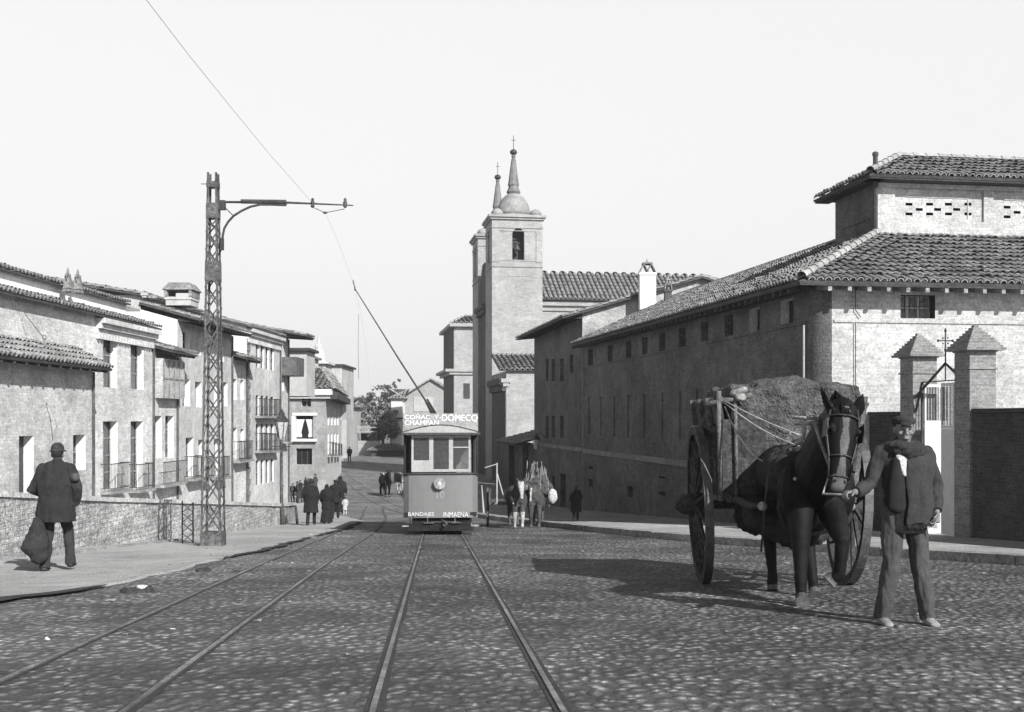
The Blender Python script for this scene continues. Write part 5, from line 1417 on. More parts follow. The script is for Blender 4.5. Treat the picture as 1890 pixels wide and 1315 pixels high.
    for off in (-.09,.09): tb.tube([a0_+V((off,0,-.06)), a0_+dr*.85+V((off*.4,0,0))], .026, 6)
    part('trolley_base', tb, M_tdark)
    b_ = MB(); b_.tube([a0_, a0_.lerp(tip,.5)+V((0,0,-.03)), tip], [.034,.024,.014], 8); boom = part('trolley_pole', b_, M_iron)
    wl = MB(); wl.tube([tip-V((.015,0,0)), tip+V((.015,0,0))], .06, 12); wl.tube([tip, tip+V((-.03,0,.2))+dr*.05], .014, 5); part('trolley_wheel', wl, M_iron, boom)
    return t
TRAM = tram()

# ============================================================ FIGURES
M_skin = mat('skin', 0.16, rough=.6, var=.12, scale=12, fine=.08, spec=.4, bump=.15, bdist=.003)
M_hair = mat('dark_hair', 0.02, rough=.8, var=.4, scale=30)
M_coat = mat('coat_wool_dark', 0.026, rough=.95, var=.25, scale=5, fine=.4, fscale=150, bump=.5, bdist=.006)
M_coat2= mat('coat_wool_grey', 0.036, rough=.95, var=.22, scale=5, fine=.4, fscale=150, bump=.5, bdist=.006)
M_black= mat('cloth_black', 0.018, rough=.95, var=.3, scale=5, fine=.3, fscale=120)
M_trou = mat('trousers_grey', 0.066, rough=.95, var=.22, scale=6, fine=.35, fscale=150, bump=.5, bdist=.006)
M_trou2= mat('trousers_dark', 0.035, rough=.95, var=.25, scale=6, fine=.35, fscale=150)
M_shirt= mat('shirt_white', 0.42, rough=.9, var=.1, scale=10)
M_espa = mat('canvas_shoes', 0.22, rough=.9, var=.25, scale=20, fine=.2)
M_shoe = mat('leather_shoes', 0.03, rough=.6, var=.3, scale=15)
M_scarf= mat('scarf_wool', 0.05, rough=1, var=.35, scale=14, fine=.5, fscale=160, bump=.7, bdist=.01)
M_cap  = mat('cap_felt', 0.03, rough=1, var=.3, scale=14, fine=.3)
M_sack = mat('sackcloth', 0.04, rough=1, var=.3, scale=6, fine=.5, fscale=120, bump=.7, bdist=.01)

def head(mb, c, s=1.0, turn=0.0, tilt=0.0, detail=True):
    """c: centre of skull, local -y is forward"""
    R_ = Matrix.Rotation(turn,3,'Z') @ Matrix.Rotation(tilt,3,'X'); c = V(c)
    q = lambda x,y,z: c + R_ @ V((x*s,y*s,z*s))
    mb.ell(q(0,.01,.025), (.076*s,.096*s,.098*s), 16, 12, R_)
    mb.limb([q(0,-.02,-.03),q(0,-.032,-.095)], [(.062*s,.062*s),(.040*s,.042*s)], 12)
    mb.ell(q(0,-.05,-.108), (.026*s,.022*s,.018*s), 10, 8, R_)
    if detail:
        mb.limb([q(0,-.088,.022),q(0,-.112,-.028)], [(.009*s,.010*s),(.016*s,.015*s)], 8)
        for sx in (-1,1):
            mb.ell(q(sx*.034,-.082,.03), (.022*s,.010*s,.008*s), 10, 6, R_)     # brow ridge
            mb.ell(q(sx*.042,-.066,-.02), (.022*s,.014*s,.018*s), 10, 8, R_)    # cheek
            mb.ell(q(sx*.079,.012,.0), (.010*s,.020*s,.032*s), 8, 8, R_)        # ear
        mb.ell(q(0,-.088,-.062), (.026*s,.014*s,.006*s), 10, 6, R_)
        mb.ell(q(0,-.086,-.076), (.022*s,.014*s,.007*s), 10, 6, R_)
    return q
def hand(mb, w, direction, palm_n, s=1.0, curl=0.5, side=1):
    """w wrist point; five separate fingers that curl toward palm normal"""
    w = V(w); d = V(direction).normalized(); n = V(palm_n); n = (n-d*n.dot(d)).normalized(); x = d.cross(n)*side
    mb.limb([w-d*.02*s, w+d*.045*s, w+d*.085*s], [(.022*s,.027*s),(.036*s,.017*s),(.040*s,.014*s)], 10)
    for i, (off, L_) in enumerate(((-.030,.068),(-.010,.080),(.010,.075),(.029,.058))):
        p = w+d*.085*s+x*off*s; a = 0; pts = [p]
        for k, f in enumerate((.45,.32,.23)):
            a += curl*(.8 if k == 0 else 1.0); p = p+(d*math.cos(a)+n*math.sin(a))*L_*f*s*1.05; pts.append(p)
        mb.limb(pts, [(.0095*s,)*2,(.009*s,)*2,(.008*s,)*2,(.007*s,)*2], 8, 2)
    p = w+d*.025*s-x*.030*s; pts = [p, p+(-x*.7+d*.8+n*.3).normalized()*.038*s]
    pts.append(pts[-1]+(d*.9+n*(.4+curl*.5)-x*.1).normalized()*.034*s); mb.limb(pts, [(.013*s,)*2,(.011*s,)*2,(.009*s,)*2], 8, 2)
DEF = dict(h=1.72, hip=.93, sh=.19, feet=((-.10,-.02),(.12,.05)), knee=((-.10,-.07,.50),(.11,.0,.50)), lift=(0,0),
           elbow=((-.27,.03,1.16),(.27,.03,1.16)), wrist=((-.25,-.10,.93),(.25,-.10,.93)), lean=0.0, turn=0.0, tilt=0.0)
def figure(name, label, loc, rz, spec, tops, group=None, cat='man', near=False, zfoot=None):
    """one continuous body; clothes are shells round it"""
    a = dict(DEF); a.update(spec); k = a['h']/1.72; vox = .007 if near else .02
    t = thing('person', label, cat, loc, rz, group)
    S_ = lambda p: V(p)*k; lean = a['lean']
    L3 = lambda x,y,z: V((x, y-lean*(z-.9) if z > .9 else y, z))*k
    mb = MB()
    q = head(mb, L3(0,-.01,1.60)+V((0,-.0,0)), k, a['turn'], a['tilt'], near)
    mb.limb([L3(0,.01,1.40),L3(0,-.0,1.53)], [(.065*k,.06*k),(.052*k,.055*k)], 12)
    mb.limb([L3(0,.0,.92),L3(0,.0,1.08),L3(0,.0,1.28),L3(0,.01,1.41)], [(.15*k,.105*k),(.135*k,.09*k),(.165*k,.11*k),(.12*k,.075*k)], 16)
    J = []
    for i, sx in enumerate((-1,1)):
        shd = L3(sx*a['sh'],.01,1.41); el = L3(*a['elbow'][i]); wr = L3(*a['wrist'][i])
        mb.limb([L3(sx*.10,.01,1.41), shd], [.055*k,.055*k], 10)
        mb.limb([shd,el,wr], [.050*k,.037*k,.026*k], 10)
        if near: hand(mb, wr, a.get('hdir',((0,-.3,-1),(0,-.3,-1)))[i], a.get('hn',((-sx*1.0,0,0),(-sx*1.0,0,0)))[i], k, a.get('curl',(.5,.5))[i], sx)
        else: mb.limb([wr, wr+(wr-el).normalized()*.13*k], [(.03*k,.02*k),(.03*k,.015*k)], 8)
        hp = S_((sx*.085,0,a['hip']-.02)); kn = S_(a['knee'][i]); an = V((a['feet'][i][0]*k, a['feet'][i][1]*k, .09*k+a['lift'][i]))
        mb.limb([hp,kn,an], [.085*k,.055*k,.036*k], 12)
        mb.limb([an+V((0,.03,-.03))*k, an+V((0,-.12,-.06))*k], [(.038*k,.03*k),(.036*k,.018*k)], 10)
        J.append((shd,el,wr,hp,kn,an))
    remeshed(mb, 'body', M_skin, t, vox, 2)
    # shoes
    sm = M_shoe if 'shoe' not in a else a['shoe']
    mb = MB()
    for (_,_,_,_,_,an) in J:
        mb.limb([an+V((0,.045,-.05))*k, an+V((0,-.06,-.055))*k, an+V((0,-.16,-.065))*k], [(.044*k,.036*k),(.047*k,.034*k),(.042*k,.022*k)], 12)
    remeshed(mb, 'shoes', sm, t, vox, 2)
    # trousers or skirt
    if a.get('skirt'):
        mb = MB(); z0 = a['skirt']; pr = []
        mb.limb([L3(0,0,1.0),L3(0,0,.7),V((0,0,.35*k)),V((0,.02,z0*k))], [(.15*k,.12*k),(.20*k,.17*k),(.24*k,.21*k),(.28*k,.24*k)], 20, flat=True)
        remeshed(mb, 'skirt', a.get('bottom',M_black), t, max(vox,.012), 2, disp=.03, dscale=(14,14,2.5))
    else:
        mb = MB()
        for (_,_,_,hp,kn,an) in J:
            ck = an+V((0,0.005,.0)); mb.limb([hp+V((0,0,.05)),kn,ck+V((0,.005,-.045))*k], [(.100*k,.108*k),(.072*k,.078*k),(.066*k,.080*k)], 14, flat=True)
        mb.limb([L3(0,.0,1.03),L3(0,0,.90)], [(.155*k,.115*k),(.165*k,.125*k)], 14)
        remeshed(mb, 'trousers', a.get('bottom',M_trou2), t, max(vox,.009), 2, disp=.016 if near else .0, dscale=(13,13,5.5))
    # coat / jacket
    cl = a.get('coat',.60); ct = a.get('coatmat', M_coat); w_ = a.get('bulk',1.0)
    mb = MB(); bot = a.get('coat_bottom', .62)
    fl = a.get('flare',1.0)
    pts = [L3(0,.01,1.44),L3(0,.01,1.36),L3(0,.0,1.2),L3(0,0,1.02)]; rr = [(.12,.085),(.195,.13),(.20*w_,.145*w_),(.185*w_,.14*w_)]
    if bot < .95: pts += [V((0,.01,(bot+1.0)/2*k)),V((0,.015,bot*k))]; rr += [(.20*w_*fl**.5,.155*w_*fl**.5),(.215*w_*fl,.165*w_*fl)]
    n_ = len(rr)
    mb.limb(pts, [(x*k,y*k) for x,y in rr], 20, flat=True)
    mb.limb([L3(0,.02,1.50),L3(0,.015,1.42)], [(.072*k,.072*k),(.10*k,.085*k)], 14)
    for sx in (-1,1): mb.limb([L3(sx*.02,.012,1.455),L3(sx*.12,.012,1.425),L3(sx*a['sh'],.01,1.385)], [(.075*k,.075*k),(.078*k,.08*k),(.075*k,.078*k)], 12)
    for i,(shd,el,wr,_,_,_) in enumerate(J):
        mb.limb([shd+V((0,0,.005)),el,wr-(wr-el).normalized()*.015], [.068*k*w_**.5,.060*k*w_**.5,.050*k], 12, flat=True)
    if a.get('shawl'):
        mb.limb([q(0,.02,.03),q(0,.02,-.06),L3(0,.01,1.36),L3(0,0,1.1)], [(.10*k,.11*k),(.10*k,.10*k),(.24*k,.18*k),(.24*k,.19*k)], 16)
        cm = remeshed(mb, 'shawl', ct, t, max(vox,.012), 2, disp=.01, dscale=9, paint=None)
    else: remeshed(mb, 'coat', ct, t, max(vox,.009), 2, disp=.020 if near else .008, dscale=(11,11,5))
    # hair + hat
    if not a.get('shawl'):
        mb = MB(); mb.ell(q(0,.022,.035), (.082*k,.095*k,.095*k), 14, 10)
        mb2 = MB(); 
        hr = remeshed(mb, 'hair', a.get('hairmat',M_hair), t, max(vox,.012), 1)
        if a.get('hat','cap') == 'cap':
            mb2.ell(q(0,.02,.075), (.098*k,.115*k,.052*k), 16, 10, Matrix.Rotation(a['turn'],3,'Z')@Matrix.Rotation(a['tilt']-.1,3,'X')); mb2.limb([q(0,-.07,.060),q(0,-.115,.045)], [(.055*k,.012*k),(.035*k,.009*k)], 12)
            remeshed(mb2, 'cap', M_cap, t, max(.008,vox*.8), 1)
        elif a['hat'] == 'hat':
            mb2.ell(q(0,.01,.095), (.090*k,.105*k,.085*k), 14, 10); mb2.ell(q(0,-.01,.06), (.120*k,.140*k,.016*k), 20, 8); remeshed(mb2, 'hat', a.get('hatmat',M_cap), t, .009, 1)
    return t, J, q, k
# ---- leading man (right)
def gz(x, y): return G(y)
Ym = 9.72; bx = P(1672,0,Ym).x
spec = dict(h=1.81, feet=((-.185,-.03),(.185,-.05)), knee=((-.12,-.05,.49),(.12,-.04,.50)), shoe=M_espa, bottom=M_trou,
            elbow=((-.29,-.03,1.16),(.30,.06,1.14)), wrist=((-.46,-.18,1.10),(.235,-.10,.93)), coatmat=M_coat2, coat_bottom=.93, bulk=.84,
            hdir=((-.75,-.3,.0),(-.3,-.5,-1)), hn=((0,-.2,-1),(-1,0,0)), curl=(.95,.6), turn=-.12, tilt=.02, hat='cap', lift=(0,0))
man, J, q, k = figure('person','man in cap and thick scarf leading the big dark mule by its bridle',(bx-.02,Ym,G(Ym)),0.0,spec,None,near=True)
# left-side shawl/blanket hanging over the front, shirt, waistcoat, scarf, face details
mb = MB()
mb.limb([(.07,-.14,1.46),(.08,-.165,1.3),(.085,-.17,1.1),(.09,-.165,.93)], [(.10,.03),(.125,.028),(.13,.028),(.132,.03)], 16, up=None) if False else None
nx_, nz_ = 10, 16
rows = []
for i in range(nz_+1):
    z = 1.50-.62*i/nz_; row = []
    for j in range(nx_+1):
        x = -.035+.25*j/nx_+.01*math.sin(i*.7); y = -.165-.02*math.cos((j/nx_-.4)*2.4)*1.2+.10*max(0,(j/nx_-.62))**1.2+.005*math.sin(j*1.1+i*.35)
        if i < 3: y += (3-i)*.022
        row.append((x,y,z-.01*math.sin(j)))
    rows.append(row)
for th in (0,):
    for A_, B_2 in zip(rows, rows[1:]):
        for j in range(nx_):
            c4 = [A_[j],A_[j+1],B_2[j+1],B_2[j]]
            mb.hexa([V(p)+V((0,.02,0)) for p in c4]+[V(p) for p in c4])
remeshed(mb, 'shawl', mat('shawl_wool',.045,rough=1,var=.12,scale=8,fine=.45,fscale=170,bump=.6,bdist=.006), man, .010, 2, disp=.012, dscale=(12,12,4))
mb = MB(); 
for j in range(24):
    x = -.03+.245*j/23; mb.tube([(x,-.185+.012*math.sin(j),.885),(x+.004,-.19,.845+.012*random.random())], .0035, 4)
mb.build('fringe', MATS['shawl_wool'], bpy.data.objects[man.children[-1].name] if False else man, world=False)
mb = MB(); mb.limb([(-.06,-.128,1.47),(-.045,-.160,1.30)], [(.055,.02),(.018,.012)], 12); remeshed(mb, 'shirt', M_shirt, man, .008, 1)
mb = MB(); mb.limb([(-.08,-.10,1.42),(-.085,-.118,1.2),(-.09,-.118,1.02)], [(.06,.05),(.09,.05),(.09,.05)], 14); remeshed(mb, 'waistcoat', M_black, man, .01, 2, disp=.004)
mb = MB()
pts = []
for i in range(15):
    an = 2*math.pi*i/14; pts.append((.125*math.cos(an)-.0, .0+.118*math.sin(an)-.02, 1.535+.02*math.sin(an*2)))
mb.tube(pts, [(.055,.050)]*15, 12, cap=False); mb.limb([(-.09,-.1,1.51),(.0,-.14,1.50),(.10,-.10,1.50)], [.045,.055,.05], 12); mb.limb([(.12,-.02,1.52),(.19,-.02,1.47)], [(.06,.04),(.03,.03)], 10)
remeshed(mb, 'scarf', M_scarf, man, .010, 2, disp=.010, dscale=22)
mb = MB(); mb.limb([(0,.0,1.04),(0,0,.93),(0,0,.80)], [(.185,.15),(.195,.155),(.205,.155)], 20, flat=True); remeshed(mb, 'sash', M_black, man, .01, 2, disp=.008, dscale=10)
# facial features
mb = MB()
for sx in (-1,1): mb.ell(q(sx*.032,-.0835,.012), (.010*k,.004*k,.0035*k), 8, 6)
for sx in (-1,1): mb.ell(q(sx*.034,-.0955,.036), (.017*k,.003*k,.003*k), 8, 6)
mb.ell(q(0,-.1025,-.069), (.020*k,.003*k,.003*k), 8, 6)
mb.build('eyes_and_brows', M_hair, man, world=False, smooth=True)
# ---- man walking away (left)
Yl = 15.7; bl_ = P(103,0,Yl).x
spec = dict(h=1.74, feet=((-.16,-.16),(.12,.10)), knee=((-.12,-.20,.52),(.11,-.03,.50)), lift=(.02,.0), elbow=((-.30,.06,1.14),(.33,-.02,1.12)), wrist=((-.27,-.05,.90),(.22,-.24,1.04)),
            coatmat=M_coat, coat_bottom=.68, bulk=1.25, flare=1.02, bottom=M_trou2, hat='hat', lean=.12, hdir=((0,0,-1),(-.3,-1,0)), hn=((1,0,0),(-1,0,0)), curl=(1.1,.9))
m2, J2, q2, k2 = figure('person','man in dark hat and long overcoat walking away along the left footpath',(bl_,Yl,G(Yl)+.03),math.pi+.12,spec,None,near=True)
c = P(66,1000,15.45); mb = MB()
mb.limb([(c.x,c.y,c.z+.30),(c.x+.03,c.y,c.z+.12),(c.x-.0,c.y,c.z-.08),(c.x+.04,c.y,c.z-.20)], [(.05,.05),(.14,.13),(.19,.16),(.13,.12)], 16)
sk = remeshed(mb, 'dark_shape', M_sack, None, .015, 3, disp=.03, dscale=6)  # dark rounded shape low beside the man's left hand
for v in sk.data.vertices: v.co -= c
sk.location = c; tag(sk, 'dark rounded shape low beside the left hand of the man in the overcoat', 'dark_shape')
c = P(147,881,15.85); mb = MB(); mb.limb([(c.x-.14,c.y-.05,c.z-.01),(c.x+.03,c.y-.22,c.z+.01)], [(.05,.06),(.055,.065)], 12)
pk = remeshed(mb, 'parcel', M_trou, None, .01, 1, disp=.006); 
for v in pk.data.vertices: v.co -= c
pk.location = c; tag(pk, 'wrapped parcel held under the right arm of the man in the overcoat', 'parcel')
# ---- middle distance people
def far(px, yb, hpx, label, cat='man', rz=None, group=None, up=.03, **sp):
    Y = Yg(yb, up); h = min(1.85, hpx/F*Y)
    s_ = dict(h=h); s_.update(sp)
    return figure('person', label, (P(px,0,Y).x, Y, G(Y)+up), math.pi if rz is None else rz, s_, None, group=group, cat=cat)
walk = dict(feet=((-.09,-.20),(.10,.18)), knee=((-.10,-.16,.50),(.10,.02,.49)))
far(574,970,84,'stout man in black overcoat walking away, left of the strolling group', coatmat=M_black, bulk=1.35, coat_bottom=.48, bottom=M_black, hat='hat', **walk)
far(603,967,73,'woman in long black skirt and shawl walking in the strolling group','woman', coatmat=M_black, skirt=.06, shawl=1, bottom=M_black, bulk=1.1)
far(619,958,72,'man in dark jacket behind the woman in the black shawl', coatmat=M_black, bottom=M_black, coat_bottom=.72, **walk)
far(628,949,70,'tall hooded figure in black at the back of the strolling group','woman', coatmat=M_black, skirt=.1, shawl=1, bottom=M_black)
far(637,952,34,'small child in white at the right edge of the strolling group','child', coatmat=M_shirt, bottom=M_shirt, coat_bottom=.5, shoe=M_shoe)
far(1063,963,66,'dark coated person walking on the shaded right pavement','person', up=.15, coatmat=M_black, bottom=M_black, coat_bottom=.45, bulk=1.2, **walk)
far(645,853,28,'lone man in dark clothes far up the street','man', rz=0, coatmat=M_coat, bottom=M_coat, **walk)
far(592,893,42,'dark hatted person standing before the corner house shopfront','person', rz=.5, coatmat=M_coat, bottom=M_coat2, hat='hat')
far(600,889,34,'shorter person beside the hatted one before the corner house','person', rz=1.2, coatmat=M_trou, bottom=M_coat)
for i,(px,yb,hp,l,cm) in enumerate(((506,926,38,'child in white smock left of the gas lamp',M_shirt),(531,932,44,'boy in dark jacket just right of the gas lamp',M_coat),
      (540,930,36,'small boy in grey beside the gas lamp children',M_trou),(549,931,40,'child in dark coat in the middle of the street group',M_coat2),
      (559,930,34,'smallest child in the street group by the shop',M_trou2),(569,926,42,'girl in dark dress at the right of the street group',M_black),(582,915,40,'youth in grey walking below the shopfront',M_trou),(536,905,34,'distant child in light jacket before the corner house',M_trou),(513,921,36,'person in black just left of the lamp post crowd',M_black),(554,921,34,'person in black cap behind the middle of the street group',M_black),(564,913,32,'distant woman in dark shawl below the curtained window',M_coat),(576,930,40,'boy walking at the right end of the street group',M_coat2),(547,908,30,'distant man under the shopfront in dark jacket',M_coat))):
    far(px,yb,hp,l,'child',rz=random.uniform(-2,2),coatmat=cm,bottom=M_trou2,coat_bottom=.6,group='children and passers-by in front of the corner house')

# ============================================================ ANIMALS
M_mule = mat('mule_hair', 0.005, rough=.62, var=.35, scale=6, fine=.35, fscale=140, spec=.2, bump=.4, bdist=.005)
M_muz  = mat('mule_pale_hair', 0.10, rough=.8, var=.3, scale=10, fine=.3, fscale=140)
M_hoof = mat('hoof', 0.10, rough=.7, var=.3, scale=10)
M_donk = mat('donkey_grey', 0.36, rough=.85, var=.3, scale=5, fine=.3)
M_donkd= mat('donkey_dark', 0.06, rough=.9, var=.3, scale=5, fine=.3)
M_leather = mat('harness_leather', 0.03, rough=.55, var=.4, scale=8, spec=.5)
M_rope = mat('rope', 0.30, rough=.9, var=.3, scale=20)
M_brass = MATS['brass']
def quadruped(label, loc, rz, a, mats, cat, near=True, group=None, name='mule', s=1.0):
    """local -y is the way it faces; a: dict of joints. Continuous trunk, neck, head, jointed legs."""
    t = thing(name, label, cat, loc, rz, group); mb = MB()
    H = a['withers']; B = a.get('body', H*.78); w = a.get('girth',.30)
    # trunk: rump, loin, barrel, deep chest
    mb.limb([(0,.86*s,H-.20*s),(0,.60*s,H-.27*s),(0,.15*s,H-.36*s),(0,-.30*s,H-.37*s),(0,-.55*s,H-.34*s)], [(w*.75,.20*s),(w*.95,.27*s),(w*1.02,.31*s),(w*.92,.33*s),(w*.62,.26*s)], 20)
    mb.limb([(0,-.25*s,H-.07*s),(0,-.5*s,H-.12*s)], [(.10*s,.09*s),(.12*s,.12*s)], 12)
    for sx in (-1,1):
        mb.ell((sx*w*.58,-.50*s,H-.46*s), (.17*s,.22*s,.32*s), 12, 10); mb.ell((sx*w*.55,.62*s,H-.38*s), (.17*s,.25*s,.30*s), 12, 10)
    # neck & head
    nb, poll, muz = V(a['neck']), V(a['poll']), V(a['muzzle'])
    mid = nb.lerp(poll,.55)+V((0,.05*s,.02*s))
    mb.limb([nb+V((0,.08*s,0)),mid,poll+V((0,.05*s,-.07*s))], [(.25*s,.34*s),(.19*s,.28*s),(.13*s,.18*s)], 14)
    d = (muz-poll).normalized(); L_ = (muz-poll).length; up = V((0,-1,0)); fw = (up-d*up.dot(d)).normalized(); sd = d.cross(fw).normalized()
    hp = lambda t_, f, x=0: poll+d*(t_*L_)+fw*f*L_+sd*x*L_
    mb.limb([hp(.02,-.05),hp(.22,-.04),hp(.42,-.03),hp(.62,-.01),hp(.82,.0),hp(.95,-.01)], [(.135*L_,.13*L_),(.180*L_,.17*L_),(.165*L_,.17*L_),(.122*L_,.125*L_),(.108*L_,.10*L_),(.10*L_,.08*L_)], 16)
    mb.limb([hp(.02,.06),hp(.5,.085),hp(.8,.075)], [(.055*L_,.05*L_),(.045*L_,.04*L_),(.04*L_,.04*L_)], 10)
    for sx in (-1,1):
        mb.ell(hp(.30,.075,sx*.155), (.035*L_,.05*L_,.055*L_), 10, 8)            # eye socket ridge
        mb.ell(hp(.34,-.13,sx*.10), (.05*L_,.08*L_,.12*L_), 10, 8)              # jaw
        mb.ell(hp(.90,.045,sx*.055), (.035*L_,.035*L_,.045*L_), 8, 6)            # nostril swell
        b_, tp = V(a['ears'][0 if sx < 0 else 1][0]), V(a['ears'][0 if sx < 0 else 1][1])
        m_ = b_.lerp(tp,.42)+V((sx*.012*s,0,0)); er = a.get('earw',.045)*s
        mb.limb([b_,b_.lerp(tp,.2),m_,b_.lerp(tp,.8),tp], [(er*.75,er*.6),(er*1.15,er*.5),(er*1.2,er*.38),(er*.65,er*.3),(er*.18,er*.16)], 10)
    mb.limb([hp(.86,-.09),hp(.97,-.075)], [(.055*L_,.05*L_),(.05*L_,.045*L_)], 10)   # lower lip
    # legs: (hip/shoulder, elbow/stifle, knee/hock, fetlock, hoof)
    hoofs = []
    for kind, pts in a['legs']:
        P5 = [V(p) for p in pts]
        r = [(.15,.19),(.122,.15),(.076,.082),(.054,.060),(.062,.068)] if kind == 'f' else [(.17,.22),(.13,.17),(.076,.090),(.054,.062),(.062,.068)]
        mb.limb(P5, [(x*s,y*s) for x,y in r], 20, 4)
        mb.ell(P5[2], (.072*s,.076*s,.09*s), 10, 8); hoofs.append((P5[3],P5[4]))
    if a.get('tail'): mb.limb([(0,.95*s,H-.15*s),(0,1.08*s,H-.45*s),(0,1.06*s,H-.95*s)], [.04*s,.05*s,.03*s], 8)
    pal = lambda c, n: 0
    if len(mats) > 1:
        def pal(c, n):
            v = V(c)-poll; tt = v.dot(d)/L_; f = v.dot(fw)/L_; x = v.dot(sd)/L_
            if -.05 < tt < 1.15 and f > -.3 and abs(x) < .3:
                if a.get('pale_face') and f > -.12: return 1
                if abs(x) < .042+.010*math.sin(tt*17) and f > .03 and .02 < tt < .90: return 1
                if tt > .84 and f > -.01 and abs(x) < .085: return 1
            if a.get('pale_face') and c[2] < .62*s and c[1] < 0: return 1
            return 0
    body = remeshed(mb, 'body', list(mats), t, .011 if near else .025, 6 if near else 2, paint=pal, disp=.006 if near else 0, dscale=7)
    for f_, h_ in hoofs:
        hb_ = MB()
        z = h_-V((0,0,.045*s)); dd = (h_-f_).normalized()
        hb_.tube([h_+dd*(-.01), h_+dd*.045*s, h_+dd*.09*s+V((0,-.015*s,0))], [(.052*s,.058*s),(.062*s,.068*s),(.070*s,.078*s)], 12)
        hb_.build('hoof', M_hoof, t, world=False, smooth=False)
    return t, hp, L_
# main mule
O = V((3.16,12.1,G(12.1)))
zo = lambda y: G(y)-O.z      # ground offset at world y
def loc_(px, py, Y): return P(px,py,Y)-O
poll = loc_(1558,752,10.15); muz = loc_(1546,905,9.92)
gl = lambda yy: zo(O.y+yy)
legs = [('f',[(-.17,-.50,1.05),(-.19,-.62,.86),(-.22,-.74,.50),(-.24,-.82,.16),(-.245,-.86,.09+gl(-.86))]),
        ('f',[(.13,-.50,1.05),(.14,-.72,.90),(.12,-1.02,.72),(.10,-1.0,.40),(.06,-.98,.30+gl(-1.0))]),
        ('h',[(-.15,.66,1.10),(-.17,.42,.86),(-.17,.86,.56),(-.15,.80,.16),(-.155,.78,.09+gl(.78))]),
        ('h',[(.13,.50,1.10),(.14,.12,.84),(.14,.34,.54),(.135,.12,.15),(.13,.06,.09+gl(.06))])]
ears = ((loc_(1540,772,10.17),loc_(1514,712,10.1)),(loc_(1577,772,10.17),loc_(1593,727,10.1)))
mule, hp, HL_ = quadruped('big dark mule with pale blaze and pricked ears harnessed to the loaded cart', O, 0,
    dict(withers=1.64, girth=.40, neck=(0,-.52,1.30), poll=poll, muzzle=muz, ears=ears, legs=legs, tail=True, earw=.05), (M_mule,M_muz), 'mule')
def strap(mb, pts, w=.014, t=.006): mb.tube(pts, [(w,t)]*len(pts), 6)
# bridle
br = MB(); L_ = HL_
def ringp(t_, rx, rf, f0=0.0, n=18): return [hp(t_, f0+rf*math.cos(2*math.pi*i/n), rx*math.sin(2*math.pi*i/n)) for i in range(n+1)]
br.tube(ringp(.62,.132,.137,-.01), .009, 6); br.tube(ringp(.14,.180,.17,-.035), .010, 6); br.tube(ringp(.86,.118,.107,-.01), .008, 6)
for sx in (-1,1):
    br.tube([hp(.0,.02,sx*.15),hp(.3,.02,sx*.196),hp(.62,.02,sx*.136),hp(.86,.0,sx*.118)], .010, 6)
br.build('bridle', M_leather, mule, world=False, smooth=True)
for sx in (-1,1):
    bk = MB(); c0 = hp(.30,.05,sx*.215); u_ = (hp(.31,.05,sx*.215)-c0).normalized(); v_ = (hp(.30,.06,sx*.215)-c0).normalized(); n_ = u_.cross(v_)
    pts8 = [c0+u_*a_*L_+v_*b_*L_ for a_,b_ in ((-.10,-.07),(.10,-.08),(.12,.05),(.0,.10),(-.10,.06))]
    bk.face([p+n_*.006 for p in pts8]); bk.face([p-n_*.006 for p in pts8][::-1])
    for i in range(5): j = (i+1)%5; bk.face([pts8[i]+n_*.006,pts8[i]-n_*.006,pts8[j]-n_*.006,pts8[j]+n_*.006])
    bk.build('blinker', M_leather, mule, world=False)
ey = MB()
for sx in (-1,1): ey.ell(hp(.30,.07,sx*.178), (.02,.02,.022), 10, 8)
for sx in (-1,1): ey.ell(hp(.91,.075,sx*.055), (.012,.010,.016), 8, 6)
ey.build('eyes_and_nostrils', M_shoe, mule, world=False, smooth=True)
# collar, pads and harness
co_ = MB(); nb = V((0,-.62,1.22)); n = 20; pts = []
for i in range(n+1):
    an = 2*math.pi*i/n; pts.append(nb+V((.29*math.sin(an), -.10*math.cos(an)*-1, .36*math.cos(an)+.05)))
co_.tube(pts, [(.07,.06)]*(n+1), 10, cap=False)
cl_ = remeshed(co_, 'collar', M_sack, mule, .014, 2, disp=.014, dscale=16)
hm = MB()
for sx in (-1,1):
    hm.tube([nb+V((sx*.08,.02,.56)),nb+V((sx*.17,-.0,.34)),nb+V((sx*.27,-.02,.05)),nb+V((sx*.2,-.02,-.22))], [(.022,.016)]*4, 8)
hm.tube([nb+V((-.30,-.05,.40)),nb+V((.10,-.06,.44))], .022, 8); hm.tube([nb+V((-.26,-.05,.46)),nb+V((.08,-.06,.50))], .020, 8)
hm.build('hames', M_greywood, mule, world=False, smooth=True)
# mane, forelock and padded blanket
mn = MB(); rnd = random.Random(5)
for i in range(60):
    t_ = i/59; b_ = nb.lerp(poll,t_)+V((0,.18-.1*t_,.20-.12*t_)); mn.tube([b_+V((rnd.uniform(-.02,.02),0,.02)),b_+V((rnd.uniform(-.06,.02),rnd.uniform(-.02,.06),.07)),b_+V((-.09+rnd.uniform(-.03,.03),.02,-.03))], [.016,.014,.004], 5)
for i in range(16):
    b_ = hp(-.02,.06,rnd.uniform(-.05,.05)); mn.tube([b_,b_+V((rnd.uniform(-.02,.02),-.03,-.03)),hp(.10+rnd.uniform(0,.06),.14,rnd.uniform(-.06,.06))], [.012,.010,.003], 5)
mn.build('mane', M_mule, mule, world=False, smooth=True)
bl2 = MB(); bl2.limb([(0,-.30,1.38),(0,.1,1.36),(0,.45,1.34)], [(.42,.27),(.45,.29),(.42,.27)], 20); remeshed(bl2, 'blanket', M_sack, mule, .016, 2, disp=.03, dscale=8)
bs = MB()
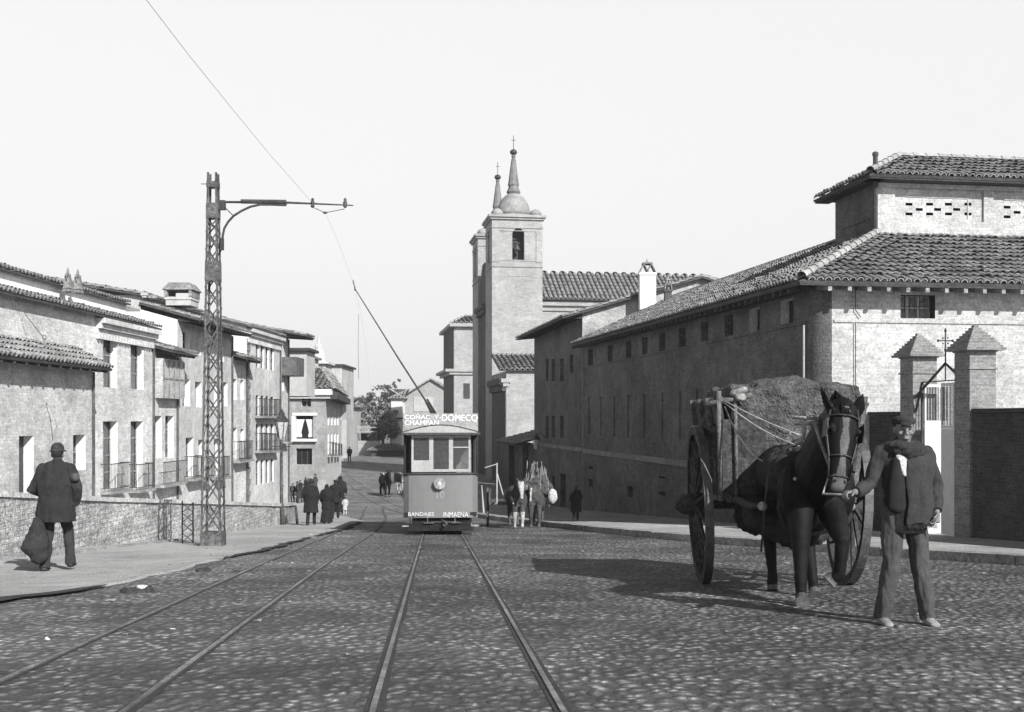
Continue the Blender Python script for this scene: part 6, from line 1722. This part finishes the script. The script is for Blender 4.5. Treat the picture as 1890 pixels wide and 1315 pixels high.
for p_ in ((-.30,-.06,.40),(-.22,-.08,.24),(-.16,-.1,.18),(-.26,-.06,.1),(-.20,-.07,.32)): bs.ell(nb+V(p_), .026, 8, 6)
bs.build('harness_bosses', M_brass, mule, world=False, smooth=True)
hs2 = MB()
hs2.tube([nb+V((-.22,-.10,.38)),hp(.25,-.05,-.25),hp(.62,.0,-.13)], .011, 6)
hs2.tube([(-.33,-.4,1.35),(-.36,-.38,1.0),(-.30,-.35,.78),(0,-.35,.72),(.30,-.35,.78)], [(.022,.007)]*5, 6)
hs2.tube([nb+V((-.1,.05,.50)),(-.20,-.2,1.62),(-.2,.3,1.5),(-.2,.8,1.35)], [(.02,.006)]*4, 6)
hs2.build('harness_straps', M_leather, mule, world=False, smooth=True)
sd_ = MB(); sd_.limb([(-.25,.0,1.46),(0,.0,1.62),(.25,.0,1.46)], [(.05,.13),(.07,.14),(.05,.13)], 12); remeshed(sd_, 'saddle_pad', M_sack, mule, .014, 2, disp=.014, dscale=14)
hb3_ = MB()
for a_, b_2 in (((1462,770),(1524,775)),((1466,782),(1521,781))): hb3_.tube([loc_(*a_,10.62),loc_(*b_2,10.55)], .018, 8)
hb3_.build('hame_bars', M_greywood, mule, world=False, smooth=True)
tb_ = MB()
for px_, py_, r_ in ((1484,794,.030),(1483,806,.024),(1478,815,.016),(1496,790,.022),(1458,800,.016),(1463,812,.014)): tb_.ell(loc_(px_,py_,10.6), (r_*.8,r_*.8,r_*1.4), 8, 6)
tb_.build('tassels', M_rope, mule, world=False, smooth=True)
ck_ = MB(); ck_.tube([loc_(1504,782,10.5),loc_(1513,812,10.35),loc_(1533,866,10.05)], [(.016,.006)]*3, 6); ck_.build('cheek_rein', M_rope, mule, world=False)
tr = MB(); tr.tube([hp(.86,-.05,.10),hp(1.05,-.08,.14),V(J[0][2])+man.location-O+V((-.08,-.05,-.02))], .010, 6); tr.build('lead_rope', M_rope, mule, world=False, smooth=True)

# ---- cart
CY = 14.0; cz = G(CY)
cart = thing('cart', 'high two wheeled mule cart with plank sides, long shafts and spoked wheels', 'cart', (3.28,CY,cz), -.05)
def wheel(cx, sx, r=.98):
    w_ = MB(); n = 32; tilt = .045*sx
    def q_(rr, an, x): z = rr*math.cos(an); y = rr*math.sin(an); return (cx+x+tilt*z*1.0, y, r+z)
    for i in range(n):
        a_, b_ = 2*math.pi*i/n, 2*math.pi*(i+1)/n
        w_.hexa([q_(r-.10,a_,-.045),q_(r-.10,a_,.045),q_(r-.10,b_,.045),q_(r-.10,b_,-.045),q_(r,a_,-.045),q_(r,a_,.045),q_(r,b_,.045),q_(r,b_,-.045)])
    o = w_.build('wheel', M_cartwood, cart, world=False)
    s_ = MB()
    for i in range(14):
        an = 2*math.pi*i/14; s_.tube([q_(.14,an,sx*.05),q_(r-.09,an,0)], [(.032,.028),(.024,.02)], 6)
    s_.build('spokes', M_cartwood, o, world=False)
    h_ = MB(); h_.tube([(cx-sx*.12,0,r),(cx+sx*.02,0,r),(cx+sx*.22,0,r),(cx+sx*.30,0,r)], [.12,.155,.12,.07], 16); h_.build('hub', M_cartwood, o, world=False, smooth=True)
    t_ = MB()
    for i in range(n):
        a_, b_ = 2*math.pi*i/n, 2*math.pi*(i+1)/n
        t_.hexa([q_(r+.001,a_,-.05),q_(r+.001,a_,.05),q_(r+.001,b_,.05),q_(r+.001,b_,-.05),q_(r+.014,a_,-.05),q_(r+.014,a_,.05),q_(r+.014,b_,.05),q_(r+.014,b_,-.05)])
    t_.build('iron_tyre', mat('iron_tyre',.08,rough=.5,spec=.5,var=.3), o, world=False)
wheel(-.92,-1); wheel(.92,1)
ax_ = MB(); ax_.tube([(-.8,0,.98),(.85,0,.98)], .055, 8); ax_.box(-.6,.64,-.08,.08,1.0,1.12); ax_.build('axle', M_cartwood, cart, world=False)
FY, BY = -1.05, 1.55
b_ = MB()
for i in range(7): y0 = FY+.0+i*(BY-FY)/7; b_.box(-.64,.68,y0+.01,y0+(BY-FY)/7-.01,1.12,1.17)
b_.build('floor', M_cartwood, cart, world=False)
def side(sx):
    xb, xt = (-.66,-.80) if sx < 0 else (.70,.82); s_ = MB()
    def q_(t_, y, o_): return (xb+(xt-xb)*t_+o_, y, 1.17+1.08*t_)
    for i in range(4):
        t0, t1 = i*.25+.01, i*.25+.235
        s_.hexa([q_(t0,FY,-.015),q_(t0,BY,-.015),q_(t0,BY,.015),q_(t0,FY,.015),q_(t1,FY,-.015),q_(t1,BY,-.015),q_(t1,BY,.015),q_(t1,FY,.015)])
    o = s_.build('side_boards', M_cartwood, cart, world=False)
    u_ = MB()
    for y in (FY+.02,FY+.8,FY+1.6,BY-.06):
        u_.hexa([q_(-.08,y,sx*.02),q_(-.08,y,sx*.07),q_(-.08,y+.06,sx*.07),q_(-.08,y+.06,sx*.02),q_(1.06,y,sx*.02),q_(1.06,y,sx*.07),q_(1.06,y+.06,sx*.07),q_(1.06,y+.06,sx*.02)])
    u_.tube([q_(1.03,FY-.08,0),q_(1.03,BY+.05,0)], .032, 8); u_.build('stakes', M_oldwood, o, world=False)
side(-1); side(1)
fb2 = MB(); fb2.box(-.78,-.28,FY-.02,FY+.02,1.17,2.05); fb2.build('front_board', M_cartwood, cart, world=False)
fr2 = MB(); fr2.tube([(-.98,FY-.03,2.22),(-.45,FY-.05,2.33)], .035, 8); fr2.tube([(-.80,FY-.04,1.1),(-.83,FY-.05,2.38)], .03, 8); fr2.tube([(-.62,FY-.04,1.1),(-.64,FY-.05,2.3)], .022, 8); fr2.build('front_frame', M_oldwood, cart, world=False, smooth=True)
for sx in (-1,1):
    x0 = -.62 if sx < 0 else .62; xe = -.52 if sx < 0 else .40
    s_ = MB(); s_.tube([(x0,.6,1.10),(x0,FY,1.12),((x0+xe)/2,FY-.7,1.10),(xe,-2.2,1.13)], [(.055,.05),(.055,.05),(.045,.042),(.03,.03)], 8); sh_ = s_.build('shaft', M_cartwood, cart, world=False, smooth=True)
    s_ = MB(); s_.ell((xe,-2.22,1.13), (.05,.06,.05), 10, 8); s_.build('shaft_tip', M_greywood, sh_, world=False, smooth=True)
# sling under the cart
s_ = MB(); s_.limb([(-.45,FY-.5,.98),(0.05,FY-.35,.80),(.45,FY-.2,.95)], [(.22,.18),(.30,.24),(.2,.18)], 14); s_.limb([(-.3,-.4,.9),(.35,-.4,.9)], [.26,.24], 12)
remeshed(s_, 'sling_bag', M_sack, cart, .02, 2, disp=.05, dscale=7)
for x in (-.35,.1,.4):
    pass
# load
ld = thing('stone_load', 'huge rough pale block of packed material filling the mule cart', 'load', (3.35,CY-.1,cz+1.17), -.05)
mb = MB()
mb.limb([(-.42,.15,.62),(.05,.0,.66),(.52,.15,.58)], [(.58,.60),(.70,.66),(.56,.55)], 24)
mb.box(-.74,.74,-.86,1.4,.02,1.27); mb.box(-.55,.72,-.88,1.3,.1,1.05); mb.limb([(-.35,-.5,1.22),(.1,-.5,1.28),(.62,-.5,1.17)], [(.3,.12),(.36,.12),(.28,.12)], 14)
blk_ = remeshed(mb, 'load_block', mat('packed_load',.088,rough=1,var=.35,scale=3.5,fine=.35,fscale=14,bump=.8,bdist=.03), ld, .020, 4, disp=.05, dscale=4.2)
mb = MB(); mb.limb([(-.72,-.86,1.05),(-.62,-.9,.7),(-.60,-.9,.2)], [(.10,.08),(.16,.07),(.15,.07)], 12); remeshed(mb, 'draped_cloth', M_sack, ld, .02, 2, disp=.03, dscale=9)
mb = MB(); mb.limb([(-.74,-1.02,1.18),(-.62,-1.05,1.22)], [(.05,.04),(.05,.04)], 8); mb.ell((-.66,-1.04,1.13), (.07,.05,.05), 8, 6); remeshed(mb, 'knotted_cloth', M_greywood, ld, .012, 1, disp=.01)
for i,(a_,b_2,s__,l) in enumerate(((( -.82,FY-.05,2.26),(-.20,-2.05,1.88),.02,'upper taut rein from the cart corner to the mule collar'),((-.82,FY-.05,2.24),(-.2,-2.2,1.75),.06,'middle rein from the cart corner to the mule collar'),((-.82,FY-.05,2.2),(-.3,-2.1,1.72),.34,'lowest slack rein drooping between cart corner and mule'))):
    A_ = V(a_)+cart.location; B_2 = V(b_2)+cart.location
    wire('rein', sag(A_,B_2,s__), l, .009, M_rope, 'rein')
A_ = P(1418,880,11.7); wire('whip', [A_, P(1412,930,11.8), P(1405,1018,12.2)], 'thin dark rope hanging from the shaft tip beside the mule leg', .011, M_leather, 'rope')

# ---- far donkey with cart and laden mule
def far_quad(px, yb, label, s, mats, rz, a2, cat='donkey', name='donkey'):
    Y = Yg(yb); o = V((P(px,0,Y).x, Y, G(Y)))
    H = 1.25*s; lg = []
    for kind, x, y, lift in (('f',-.12,-.50,0),('f',.12,-.42,.03),('h',-.13,.55,0),('h',.13,.65,0)):
        if kind == 'f': lg.append((kind,[(x*s,y*s,.85*s),(x*s,(y-.05)*s,.68*s),(x*s,(y-.10)*s,.38*s),(x*s,(y-.05)*s,.13*s),(x*s,(y-.08)*s,.08*s)]))
        else: lg.append((kind,[(x*s,y*s,.88*s),(x*s,(y-.18)*s,.68*s),(x*s,(y+.15)*s,.45*s),(x*s,(y+.1)*s,.13*s),(x*s,(y+.07)*s,.08*s)]))
    d = dict(withers=H, girth=.24*s, neck=(0,-.48*s,1.0*s), poll=(0.04*s,-.80*s,1.42*s), muzzle=(0.04*s,-.98*s,.95*s),
             ears=(((-.02*s,-.80*s,1.42*s),(-.13*s,-.82*s,1.70*s)),((.10*s,-.80*s,1.42*s),(.16*s,-.82*s,1.70*s))), legs=lg, earw=.04); d.update(a2)
    return quadruped(label, o, rz, d, mats, cat, near=False, name=name, s=s*.85), o, Y
(dk, hp2, l2), o1, Y1 = far_quad(953,975,'pale faced donkey pulling a small cart beyond the tram',1.0,(M_donkd,M_donk),.12,dict(pale_face=1))
mb = MB()
n = 16; mb.tube([V((0,-.45,.95))+V((.19*math.sin(2*math.pi*i/n),0,.27*math.cos(2*math.pi*i/n))) for i in range(n+1)], .05, 8, cap=False); mb.build('collar', M_leather, dk, world=False, smooth=True)
(mk, _, _), o2_, Y2 = far_quad(990,972,'grey pack mule with a tangled load of sticks beside the donkey',1.02,(M_donkd,M_donk),-.1,dict(poll=(-.1,-.70,1.25),muzzle=(-.12,-.86,.85),ears=(((-.14,-.70,1.25),(-.2,-.7,1.42)),((-.06,-.7,1.25),(0,-.7,1.4)))),'mule','mule')
rnd = random.Random(11)
pk_ = thing('pack_load', 'untidy bundle of sticks and cloth strapped on the far pack mule', 'pack load', o2_+V((0,0,1.1)))
mb = MB(); mb.limb([(-.32,-.1,.1),(0,-.1,.38),(.34,-.1,.05)], [(.17,.25),(.2,.25),(.17,.25)], 12); remeshed(mb, 'bundle', M_trou, pk_, .025, 1, disp=.07, dscale=9)
mb = MB()
for i in range(34):
    x = rnd.uniform(-.4,.42); mb.tube([(x,rnd.uniform(-.35,-.1),rnd.uniform(-.5,.2)),(x*.6+rnd.uniform(-.1,.15),rnd.uniform(-.3,.1),rnd.uniform(.35,1.0))], .014, 4)
mb.build('sticks', M_greywood, pk_, world=False)
mb = MB(); mb.ell((.50,-.3,-.12), (.16,.12,.24), 12, 8); remeshed(mb, 'white_bundle', M_shirt, pk_, .025, 1, disp=.02)
# donkey cart
c_ = thing('cart', 'light two wheeled cart with ladder racks behind the pale faced donkey', 'cart', (o1.x-.35,Y1+1.6,G(Y1+1.6)))
for sx in (-1,1):
    w_ = MB(); n = 24; r = .62
    for i in range(n):
        a_, b_ = 2*math.pi*i/n, 2*math.pi*(i+1)/n; x = sx*.55
        w_.hexa([(x-.03,(r-.07)*math.sin(a_),r+(r-.07)*math.cos(a_)),(x+.03,(r-.07)*math.sin(a_),r+(r-.07)*math.cos(a_)),(x+.03,(r-.07)*math.sin(b_),r+(r-.07)*math.cos(b_)),(x-.03,(r-.07)*math.sin(b_),r+(r-.07)*math.cos(b_)),
                 (x-.03,r*math.sin(a_),r+r*math.cos(a_)),(x+.03,r*math.sin(a_),r+r*math.cos(a_)),(x+.03,r*math.sin(b_),r+r*math.cos(b_)),(x-.03,r*math.sin(b_),r+r*math.cos(b_))])
    for i in range(10): an_ = 2*math.pi*i/10; w_.tube([(x,.06*math.sin(an_),r+.06*math.cos(an_)),(x,(r-.06)*math.sin(an_),r+(r-.06)*math.cos(an_))], .018, 5)
    w_.build('wheel', M_oldwood, c_, world=False)
mb = MB(); mb.box(-.48,.48,-.9,.9,.75,.8); mb.box(-.5,-.46,-.9,.9,.8,1.15); mb.box(.46,.5,-.9,.9,.8,1.15); mb.build('cart_bed', M_oldwood, c_, world=False)
for sx in (-1,1):
    mb = MB(); mb.tube([(sx*.4,-.7,.78),(sx*.30,-1.6,.85),(sx*.26,-2.3,.9)], .028, 6); mb.build('shaft', M_greywood, c_, world=False)
mb = MB(); mb.tube([(-.25,-.92,.8),(-.25,-.92,2.05)], .025, 6); mb.tube([(-.25,-.92,1.75),(.0,-.95,.85)], .02, 6); mb.tube([(-.62,-.9,1.9),(-.22,-.92,2.02)], .018, 5); mb.tube([(-.66,-.9,.5),(-.72,-.9,1.35)], [.035,.015], 6); mb.build('rack_poles', M_offwhite, c_, world=False)
# far cart beyond the tram
Y = Yg(914); a = P(722,0,Y); fc = thing('cart', 'distant horse cart with tall pale wheel left of the tram', 'cart', (a.x,Y,G(Y)), .35)
for sx in (-1,1):
    w_ = MB(); r = .78; n = 20; x = sx*.6
    for i in range(n):
        a_, b_ = 2*math.pi*i/n, 2*math.pi*(i+1)/n
        w_.hexa([(x-.03,(r-.09)*math.sin(a_),r+(r-.09)*math.cos(a_)),(x+.03,(r-.09)*math.sin(a_),r+(r-.09)*math.cos(a_)),(x+.03,(r-.09)*math.sin(b_),r+(r-.09)*math.cos(b_)),(x-.03,(r-.09)*math.sin(b_),r+(r-.09)*math.cos(b_)),
                 (x-.03,r*math.sin(a_),r+r*math.cos(a_)),(x+.03,r*math.sin(a_),r+r*math.cos(a_)),(x+.03,r*math.sin(b_),r+r*math.cos(b_)),(x-.03,r*math.sin(b_),r+r*math.cos(b_))])
    for i in range(10): an_ = 2*math.pi*i/10; w_.tube([(x,.06*math.sin(an_),r+.06*math.cos(an_)),(x,(r-.06)*math.sin(an_),r+(r-.06)*math.cos(an_))], .022, 5)
    w_.build('wheel', M_plaster2, fc, world=False)
mb = MB(); mb.box(-.5,.5,-1.0,1.1,.85,.92); mb.box(-.52,-.48,-1,1.1,.92,1.5); mb.box(.48,.52,-1,1.1,.92,1.5); mb.build('cart_bed', M_oldwood, fc, world=False)
for sx in (-1,1):
    mb = MB(); mb.tube([(sx*.4,-.9,.88),(sx*.3,-2.6,1.0)], .03, 5); mb.build('shaft', M_oldwood, fc, world=False)
(_, _, _), _, _ = far_quad(711,916,'dark horse harnessed to the distant cart',1.15,(M_mule,),.35,{},'horse','horse')

# small stones, straw and dung strewn over the road
rnd = random.Random(21); mb = MB()
for i in range(900):
    y = rnd.uniform(5.6,34)**1.0; x = rnd.uniform(xl(y)-1.5, xr(y)-.2); s_ = rnd.choice((.006,.009,.012,.02,.028))
    z = G(y)+(.03 if x < xl(y)-.2 else .006); q_ = [V((x+rnd.gauss(0,s_),y+rnd.gauss(0,s_),z+rnd.uniform(0,s_*.9))) for _ in range(5)]
    mb.face([q_[0],q_[1],q_[2]]); mb.face([q_[0],q_[2],q_[3]]); mb.face([q_[1],q_[4],q_[3]]); mb.face([q_[1],q_[2],q_[3]])
tag(mb.build('road_grit', mat('grit',.22,var=.6,scale=30)), 'grit, straw and small stones strewn over the cobbles', 'grit', kind='stuff')
# ---- litter and mud on the ground
def lump(px, py, w_, h_, m, label, name, cat, seed, up=0.0):
    Y = Yg(py, up); c = P(px,py,Y); r_ = w_/F*Y/2; mb = MB(); rnd = random.Random(seed)
    for i in range(9):
        a_ = rnd.uniform(0,6.28); q_ = rnd.random()**.6*.75
        mb.ell((r_*q_*math.cos(a_), r_*.7*q_*math.sin(a_), 0), (r_*rnd.uniform(.3,.5), r_*rnd.uniform(.3,.5), h_*rnd.uniform(.6,1.1)), 10, 8)
    o = remeshed(mb, name, m, None, max(.012,r_*.06), 1, disp=h_*.4, dscale=9/max(r_,.1)*.3); o.location = (c.x,Y,G(Y)+up)
    return tag(o, label, cat)
lump(250,1094,62,.07,M_mud,'dark heap of mud at the edge of the left footpath','mud_heap','mud heap',1)
lump(372,1055,36,.045,M_mud,'smaller mud heap between the footpath and the left rail','mud_heap','mud heap',2)
lump(434,1057,18,.03,M_mud,'tiny mud clod beside the left rail','mud_heap','mud heap',3)
lump(86,1181,12,.03,M_white,'white scrap lying on the cobbles at lower left','scrap','scrap',4)
lump(318,1161,14,.012,M_offwhite,'flat pale scrap lying between the left rails','scrap','scrap',5)
lump(575,989,14,.04,M_white,'white scrap on the footpath edge near the tram shadow','scrap','scrap',6)
lump(553,980,8,.04,M_white,'tiny white scrap on the footpath below the walking group','scrap','scrap',7)
lump(262,1084,20,.03,M_offwhite,'pale litter on top of the dark mud heap','scrap','scrap',8,.06)

# driver on the tram platform
Yd = 29.6; dr_ = figure('person','tram driver standing behind the windscreen of the tram',(P(822,0,Yd).x,Yd,G(Yd)+.56),0,dict(h=1.68,coatmat=M_coat,bottom=M_trou2,hat='cap',wrist=((-.15,-.30,1.05),(.15,-.30,1.05)),elbow=((-.27,-.05,1.12),(.27,-.05,1.12))),None)
bpy.data.scenes.remove(TMP)

# thin dusty air
hz = MB(); hz.box(-120,120,-25,330,-14,40)
hm_ = bpy.data.materials.new('dusty_air'); hm_.use_nodes = True; nt = hm_.node_tree; nt.nodes.clear()
ou = nt.nodes.new('ShaderNodeOutputMaterial'); pv = nt.nodes.new('ShaderNodeVolumePrincipled'); pv.inputs['Color'].default_value = (.9,.9,.9,1); pv.inputs['Density'].default_value = .0005
pv.inputs['Anisotropy'].default_value = .2
nt.links.new(pv.outputs[0], ou.inputs['Volume'])
ho = hz.build('haze', hm_); tag(ho, 'thin dusty haze over the street', None, kind='stuff')
